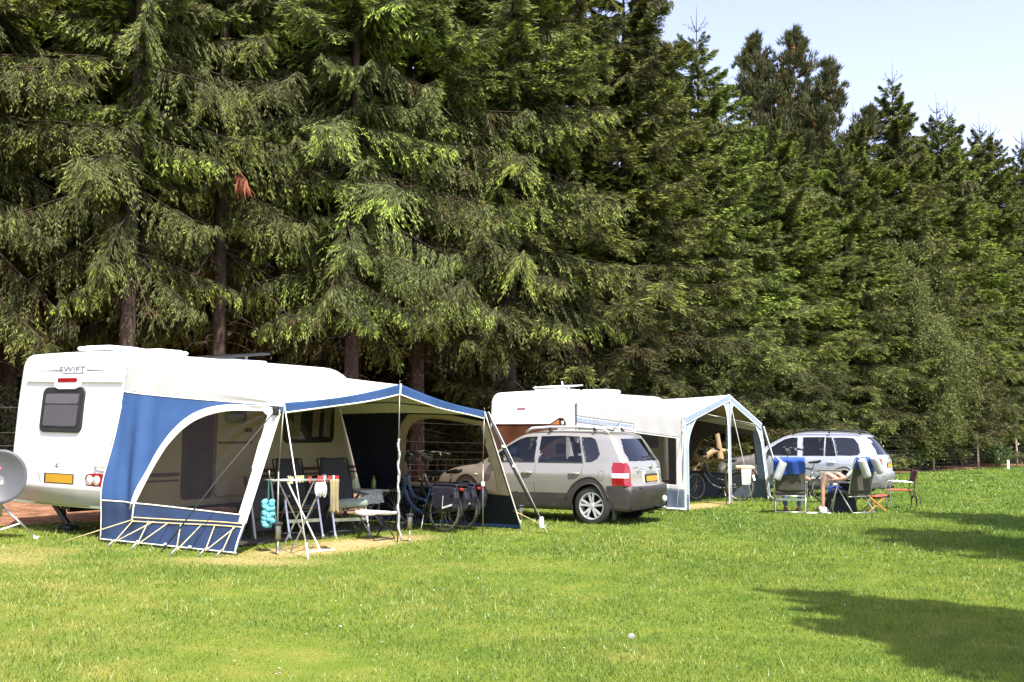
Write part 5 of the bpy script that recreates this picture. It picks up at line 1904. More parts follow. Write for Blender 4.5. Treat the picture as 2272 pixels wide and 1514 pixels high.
# tail: plate recess, chrome bar, badges, wiper, bumper lip
mb = MB(); rear_patch(mb, P1, rpoly(-.36, .36, .735, .945, .03), .010, 0); rear_patch(mb, P1, rpoly(-.30, .30, .752, .90, .02), .012, 1)
mb.build('plate_recess', [M_lgrey, M_clad], car1)
mb = MB(); rear_patch(mb, P1, rpoly(-.27, .27, .762, .875, .008, 3), .022, 0); rear_patch(mb, P1, rpoly(-.255, .255, .772, .865, .006, 3), .026, 1)
mb.build('number_plate', [M_black, M_yplate], car1)
mb = MB(); rear_patch(mb, P1, rpoly(-.46, .46, .955, 1.0, .018), .022); mb.build('tailgate_trim', M_chrome, car1)
mb = MB(); p = rear_pt(P1, 0, 1.03, .012); mb.lathe([(.05, 0), (.045, .012), (.001, .014)], p, (-1, 0, .1), 18); mb.build('badge', M_chrome, car1)
for (y0, y1) in ((.62, .48), (-.44, -.62)):
    mb = MB(); rear_patch(mb, P1, [(y0, 1.01), (y1, 1.01), (y1, 1.028), (y0, 1.028)], .006); mb.build('model_script', M_decal, car1)
mb = MB(); rear_patch(mb, P1, [(.56, .955), (.50, .955), (.47, .915), (.50, .91)], .006); mb.build('badge', M_decal, car1)
mb = MB()
mb.tube([rear_pt(P1, -.02, 1.16, .02), rear_pt(P1, -.28, 1.185, .03), rear_pt(P1, -.34, 1.19, .03)], [.02, .014, .008], 6)
mb.tube([rear_pt(P1, .16, 1.205, .022), rear_pt(P1, -.3, 1.205, .022)], .012, 6)
mb.build('rear_wiper', M_black, car1)
mb = MB(); rear_patch(mb, P1, rpoly(-.62, .62, .665, .70, .015), .03); mb.build('bumper_lip', M_clad, car1)
mb = MB(); mb.tube([(-.45, .74, .60), (-.72, .74, .585), (-.80, .62, .58)], .01, 5)
mb.build('bumper_crease', M_clad, car1)
# tow bar with a white ball cover
mb = MB(); mb.tube([(-.6, -.06, .33), (-.86, -.06, .31), (-.98, -.06, .34), (-1.0, -.06, .42)], .025, 8)
mb.ell((-1.0, -.06, .46), (.045, .045, .06), 12, 8, 1); mb.tube([(-.85, -.2, .36), (-.93, -.22, .42), (-.9, -.3, .55), (-.86, -.5, .6)], .008, 5)
mb.build('tow_bar', [M_black, M_white], car1)
# roof rails, cross bar, aerial, mud flaps, exhaust
for sgn in (1, -1):
    mb = MB()
    mb.tube([(-.22, sgn * .60, 1.63), (-.12, sgn * .60, 1.70), (.3, sgn * .605, 1.735), (1.0, sgn * .60, 1.735), (1.35, sgn * .59, 1.715), (1.48, sgn * .585, 1.645)], [.022, .026, .024, .024, .026, .022], 8)
    for x in (.05, .95): mb.bar((x, sgn * .6, 1.66), (x, sgn * .603, 1.73), .1, .03, up=(1, 0, 0), mat=1)
    mb.build('roof_rail', [M_lgrey, M_black], car1)
mb = MB(); mb.tube([(-.12, .25, 1.66), (-.32, .25, 1.86)], [.008, .004], 5); mb.build('aerial', M_black, car1)
for sgn in (1, -1):
    mb = MB(); mb.box(-.42, -.40, sgn * .86 - .11, sgn * .86 + .02 if sgn > 0 else sgn * .86 + .11, .12, .40); mb.build('mud_flap', M_black, car1)
mb = MB(); mb.cbox(-.78, -.74, -.4, .4, .30, .42, .012); mb.tube([(-.5, -.5, .28), (-.85, -.5, .27)], .03, 8); mb.build('exhaust', M_steel, car1)
# strip of bright folded paper behind the windscreen
mb = MB(); mb.prism([(2.0, -.5), (2.25, -.5), (2.25, .1), (2.0, .1)], lambda a, b, t: (a, b, 1.06 + t), 0, .01); mb.build('sunshade', mat('light_blue_sunshade', (.25, .45, .75), .5), car1)

# ---- silver grey estate off-roader
P2 = dict(
    sil=[(-.86, .27), (-.90, .38), (-.935, .52), (-.93, .62), (-.88, .70), (-.855, .80), (-.845, .95), (-.80, 1.08), (-.66, 1.30), (-.52, 1.48), (-.42, 1.57), (-.2, 1.61), (.3, 1.645), (.9, 1.655), (1.3, 1.625), (1.6, 1.55),
         (1.95, 1.36), (2.3, 1.14), (2.45, 1.06), (2.65, 1.03), (3.0, .97), (3.3, .87), (3.46, .76), (3.52, .62), (3.53, .48), (3.50, .36), (3.44, .27)],
    W=.91, prof=[(.25, .83), (.32, .86), (.42, .89), (.55, .90), (.75, .905), (.88, .90), (.97, .88), (1.04, .855), (1.12, .815), (1.25, .765), (1.4, .70), (1.5, .65), (1.58, .59), (1.66, .52)],
    xf0=2.4, pf=.14, xr0=-.2, pr=.07, zb=.27, rc=.12, crown=.03, br=.22, bf=.42,
    wins={'f': [(2.12, 1.07), (1.98, 1.18), (1.72, 1.37), (1.55, 1.47), (1.38, 1.515), (1.24, 1.52), (1.20, 1.07)],
          'r': [(1.06, 1.07), (1.09, 1.525), (.56, 1.53), (.55, 1.07)],
          'v': [(.51, 1.07), (.52, 1.53), (.40, 1.525), (.34, 1.4), (.26, 1.07)],
          'q': [(.22, 1.09), (.30, 1.42), (.34, 1.51), (.1, 1.515), (-.2, 1.50), (-.38, 1.36), (-.47, 1.16), (-.44, 1.10), (-.2, 1.085)]},
    dark=('q',), wb=2.62, wz=.345, wr=.385, ar=.47, arz=.95, zc=.50, cladout=.008, zbump=.66, xbr=-.44, xbf=3.05,
    rear_glass=(1.10, 1.54, .76, .62), wind=(1.08, 1.56, .78, .35),
    seams=[[(1.13, z) for z in (.35, .5, .7, .9, 1.05)], [(.24, 1.06), (.22, .95), (.2, .86)], [(2.17, 1.05), (2.2, .8), (2.18, .4)]],
    handles=[(1.28, .90), (.36, .90)], chrome_handles=True, tyre=.345, track=1.55, mirror=(1.98, 1.08), flap=(-.45, .85), flapside=1, repeater=(2.72, .80), orange=True)
M_paint2 = car_paint('silver_metallic_paint', (.46, .48, .53), (.34, .34, .36))
M_clad2 = mat('grey_lower_cladding', (.20, .20, .21), .45, vary=.1)
car2 = thing('parked_car', 'silver estate off-roader with roof rails parked behind the reclining chairs', 'car', (9.13, 28.1, float(gz(9.05)) - .01), R(150))
car2.scale = (1.06, 1.05, 1.04)
surf2, _b = make_car(P2, M_paint2, M_clad2, car2)
for sgn in (1, -1):
    mb = MB()
    rear_patch(mb, P2, [(sgn * .80, 1.02), (sgn * .58, 1.00), (sgn * .60, .80), (sgn * .83, .78)], .02); mb.build('tail_light', M_red, car2)
    mb = MB()
    mb.tube([(-.32, sgn * .60, 1.60), (-.2, sgn * .6, 1.67), (.2, sgn * .605, 1.70), (.8, sgn * .605, 1.71), (1.2, sgn * .6, 1.685), (1.38, sgn * .59, 1.61)], .02, 7)
    mb.bar((.45, sgn * .6, 1.63), (.45, sgn * .603, 1.70), .08, .03, up=(1, 0, 0))
    mb.build('roof_rail', M_black, car2)
mb = MB(); rear_patch(mb, P2, rpoly(-.40, .40, .72, .98, .03), .012); mb.build('plate_recess', M_lgrey, car2)
mb = MB(); rear_patch(mb, P2, rpoly(-.27, .27, .775, .885, .008, 3), .022, 0); rear_patch(mb, P2, rpoly(-.255, .255, .785, .875, .006, 3), .026, 1)
mb.build('number_plate', [M_black, M_yplate], car2)
mb = MB(); p = rear_pt(P2, 0, 1.04, .012); mb.lathe([(.06, 0), (.05, .012), (.001, .014)], p, (-1, 0, .2), 18); mb.build('badge', M_chrome, car2)
mb = MB(); mb.tube([rear_pt(P2, 0, 1.12, .02), rear_pt(P2, -.42, 1.14, .03)], [.018, .01], 6); mb.build('rear_wiper', M_black, car2)
mb = MB(); rear_patch(mb, P2, rpoly(-.7, .7, .60, .68, .02), .03); mb.build('bumper_lip', M_lgrey, car2)
mb = MB(); mb.tube([surf2(x, .50, 1, .012) for x in np.linspace(.45, 2.12, 20)], .018, 6); mb.build('side_moulding', M_lgrey, car2)
mb = MB(); mb.prism(rpoly(-.05, .03, 1.40, 1.48, .03), lambda a, b, t: (rear_pt(P2, .5 + a, b).x - t, .5 + a, b), 0, .008); mb.build('window_sticker', M_white, car2)
def gnd(x, y): return float(gzz(np.array(float(x)), np.array(float(y))))


def at1(X, Y):
    """local spot on the first pitch -> world x, y, z on the lawn"""
    p = W1 @ Vector((X, Y, 0)); return (p.x, p.y, gnd(p.x, p.y))


# ------------------------------------------------------------------ bicycles: rear hub over the origin, x forward
def bike(name, label, loc, rz, frame_m, steer=0, bags=None, step=True, guard=M_black, tilt=0, sleeve=True):
    t = thing(name, label, 'bicycle', loc, rz, 'bicycles on the pitches')
    t.rotation_euler = (tilt, 0, rz)
    Rw, wb = .345, 1.12

    def wheel(px, parent_steer=0):
        o = bpy.data.objects.new('wheel', None); COL.objects.link(o); o.parent = t
        o.location = (px, 0, Rw); o.rotation_euler = (0, 0, parent_steer)
        mb = MB(); mb.tube([(Rw * .955 * math.cos(a), 0, Rw * .955 * math.sin(a)) for a in np.linspace(0, 2 * math.pi, 49)[:-1]], .019, 8, closed=True); mb.build('tyre', M_tyre, o)
        mb = MB(); mb.tube([(Rw * .88 * math.cos(a), 0, Rw * .88 * math.sin(a)) for a in np.linspace(0, 2 * math.pi, 49)[:-1]], .011, 6, closed=True)
        mb.lathe([(.022, -.045), (.03, -.03), (.018, 0), (.03, .03), (.022, .045)], axis=(0, 1, 0), n=12)
        mb.build('rim', M_rim, o)
        mb = MB()
        for k in range(28):
            a = 2 * math.pi * k / 28; s = .03 if k % 2 else -.03; b = a + (.5 if k % 4 < 2 else -.5)
            mb.tube([(.028 * math.cos(b), s, .028 * math.sin(b)), (Rw * .87 * math.cos(a), 0, Rw * .87 * math.sin(a))], .0018, 3, caps=False)
        mb.build('spokes', M_spoke, o)
    wheel(0); wheel(wb, steer)
    mb = MB()
    bb = (.46, 0, .29); st = (.30, 0, .80); hd = (.90, 0, .93); hd2 = (.955, 0, .72)
    mb.tube([bb, st], .020, 8)
    mb.tube([hd, hd2], .026, 8)
    mb.tube(spline([hd2, (.74, 0, .42), bb], 6) if step else [hd2, bb], .032, 8)
    mb.tube(spline([hd, (.72, 0, .60), (.40, 0, .50)], 6) if step else [hd, st], .025, 8)
    for s in (.05, -.05):
        mb.tube([(.455, s * .6, .29), (0, s, Rw)], .010, 6); mb.tube([(.31, s * .4, .74), (0, s, Rw)], .008, 6)
    mb.build('frame', frame_m, t)
    # everything that turns with the front wheel
    fk = bpy.data.objects.new('fork', None); COL.objects.link(fk); fk.parent = t; fk.location = (wb, 0, Rw); fk.rotation_euler = (0, 0, steer)
    mb = MB()
    mb.tube(spline([(0, .05, 0), (-.10, .05, .22), (-.165, .04, .375), (-.17, 0, .40), (-.165, -.04, .375), (-.10, -.05, .22), (0, -.05, 0)], 5), .012, 6)
    mb.tube([(-.165, -.045, .375), (-.165, .045, .375)], .014, 6)
    mb.tube([(-.21, 0, .58), (-.225, 0, .68), (-.27, 0, .94)], .013, 6)
    mb.build('fork_blades', frame_m, fk)
    mb = MB()
    for s in (1, -1):
        mb.tube(spline([(-.27, 0, .94), (-.24, s * .12, .975), (-.27, s * .26, .98), (-.42, s * .31, .955), (-.48, s * .32, .945)], 6), .014, 7, 0)
        mb.tube([(-.36, s * .30, .967), (-.52, s * .325, .94)], .024, 8, 1)
        mb.ell((-.30, s * .24, .975), (.04, .03, .03), 8, 6, 1)
        mb.tube([(-.28, s * .27, .965), (-.38, s * .28, .92)], .006, 5, 0)
    mb.tube(spline([(-.25, .1, .96), (-.10, .06, .90), (-.16, .02, .45)], 5), .004, 4, 1)
    mb.tube(spline([(-.25, -.1, .96), (-.08, -.08, .85), (-.15, -.02, .4)], 5), .004, 4, 1)
    mb.build('handlebar', [M_chrome, M_black], fk)
    mb = MB(); mb.lathe([(.001, .02), (.04, .02), (.045, -.02), (.02, -.05)], (-.10, 0, .47), (1, 0, 0), 14); mb.build('headlamp', M_black, fk); mb = MB(); mb.cbox(-.30, -.16, -.11, .11, .80, .93, .03); mb.build('front_bag', M_black, fk)
    mb = MB()
    for (cx, a0, a1) in ((0, 20, 190),):
        pts = [(cx + (Rw + .025) * math.cos(R(a)), 0, Rw + (Rw + .025) * math.sin(R(a))) for a in np.linspace(a0, a1, 18)]
        for p, q in zip(pts[:-1], pts[1:]): mb.bar(p, q, .052, .006, up=(p[0] - cx, 0, p[2] - Rw))
    mb.build('mudguard', guard, t)
    mb = MB()
    pts = [((Rw + .025) * math.cos(R(a)), 0, (Rw + .025) * math.sin(R(a))) for a in np.linspace(0, 160, 16)]
    for p, q in zip(pts[:-1], pts[1:]): mb.bar(p, q, .052, .006, up=p)
    mb.build('mudguard', guard, fk)
    mb = MB()
    mb.tube([st, (.275, 0, .93)], .013, 8, 1)
    vs = spline([(.13, 0), (.10, .085), (.22, .075), (.38, .02), (.40, 0), (.38, -.02), (.22, -.075), (.10, -.085)], 4, True)
    mb.prism([(p.x, p.y) for p in vs], lambda a, b, t_: (a, b, .945 + t_ + .03 * ((.25 - a) / .12) ** 2 * (a < .25)), 0, .045, 0)
    mb.build('saddle', [M_black, M_chrome], t, bevel=.01)
    mb = MB()
    mb.bar((-.32, 0, .755), (.26, 0, .765), .13, .015)
    for s in (.07, -.07):
        mb.tube([(0, s, Rw), (-.05, s, .75)], .006, 5); mb.tube([(-.32, s, .755), (.26, s, .765)], .006, 5)
    mb.build('luggage_rack', M_black, t)
    mb = MB(); mb.cbox(-.365, -.335, -.05, .05, .69, .74, .008); mb.build('rear_lamp', M_red, t)
    mb = MB()
    mb.lathe([(.10, -.008), (.10, .008)], (.46, -.06, .29), (0, 1, 0), 22)
    for s, a in ((-1, -50), (1, 130)):
        e = (.46 + .17 * math.cos(R(a)), s * .085, .29 + .17 * math.sin(R(a)))
        mb.tube([(.46, s * .085, .29), e], .009, 6); mb.cbox(e[0] - .045, e[0] + .045, e[1] + s * .06 - .04, e[1] + s * .06 + .04, e[2] - .012, e[2] + .012, .006)
    mb.cbox(.0, .55, -.075, -.045, .33, .42, .02)
    mb.build('crankset', M_black, t)
    mb = MB(); mb.tube([(.40, .06, .28), (.30, .22, .02)], .009, 6); mb.build('kickstand', M_steel, t)
    if bags:
        fab, trim = bags
        for s in (1, -1):
            mb = MB()
            prof = spline([(-.36, .74), (-.38, .52), (-.33, .38), (-.16, .335), (.04, .38), (.12, .54), (.12, .74)], 4)
            mb.prism([(p.x, p.y) for p in prof], lambda a, b, t_: (a + .012 * math.sin(b * 30), s * (.07 + t_ * (1 + .25 * math.sin(a * 9))), b), 0, .12, 0)
            o = mb.build('pannier', fab, t, bevel=.02)
            mb = MB()
            mb.prism([(-.37, .79), (.13, .80), (.12, .60), (-.05, .56), (-.2, .60), (-.36, .63)], lambda a, b, t_: (a, s * (.16 + t_ + .05 * math.sin(a * 14)) if b < .7 else s * (.10 + t_), b), 0, .03, 0)
            mb.build('flap', fab, o, bevel=.008)
            mb = MB()
            mb.bar((-.33, s * .205, .46), (-.12, s * .21, .40), .006, .03); mb.bar((-.14, s * .22, .60), (-.13, s * .215, .40), .006, .025)
            mb.build('reflective_strip', trim, o)
        mb = MB(); mb.cbox(-.36, .13, -.16, .16, .765, .80, .015); mb.build('pannier_top', fab, t)
    return t


bike('bicycle', 'blue step-through bicycle with dark violet panniers in front of the blue awning', (-1.14, 17.55, gnd(-1.14, 17.55)), R(143), M_bframe, R(20), (M_panbag, M_refl), tilt=R(4))
bike('bicycle', 'dark bicycle mostly hidden behind the blue step-through bicycle', (-.86, 18.06, gnd(-.86, 18.06)), R(143), M_bframe2, R(10), (M_panbag, M_refl), tilt=R(3))
bc = bike('bicycle', 'black bicycle with loaded rear rack inside the grey awning front', (5.70, 26.35, gnd(5.7, 26.3)), R(158), M_bframe2, R(58), None, tilt=R(5))
mb = MB(); mb.cbox(-.34, .10, -.17, .17, .775, .88, .04, 0)
mb.prism([(-.30, .78), (-.06, .78), (-.08, .40), (-.27, .40)], lambda a, b, t: (a, .10 + t, b), 0, .10, 1)
tg = thing('cool_bag', 'cream topped bag strapped on the rack of the black bicycle', 'bag', tuple(bc.location), bc.rotation_euler.z)
tg.rotation_euler = bc.rotation_euler
mb.build('bag_body', [mat('cream_bag_fabric', (.62, .52, .36), .85, vary=.15, scale=12), M_lgrey], tg, bevel=0)
mb = MB(); mb.bar((-.34, .12, .64), (-.40, .3, .50), .05, .012, mat=0); mb.build('strap', M_white, tg)
bike('bicycle', 'dark bicycle with olive grey panniers standing between the two reclining chairs', (7.62, 25.6, gnd(7.6, 25.6)), R(160), M_bframe2, R(-20), (M_greybag, M_black), step=False, tilt=R(4))


# ------------------------------------------------------------------ high-backed folding chair: x forward, seat centre over the origin
def camp_chair(name, label, loc, rz, fab, recline=22, leg_m=M_alu, legs='flat', w=.56, under=M_chairbrown, h=.78, group=None):
    t = thing(name, label, 'chair', loc, rz, group)
    mb = MB(); mb.M = Matrix.Translation((0, 0, .43)) @ Matrix.Rotation(R(-6), 4, 'Y')
    mb.cbox(-.26, .27, -w / 2 + .03, w / 2 - .03, 0, .05, .02, 0); mb.cbox(-.25, .26, -w / 2 + .05, w / 2 - .05, -.02, 0, .008, 1); mb.M = None
    mb.build('seat', [fab, under], t)
    mb = MB()
    a = R(recline); ca, sa = math.cos(a), math.sin(a)

    def bk(y, s, d=0): return (-.25 - s * sa - d * ca + .03 * math.sin(s / h * 3.1), y, .46 + s * ca - d * sa)
    n = 14; vs = []; fs = []
    for j in range(n + 1):
        s = h * j / n; ww = (w / 2 - .03) * (1 - .10 * (j / n) ** 6 * 2)
        for i in range(9):
            y = -ww + 2 * ww * i / 8
            vs.append(bk(y, s, .03 * (1 - (2 * i / 8 - 1) ** 2)))
    for j in range(n):
        for i in range(8): fs.append((j * 9 + i, j * 9 + i + 1, (j + 1) * 9 + i + 1, (j + 1) * 9 + i))
    mb.add(vs, fs, 0, True)
    o = mb.build('backrest', fab, t); md = o.modifiers.new('padding', 'SOLIDIFY'); md.thickness = .035
    mb = MB()
    for s in (1, -1): mb.tube([bk(s * (w / 2 - .015), q) for q in np.linspace(-.05, h * .98, 8)], .013, 7)
    mb.tube([bk(y, h * .99) for y in np.linspace(-w / 2 + .02, w / 2 - .02, 6)], .012, 7)
    mb.build('back_frame', M_black if legs == 'flat' else leg_m, t)
    for s in (1, -1):
        mb = MB(); y = s * (w / 2 + .01)
        mb.bar((.27, y, .64), (-.30, y, .66), .055, .03); mb.lathe([(.028, 0), (.028, .03)], (.27, y, .625), (0, 0, 1), 12)
        mb.build('armrest', M_arm, t, bevel=.006)
        mb = MB(); mb.bar((.08, y, .63), (.34, y, .02), .028, .035) if legs == 'flat' else mb.tube([(.02, y, .63), (.30, y, .0)], .014, 8)
        mb.cbox(.315, .375, y - .022, y + .022, -.01, .05, .008)
        mb.build('front_leg', leg_m, t)
        mb = MB(); mb.tube([(.12, s * (w / 2 - .02), .60), (-.34, s * (w / 2 - .02), .01)], .014, 8); mb.build('rear_leg', leg_m, t)
    mb = MB(); mb.bar((.235, -w / 2, .26), (.235, w / 2, .26), .02, .05); mb.build('stretcher', leg_m, t); mb = MB(); mb.tube([(-.33, -w / 2 + .02, .03), (-.33, w / 2 - .02, .03)], .012, 7); mb.build('ground_bar', leg_m, t); mb = MB()
    mb.tube([(-.24, -w / 2, .36), (-.24, w / 2, .36)], .013, 7)
    mb.build('rear_bar', leg_m, t)
    return t


# two charcoal chairs under the awning: x axis of the chair = facing direction
p = at1(1.12, 2.42); camp_chair('camping_chair', 'charcoal high-backed camping chair behind the clothes airer under the blue awning', p, R(-58), M_chairfab, 24, w=.50, group='charcoal camping chairs under the blue awning')
p = at1(1.42, 3.16); camp_chair('camping_chair', 'charcoal high-backed camping chair behind the white-topped stool', p, R(-60), M_chairfab, 27, w=.54, h=.82, group='charcoal camping chairs under the blue awning')
q = thing('seat_cushion', 'rolled sage green cushion on the front of the charcoal chair', 'cushion', (p[0], p[1], p[2]), R(-60))
mb = MB(); mb.tube(spline([(.28, -.26, .50), (.30, 0, .515), (.28, .27, .50)], 6), [.03] + [.075] * 11 + [.03], 12); mb.build('cover', M_sage, q)
# folded chair leaning by the caravan wheel
p = at1(1.05, 1.75); t = thing('folded_chair', 'dark folded camping chair leaning upright behind the solar lamp and airer', 'chair', p, R(-40))
mb = MB()
mb.M = Matrix.Rotation(R(-12), 4, 'Y')
for y in (-.22, .22): mb.bar((0, y, 0), (0, y, .95), .03, .03, up=(1, 0, 0)); mb.bar((.06, y * .9, 0), (.05, y * .9, .9), .03, .03, up=(1, 0, 0), mat=1)
mb.build('frame', [M_black, M_steel], t)
mb = MB(); mb.M = Matrix.Rotation(R(-12), 4, 'Y'); mb.cbox(-.03, .0, -.21, .21, .12, .93, .012); mb.build('backrest', M_chairfab, t)
mb = MB(); mb.M = Matrix.Rotation(R(-12), 4, 'Y'); mb.cbox(.02, .05, -.19, .19, .3, .75, .012); mb.build('seat', M_chairfab, t)
# dark bag between the chairs
p = at1(.95, 3.0); t = thing('holdall', 'dark holdall with a pale handle propped between the two charcoal chairs', 'bag', (p[0], p[1], p[2]), R(-50))
mb = MB(); mb.ell((0, 0, .62), (.16, .22, .30)); mb.cbox(-.15, .15, -.2, .2, 0, .55, .05); mb.build('bag_body', M_coolbag, t)
mb = MB(); mb.tube(spline([(.14, -.1, .78), (.2, -.02, .9), (.18, .08, .92), (.12, .14, .80)], 6), .014, 6); mb.build('handle', M_rope, t)
# table with newspaper and bottle
p = at1(.75, 4.35); t = thing('camping_table', 'low camping table with pale slatted legs at the back of the blue awning', 'table', p, R(-30))
mb = MB(); mb.cbox(-.35, .35, -.42, .42, .60, .63, .01); mb.build('table_top', M_lgrey, t)
for s in (1, -1):
    mb = MB(); mb.bar((-.28, s * .36, .60), (.26, s * .36, .0), .03, .03); mb.build('leg', M_alu, t)
    mb = MB(); mb.bar((.28, s * .33, .60), (-.26, s * .33, .0), .03, .03); mb.build('leg', M_alu, t)
n_ = thing('newspaper', 'open newspaper draped over the edge of the camping table', 'newspaper', (p[0], p[1], p[2] + .632), R(-30))
S_ = sheet(lambda u, v: Vector((-.1 + .55 * v if v < .75 else .31 + .06 * (v - .75) * 4, -.38 + .62 * u, .004 + .012 * math.sin(u * 9) ** 2 - max(0, v - .75) * .9)), 20, 20, lambda u, v: 'p')
S_['p'].build('sheet', M_paper, n_)
b_ = thing('bottle', 'yellow-green plastic bottle standing on the camping table', 'bottle', (p[0] + .23, p[1] + .22, p[2] + .63), 0)
mb = MB(); mb.lathe([(.04, 0), (.042, .02), (.042, .15), (.02, .2), (.018, .24), (.001, .24)], n=18); mb.build('bottle_body', M_bottle, b_)
# folding stool with a white top
p = at1(2.14, 3.02); t = thing('folding_stool', 'white-topped folding stool on thin crossed black legs at the awning front', 'stool', p, R(-38))
mb = MB(); S_ = sheet(lambda u, v: Vector((-.20 + .40 * u, -.25 + .50 * v, .43 - .02 * math.sin(math.pi * u) + .012 * math.sin(v * 5))), 16, 16, lambda u, v: 's')
o = S_['s'].build('seat', M_wcloth, t); md = o.modifiers.new('padding', 'SOLIDIFY'); md.thickness = .045
for s in (1, -1):
    mb = MB(); mb.tube([(-.19, s * .22, .42), (.20, s * .22, 0)], .010, 7); mb.build('leg', M_black, t)
    mb = MB(); mb.tube([(.19, s * .20, .42), (-.20, s * .20, 0)], .010, 7); mb.build('leg', M_black, t)
mb = MB(); mb.tube([(.2, -.22, .01), (.2, .22, .01)], .009, 6); mb.tube([(-.2, -.2, .01), (-.2, .2, .01)], .009, 6); mb.build('stretcher', M_black, t)

# ------------------------------------------------------------------ clothes airer with pegs and washing
pa = at1(2.62, 1.10); pa = (pa[0] - .20, pa[1], pa[2]); t = thing('clothes_airer', 'small folding clothes airer with white crossed legs in front of the chairs', 'clothes airer', pa, R(38))
# local x along the rails (to the right and away), y across
for y, nm in ((-.14, 'rail'), (.14, 'rail')):
    mb = MB(); mb.tube([(-.50, y, .97), (.46, y, .955)], .013, 7); mb.build('rail', M_steel, t)
mb = MB(); mb.tube([(-.50, -.16, .97), (-.50, .16, .97)], .01, 6); mb.tube([(-.49, 0, .97), (-.50, 0, 1.1)], .008, 5); mb.tube([(.46, -.16, .955), (.46, .16, .955)], .01, 6); mb.build('end_bar', M_steel, t)
for (a, b, m_) in (((-.30, -.14, .95), (.22, -.12, .0), M_white), ((.24, .14, .95), (-.26, .12, .0), M_steel), ((-.30, .14, .95), (.22, .18, .0), M_steel), ((.24, -.14, .95), (-.26, -.16, .0), M_steel)):
    mb = MB(); mb.bar(a, b, .014, .018); mb.build('leg', m_, t)
mb = MB(); mb.bar((.02, -.14, .012), (.44, -.10, .012), .025, .02); mb.build('foot', M_lgrey, t)
mb = MB(); mb.bar((-.34, .1, .02), (-.16, .14, .02), .025, .02); mb.build('foot', M_steel, t)


def on_airer(x, y, z): return Matrix.Translation(pa) @ Matrix.Rotation(R(38), 4, 'Z') @ Vector((x, y, z))


PEG = None
pegs_ = [(-.27, -.14, M_peg_y, 'yellow'), (-.24, -.14, M_peg_w, 'white'), (-.14, .14, M_peg_w, 'white'), (-.02, .14, M_peg_y, 'yellow'), (.02, .14, M_peg_w, 'white'), (.06, .14, M_peg_y, 'yellow'),
         (.03, -.14, M_peg_r, 'red'), (.16, -.14, M_peg_r, 'red'), (.20, -.14, M_peg_r, 'red'), (.25, -.14, M_peg_w, 'white'), (.33, -.14, M_peg_r, 'red'), (.385, -.14, M_peg_w, 'white'), (.44, -.14, M_peg_r, 'red')]
PEGLAB = {0: 'yellow clothes peg nearest the left end of the airer', 1: 'white clothes peg beside the leftmost yellow peg', 2: 'white clothes peg on the rear rail near the pole', 3: 'yellow clothes peg on the rear rail left of the red peg',
          4: 'white clothes peg between two yellow pegs on the rear rail', 5: 'yellow clothes peg right of the white peg on the rear rail', 6: 'single red clothes peg left of the white cloth', 7: 'left red clothes peg above the white cloth', 8: 'right red clothes peg above the white cloth',
          9: 'white clothes peg right of the white cloth', 10: 'red clothes peg on the left corner of the khaki cloth', 11: 'white clothes peg in the middle of the khaki cloth', 12: 'red clothes peg on the right corner of the khaki cloth'}
for i, (x, y, m_, c) in enumerate(pegs_):
    q = on_airer(x, y, .955); k = thing('clothes_peg', PEGLAB[i], 'clothes peg', tuple(q), R(38) + .6 * math.sin(i * 3), 'clothes pegs on the airer')
    mb = MB()
    for s in (1, -1): mb.bar((s * .004, 0, -.028), (s * .016, 0, .062), .016, .012)
    mb.build('jaw', m_, k)
# white cloth, khaki cloth, turquoise duster
def cloth(name, label, cat, x0, x1, z0, z1, m_, amp=.02, lump=0):
    o0 = on_airer((x0 + x1) / 2, -.155, .955); k = thing(name, label, cat, tuple(o0), R(38))
    w_ = x1 - x0

    def P(u, v):
        taper = 1 - .12 * math.sin(u * 9) * v - (.35 * lump * (2 * v - 1) ** 2)
        return Vector(((u - .5) * w_ * taper, -.012 - amp * math.sin(u * 17 + v * 2) * (.3 + v) - lump * .05 * math.sin(math.pi * u) * math.sin(math.pi * v), (z0 - .955) + (z1 - z0) * v + .015 * math.sin(u * 11) * v))
    S = sheet(P, 26, 22, lambda u, v: 'c'); solid(S['c'].build('cloth', m_, k), .004)


cloth('cleaning_cloth', 'crumpled white cloth pegged on the airer under the red pegs', 'cloth', .08, .28, .93, .74, M_wcloth, .015, 1)
cloth('tea_towel', 'khaki towel hanging long between two red pegs', 'towel', .32, .46, .965, .52, M_khaki, .022)
q = on_airer(-.49, -.02, .0); k = thing('duster', 'turquoise fluffy duster hanging by a green loop from the airer end', 'duster', (q.x - .02, q.y, q.z), 0)
mb = MB()
r9 = np.random.default_rng(4)
for j in range(46):
    z = .36 + .34 * r9.random(); a = r9.uniform(0, 6.283); mb.ell((.055 * math.cos(a), .035 * math.sin(a), z), (.042, .042, .036), 7, 5)
mb.build('pile', M_turq, k)
mb = MB(); mb.bar((0, 0, .68), (0, 0, .97), .035, .012, up=(1, 0, 0)); mb.build('loop', mat('dark_teal_loop', (.02, .13, .12), .7), k)

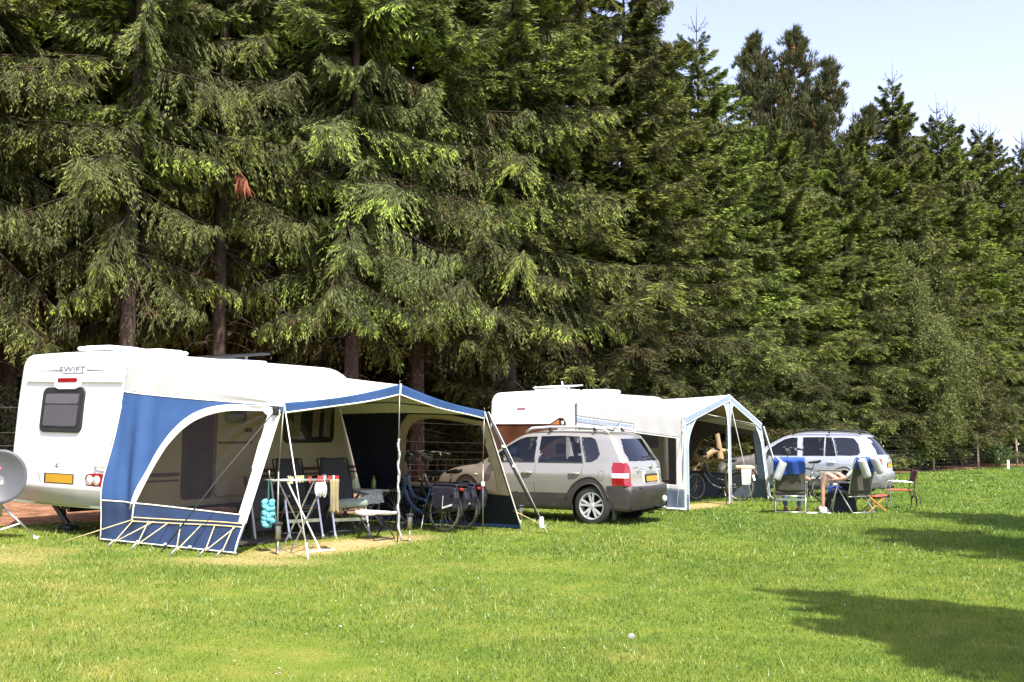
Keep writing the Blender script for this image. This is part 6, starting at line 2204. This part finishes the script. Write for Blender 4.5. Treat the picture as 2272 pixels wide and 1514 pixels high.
# ------------------------------------------------------------------ solar garden lamps
for (x, y, lab) in ((-3.05, 13.80, 'solar garden lamp in front of the near awning pole by the airer'), (-1.54, 15.92, 'solar garden lamp beside the white-topped stool and twisted flap'), (.15, 18.28, 'solar garden lamp at the far corner of the blue awning near the car')):
    t = thing('solar_lamp', lab, 'garden lamp', (x, y, gnd(x, y)), .4, 'solar lamps along the blue awning')
    mb = MB(); mb.tube([(0, 0, -.08), (0, 0, .21)], .013, 8); mb.tube([(0, 0, -.03), (0, 0, .05)], [.004, .02], 6); mb.build('stake', M_steel, t)
    mb = MB(); mb.lathe([(.036, 0), (.042, .16), (.040, .19)], (0, 0, .20), n=16); mb.build('lantern', film('lantern_plastic', (.8, .8, .8), .1, .1, .18, (.5, .5, .5)), t)
    mb = MB(); mb.lathe([(.022, 0), (.022, .16)], (0, 0, .21), n=10); mb.build('diffuser', M_lgrey, t)
    mb = MB(); mb.lathe([(.055, 0), (.06, .015), (.055, .035), (.001, .04)], (0, 0, .39), n=16); mb.build('cap', M_solar, t)

# ------------------------------------------------------------------ satellite dish on a tripod
dx, dy = -7.02, 14.42
t = thing('satellite_dish', 'grey satellite dish with dark lettering on a tripod at the left picture edge', 'satellite dish', (dx, dy, gnd(dx, dy)), 0)
aim = Vector((.28, -.95, .12)).normalized()
c0 = Vector((0, .0, .85)); u_ = aim.cross(Vector((0, 0, 1))).normalized() * -1; v_ = u_.cross(aim).normalized() * -1
if v_.z < 0: v_ = -v_
if u_.x < 0: u_ = -u_
RD = .345
mb = MB()
vs, fs = [], []
for i in range(13):
    rr_ = RD * i / 12
    for k in range(48):
        a = 2 * math.pi * k / 48
        vs.append(c0 + u_ * rr_ * math.cos(a) + v_ * rr_ * 1.06 * math.sin(a) - aim * (.085 * (1 - (rr_ / RD) ** 2)))
for i in range(12):
    for k in range(48): fs.append((i * 48 + k, i * 48 + (k + 1) % 48, (i + 1) * 48 + (k + 1) % 48, (i + 1) * 48 + k))
mb.add(vs, fs, 0, True)
o = mb.build('dish', M_dish, t); md = o.modifiers.new('steel', 'SOLIDIFY'); md.thickness = .012
mb = MB(); mb.tube([c0 + u_ * RD * math.cos(a) + v_ * RD * 1.06 * math.sin(a) for a in np.linspace(0, 6.283, 49)[:-1]], .011, 6, closed=True); mb.build('rim', M_dish, t)
# dish lettering
zax = aim; Mx = Matrix((u_.to_4d(), v_.to_4d(), zax.to_4d(), (0, 0, 0, 1))).transposed()
for i in range(3): Mx[3][i] = 0
pc = c0 + u_ * -.05 + v_ * .185 - aim * .052
Mx.translation = pc
text_mesh('lettering', 'TRIAX', .075, M_decal, t, Mx, .002)
mb = MB(); q = c0 - u_ * .02 + v_ * .12 - aim * .07; mb.ell(q, (.035, .01, .03)); mb.build('logo', mat('faded_red_logo', (.55, .12, .13), .5), t)
mb = MB(); base = c0 - v_ * RD * .95; lnb = c0 + aim * .42 - v_ * .28
mb.tube([base, base + aim * .2 - v_ * .02, lnb], .016, 7); mb.build('feed_arm', M_lgrey, t)
mb = MB(); mb.lathe([(.03, -.06), (.045, -.05), (.045, .03), (.03, .05), (.001, .05)], lnb, (c0 - lnb), 14); mb.cbox(lnb.x - .03, lnb.x + .03, lnb.y - .03, lnb.y + .03, lnb.z - .1, lnb.z, .012); mb.build('feed_horn', M_white, t)
mb = MB(); mb.tube([(0, .08, .30), (0, .08, .80)], .025, 8); mb.bar((0, .09, .72), tuple(c0 - aim * .09), .06, .10); mb.build('mast', M_steel, t)
for (fx, fy) in ((-.18, -.35), (.40, .32), (-.45, .35)):
    mb = MB(); g0 = gnd(dx + fx, dy + fy) - gnd(dx, dy); mb.tube([(0, .08, .46), (fx, fy, g0 + .01)], .016, 7); mb.build('leg', M_alu, t)
    mb = MB(); mb.tube([(0, .08, .12), (fx * .55, .08 + (fy - .08) * .55, .21 + g0 * .5)], .012, 6); mb.cbox(fx - .03, fx + .03, fy - .03, fy + .03, g0 - .01, g0 + .03, .008); mb.build('brace', M_white, t)


# ------------------------------------------------------------------ people: one skinned body each, clothes over it
def skin_body(name, pts, edges, rad, m_, parent, sub=2):
    me = bpy.data.meshes.new(name); me.from_pydata(pts, edges, []); me.update()
    o = bpy.data.objects.new(name, me); COL.objects.link(o); o.parent = parent
    sk = o.modifiers.new('skin', 'SKIN'); sk.use_smooth_shade = True
    for i, r_ in enumerate(rad):
        sv = me.skin_vertices[0].data[i]; sv.radius = r_ if hasattr(r_, '__len__') else (r_, r_); sv.use_root = (i == 0)
    sb = o.modifiers.new('sub', 'SUBSURF'); sb.levels = sub; sb.render_levels = sub
    dg = bpy.context.evaluated_depsgraph_get()
    m2 = bpy.data.meshes.new_from_object(o.evaluated_get(dg)); m2.name = name
    o.modifiers.clear(); o.data = m2; m2.materials.clear(); m2.materials.append(m_)
    for p in m2.polygons: p.use_smooth = True
    return o


def sitter(label, loc, rz, hair_m, shirt_m, trouser_m, shorts, arm_r, arm_l, legs):
    """seated person, x forward, seat at .46; arms/legs given as joint lists"""
    t = thing('person', label, 'person', loc, rz)
    J, E_, Rd = [], [], []

    def chain(start, ps, rs):
        a = start
        for p_, r_ in zip(ps, rs):
            J.append(p_); Rd.append(r_); i = len(J) - 1
            if a is not None: E_.append((a, i))
            a = i
        return a
    pel = chain(None, [(-.08, 0, .56)], [(.12, .15)])
    wa = chain(pel, [(-.13, 0, .68), (-.20, 0, .81)], [(.095, .13), (.10, .15)])
    nk = chain(wa, [(-.235, 0, .91), (-.24, 0, .945)], [.052, .05])
    chain(nk, [(-.24, 0, .995), (-.235, 0, 1.06), (-.24, 0, 1.115)], [.074, .09, .06])
    for s, arm in ((1, arm_l), (-1, arm_r)):
        sh = chain(wa, [(-.21, s * .17, .865)], [.055])
        a = chain(sh, arm, [.046, .040, .030, .026])
        base = Vector(arm[-1]); d = (base - Vector(arm[-2])).normalized()
        side = d.cross(Vector((0, 0, 1)))
        side = side.normalized() if side.length > .1 else Vector((0, 1, 0))
        palm = base + d * .055
        pi = chain(a, [tuple(palm)], [(.034, .018)])
        for k, (off, l) in enumerate(((-.026, .06), (-.009, .07), (.009, .066), (.026, .052))):
            p1 = palm + side * off + d * .03; p2 = p1 + d * l * .5 + Vector((0, 0, -.006)); p3 = p2 + d * l * .4 + Vector((0, 0, -.018))
            chain(pi, [tuple(p1), tuple(p2), tuple(p3)], [.009, .008, .007])
        p1 = base + side * s * -.035 + d * .03; chain(a, [tuple(p1), tuple(p1 + d * .035 + Vector((0, 0, -.008)))], [.011, .009])
    for s, lg in ((1, legs[0]), (-1, legs[1])):
        hp = chain(pel, [(-.05, s * .09, .55)], [.085])
        a = chain(hp, lg, [.072, .058, .054, .036])
        f = Vector(lg[-1])
        chain(a, [(f.x + .02, f.y, f.z - .06), (f.x + .10, f.y, f.z - .075), (f.x + .17, f.y, f.z - .08)], [.038, .036, .028])
    body = skin_body('body', J, E_, Rd, M_skin, t)
    # face: nose, ears, eyes as small pieces of the head
    mb = MB(); mb.ell((-.24, 0, 1.085), (.098, .083, .08), 16, 10); mb.ell((-.275, 0, 1.04), (.055, .08, .09), 14, 8); mb.build('hair', hair_m, t)
    mb = MB()
    mb.ell((-.155, 0, 1.035), (.022, .012, .022), 8, 6)
    for s in (1, -1): mb.ell((-.23, s * .088, 1.045), (.018, .01, .03), 8, 6)
    mb.build('face_features', M_skin, t)
    mb = MB()
    for s in (1, -1): mb.ell((-.158, s * .032, 1.06), (.008, .012, .007), 8, 6)
    mb.build('eyes', M_black, t)
    # shirt and trousers: slightly thicker skins over the same joints
    sp = [(-.09, 0, .59), (-.13, 0, .68), (-.20, 0, .81), (-.215, 0, .87), (-.21, .17, .865), arm_l[0], (-.21, -.17, .865), arm_r[0]]
    skin_body('shirt', sp, [(0, 1), (1, 2), (2, 3), (3, 4), (4, 5), (3, 6), (6, 7)], [(.128, .163), (.108, .145), (.112, .165), (.075, .10), .068, .058, .068, .058], shirt_m, t)
    tp = [(-.08, 0, .57)]; ed = []; rd = [(.13, .163)]
    for s, lg in ((1, legs[0]), (-1, legs[1])):
        tp.append((-.05, s * .09, .555)); rd.append(.098); i = len(tp) - 1; ed.append((0, i))
        tp.append(lg[0]); rd.append(.086); ed.append((i, i + 1)); i += 1
        if not shorts:
            for q_, r_ in ((lg[1], .072), (lg[2], .068), (lg[3], .052)): tp.append(q_); rd.append(r_); ed.append((i, i + 1)); i += 1
    skin_body('shorts' if shorts else 'trousers', tp, ed, rd, trouser_m, t)
    for lg in legs:
        f = lg[-1]; mb = MB()
        mb.tube(spline([(f[0] - .05, f[1], f[2] - .06), (f[0] + .04, f[1], f[2] - .055), (f[0] + .14, f[1], f[2] - .075), (f[0] + .21, f[1], f[2] - .08)], 4), [.03, .045, .05, .052, .052, .05, .048, .048, .046, .045, .042, .036, .02], 10)
        mb.build('shoe', M_shoe, t)
    return t


def recliner(label, loc, rz, group):
    return camp_chair('reclining_chair', label, loc, rz, mat('olive_grey_mesh_fabric', (.085, .075, .062), .9, vary=.15, scale=50, bump=.3, bscale=300), 17, M_alu, 'tube', .66, M_chairbrown, .72, group)


def drape(name, label, loc, rz, w, drop_l, drop_r, front):
    """towel hung over the top of a backrest"""
    k = thing(name, label, 'towel', loc, rz)
    a = R(17); h = .72

    def P(u, v):
        drop = drop_l * (1 - u) + drop_r * u + .02 * math.sin(u * 8)
        L_ = front + drop
        s = v * L_
        y = (u - .5) * w * (1 - .03 * math.sin(v * 6))
        if s < front: ss, d = h + .02 - (front - s), -.035
        else: ss, d = h + .02 - (s - front), .055
        t = max(0, 1 - abs(s - front) / .05)
        d = d * (1 - t) + .012 * math.sin(u * 15 + v * 3) * (1 - t)
        return Vector((-.25 - ss * math.sin(a) - d * math.cos(a) + .03 * math.sin(min(1, ss / h) * 3.1), y, .46 + ss * math.cos(a) - d * math.sin(a) + .018 * t))
    S = sheet(P, 26, 34, lambda u, v: 'c'); solid(S['c'].build('cloth', M_towel, k), .012)
    return k


def headroll(label, loc, rz, y, z, ang, x=-.58):
    k = thing('head_pillow', label, 'pillow', loc, rz, 'head pillows hung behind the reclining chairs')
    mb = MB(); d = Vector((0, math.sin(R(ang)), math.cos(R(ang))))
    c = Vector((x, y, z)); r_ = .085; hl = .20
    pts = [c + d * s for s in (-hl, -hl * .97, -hl * .85, -.1, 0, .1, hl * .85, hl * .97, hl)]
    mb.tube(pts, [r_ * .72, r_ * .92, r_, r_ * 1.03, r_ * 1.02, r_ * 1.03, r_, r_ * .92, r_ * .72], 18)
    mb.build('roll', M_pillow, k)
    mb = MB(); mb.bar(tuple(c + d * hl * .9), (-.49, y + .06, 1.19), .035, .006, up=(1, 0, 0)); mb.build('strap', M_lgrey, k)
    return k


# first recliner, seen square from behind
rzA = R(74); la = (5.97, 22.62, gnd(5.8, 22.6))
recliner('reclining chair with a blue towel and one hanging head pillow, nearer the grey awning', la, rzA, 'reclining chairs on the lawn')
drape('beach_towel', 'blue towel over the back of the recliner nearer the grey awning', la, rzA, .64, .30, .42, .25)
headroll('grey head pillow hanging by a white strap behind the recliner nearer the grey awning', la, rzA, .19, .90, -22)
sitter('person in jeans lying back in the recliner nearer the grey awning', la, rzA, M_hair, M_shirt, M_jean, False,
       [(-.16, -.29, .76), (-.10, -.41, .70), (.10, -.38, .695), (.20, -.36, .69)], [(-.14, .25, .74), (.06, .31, .70), (.14, .31, .69), (.22, .30, .685)],
       ([(.18, .12, .56), (.36, .13, .53), (.44, .13, .32), (.42, .12, .10)], [(.16, -.16, .55), (.34, -.22, .50), (.38, -.20, .30), (.34, -.16, .10)]))
mb = MB(); mb.M = Matrix.Translation((6.17, 22.14, gnd(6.2, 22.1))) @ Matrix.Rotation(R(8), 4, 'Z')
t = thing('foot_rest_frame', 'white tube frame lying on the grass beside the recliner nearer the grey awning', 'frame', (0, 0, 0), 0)
mb.tube([(0, 0, .02), (.33, 0, .02)], .02, 8); mb.M = None; mb.build('tube', M_white, t)
t = thing('paper_bag', 'crumpled white paper bag on the grass between the recliners', 'bag', (6.52, 22.12, gnd(6.5, 22.1)), .3)
mb = MB(); mb.ell((0, 0, .06), (.08, .06, .07), 9, 6); mb.ell((.05, .02, .10), (.05, .05, .05), 8, 5); mb.ell((-.06, .01, .12), (.04, .03, .05), 8, 5); mb.ell((.13, 0, .02), (.05, .04, .02), 8, 5); mb.build('paper', M_white, t)

# second recliner, turned a little to the right
rzB = R(118); lb = (7.22, 22.45, gnd(7.4, 22.4))
recliner('reclining chair with a blue towel and two hanging head pillows, beside the orange stool', lb, rzB, 'reclining chairs on the lawn')
drape('beach_towel', 'blue towel over the back of the recliner beside the orange stool', lb, rzB, .62, .28, .20, .25)
headroll('grey head pillow on the left behind the recliner beside the orange stool', lb, rzB, .20, .96, 24)
headroll('grey head pillow on the right behind the recliner beside the orange stool', lb, rzB, -.16, 1.03, 33)
sitter('bare-legged person with knees raised in the recliner beside the orange stool', lb, rzB, M_hair, M_shirt2, M_navyin, True,
       [(-.14, -.25, .74), (.02, -.33, .70), (.10, -.33, .69), (.18, -.32, .685)], [(-.14, .26, .74), (.04, .335, .70), (.12, .34, .69), (.2, .33, .685)],
       ([(.14, .20, .66), (.34, .36, .84), (.42, .40, .55), (.40, .42, .14)], [(.16, -.10, .62), (.38, .02, .84), (.46, .05, .5), (.48, .05, .12)]))
# cool bag with a blue lid
p = (7.02, 22.72, gnd(7.0, 22.7)); t = thing('cool_bag', 'black cool bag with a bright blue lid beside the bare-legged person', 'bag', p, R(12))
mb = MB(); mb.prism([(-.30, 0), (.38, 0), (.30, .42), (-.16, .44)], lambda a, b, s: (a, s, b), -.16, .16); mb.build('bag_body', M_coolbag, t, bevel=.03)
mb = MB(); mb.prism([(-.17, .40), (.32, .38), (.28, .52), (-.13, .55)], lambda a, b, s: (a, s, b), -.165, .165); mb.build('lid', M_towel, t, bevel=.025)
mb = MB(); mb.tube([(-.14, -.175, .45), (-.24, -.175, .04)], .01, 5); mb.tube([(.1, -.175, .42), (.14, -.18, .3)], .01, 5); mb.build('piping', M_lgrey, t)
mb = MB(); mb.ell((-.05, 0, .58), (.06, .06, .05), 9, 6); mb.ell((.14, .03, .56), (.07, .05, .05), 9, 6); mb.build('contents', M_wcloth, t)
# orange folding stool
p = (7.80, 22.75, gnd(7.8, 22.7)); t = thing('folding_stool', 'small folding stool with red seat and orange crossed legs right of the recliner', 'stool', p, R(14))
S_ = sheet(lambda u, v: Vector((-.24 + .48 * u, -.16 + .32 * v, .36 - .03 * math.sin(math.pi * u))), 12, 8, lambda u, v: 's'); solid(S_['s'].build('seat', M_carred, t), .012)
for s in (1, -1):
    for (a, b) in ((-.23, .22), (.23, -.22)):
        mb = MB(); y = s * (.15 if a < 0 else .13); mb.bar((a, y, .36), (b, y, 0), .018, .028); mb.build('leg', M_owood, t)
mb = MB(); mb.tube([(-.23, -.16, .37), (-.23, .16, .37)], .012, 6); mb.tube([(.23, -.16, .37), (.23, .16, .37)], .012, 6); mb.build('seat_bar', M_owood, t)
# red director's chair facing left
p = (8.72, 23.7, gnd(8.7, 23.7)); t = thing('folding_chair', 'folding chair with red seat, maroon back and bent silver arms at the right', 'chair', p, R(172))
S_ = sheet(lambda u, v: Vector((-.22 + .46 * u, -.22 + .44 * v, .42 - .02 * math.sin(math.pi * v))), 12, 12, lambda u, v: 's'); solid(S_['s'].build('seat', M_carred, t), .015)
S_ = sheet(lambda u, v: Vector((-.25 - .07 * v - .04 * math.sin(math.pi * u), -.22 + .44 * u, .60 + .26 * v)), 12, 8, lambda u, v: 's'); solid(S_['s'].build('backrest', M_darkred, t), .012)
for s in (1, -1):
    y = s * .235
    mb = MB(); mb.tube(spline([(-.26, y, .59), (.12, y, .61), (.24, y, .57), (.26, y, .42), (.255, y, .02)], 6), .012, 7); mb.build('arm_leg', M_alu, t)
    mb = MB(); mb.tube(spline([(-.33, y, .87), (-.25, y, .45), (-.30, y, .22), (-.27, y, 0)], 6), .012, 7); mb.build('rear_leg', M_black, t)
    mb = MB(); mb.tube(spline([(-.22, y * .9, .42), (-.36, y * .9, .28), (-.40, y * .9, .05)], 6), .010, 6); mb.build('brace', M_darkred, t)
mb = MB(); mb.tube([(.25, -.23, .40), (.25, .23, .40)], .01, 6); mb.build('crossbar', M_alu, t); mb = MB(); mb.tube([(-.24, -.23, .40), (-.24, .23, .40)], .01, 6); mb.build('crossbar', M_alu, t); mb = MB(); mb.bar((-.28, -.2, .2), (-.24, .2, .3), .02, .05); mb.build('cross_strap', M_darkred, t)

# pale forked dead trunk beyond the far wall of the grey awning
p = (6.6, 33.5); t = thing('dead_tree', 'pale barkless forked trunk seen through the grey awning window', 'tree', (p[0], p[1], gnd(*p)), 0)
mb = MB()
mb.tube(spline([(.1, 0, -.1), (.05, 0, .7), (.0, 0, 1.3), (-.12, .05, 2.1)], 5), [.10, .10, .10, .10, .10, .10, .11, .11, .10, .09, .09, .08, .08, .08, .07, .07], 9)
mb.tube(spline([(-1.35, -.2, -.05), (-.75, -.1, .55), (-.25, 0, 1.1), (.35, .05, 1.15)], 5), [.09] * 12 + [.08, .07, .06, .04], 9)
mb.build('trunk', M_deadwood, t)

# ------------------------------------------------------------------ wire deer fence along the forest edge
def fence_thing(label, t0, t1, s0, s1, n, h, post_m):
    a = FP(t0, s0); b = FP(t1, s1)
    t = thing('wire_fence', label, 'fence', (a[0], a[1], gnd(a[0], a[1])), 0)
    d = np.array(b) - np.array(a)
    for k in range(n + 1):
        q = d * k / n; z = gnd(a[0] + q[0], a[1] + q[1]) - gnd(a[0], a[1])
        mb = MB(); l_ = .02 * math.sin(k * 2.1)
        mb.tube([(q[0], q[1], z - .2), (q[0] - l_ * .5, q[1], z + h * .5), (q[0] - l_, q[1], z + h)], [.055, .05, .045], 8)
        po = mb.build('post', post_m, t)
        mb = MB(); mb.cbox(q[0] + .03, q[0] + .09, q[1] - .08, q[1] - .03, z + h * .66, z + h * .72, .008); mb.build('insulator', M_white, po)
    ln = np.linalg.norm(d); u = d / ln
    mb = MB()
    zf = lambda r_: gnd(a[0] + u[0] * r_, a[1] + u[1] * r_) - gnd(a[0], a[1])
    for z in list(np.linspace(.05, .95, 7)) + [1.15, 1.4, h - .06]:
        pts = [(u[0] * r_, u[1] * r_ - .06, z + zf(r_) - .015 * math.sin(math.pi * (r_ % (ln / n)) / (ln / n))) for r_ in np.linspace(0, ln, n * 4 + 1)]
        mb.tube(pts, .0035, 3, caps=False)
    for r_ in np.arange(.15, ln, .30):
        mb.tube([(u[0] * r_, u[1] * r_ - .06, zf(r_) + .05), (u[0] * r_, u[1] * r_ - .06, zf(r_) + .95)], .0028, 3, caps=False)
    mb.build('wire_mesh', M_wire, t)
    return t


fence_thing('wire mesh fence on weathered posts at the far right below the spruces', 29.5, 54.0, .1, .3, 5, 1.62, M_post)
fence_thing('wire mesh fence on dark posts passing behind the front caravan', -12.0, 14.0, .6, .9, 6, 1.95, M_post)
t = thing('marker_stake', 'short white stake standing at the forest edge near the right border', 'stake', (23.0, 48.8, gnd(23, 48.8)), .2)
mb = MB(); mb.cbox(-.06, .06, -.03, .03, -.1, .42, .015); mb.build('board', M_tape, t)
# dandelion clock in the near grass
t = thing('dandelion', 'white dandelion clock standing in the near grass', 'flower', (.93, 8.32, gnd(.93, 8.32)), 0)
mb = MB(); mb.tube(spline([(0, 0, 0), (.01, .005, .06), (0, 0, .115)], 5), .003, 5); mb.build('stem', mat('dandelion_stem', (.18, .24, .07)), t)
mb = MB()
for k in range(120):
    d = Vector(rng.normal(size=3)).normalized(); mb.tube([Vector((0, 0, .13)) + d * .006, Vector((0, 0, .13)) + d * .026], [.0006, .0022], 3)
mb.ell((0, 0, .13), .012, 8, 6)
mb.build('seed_head', mat('dandelion_down', (.75, .74, .70), .9, transl=.4), t)
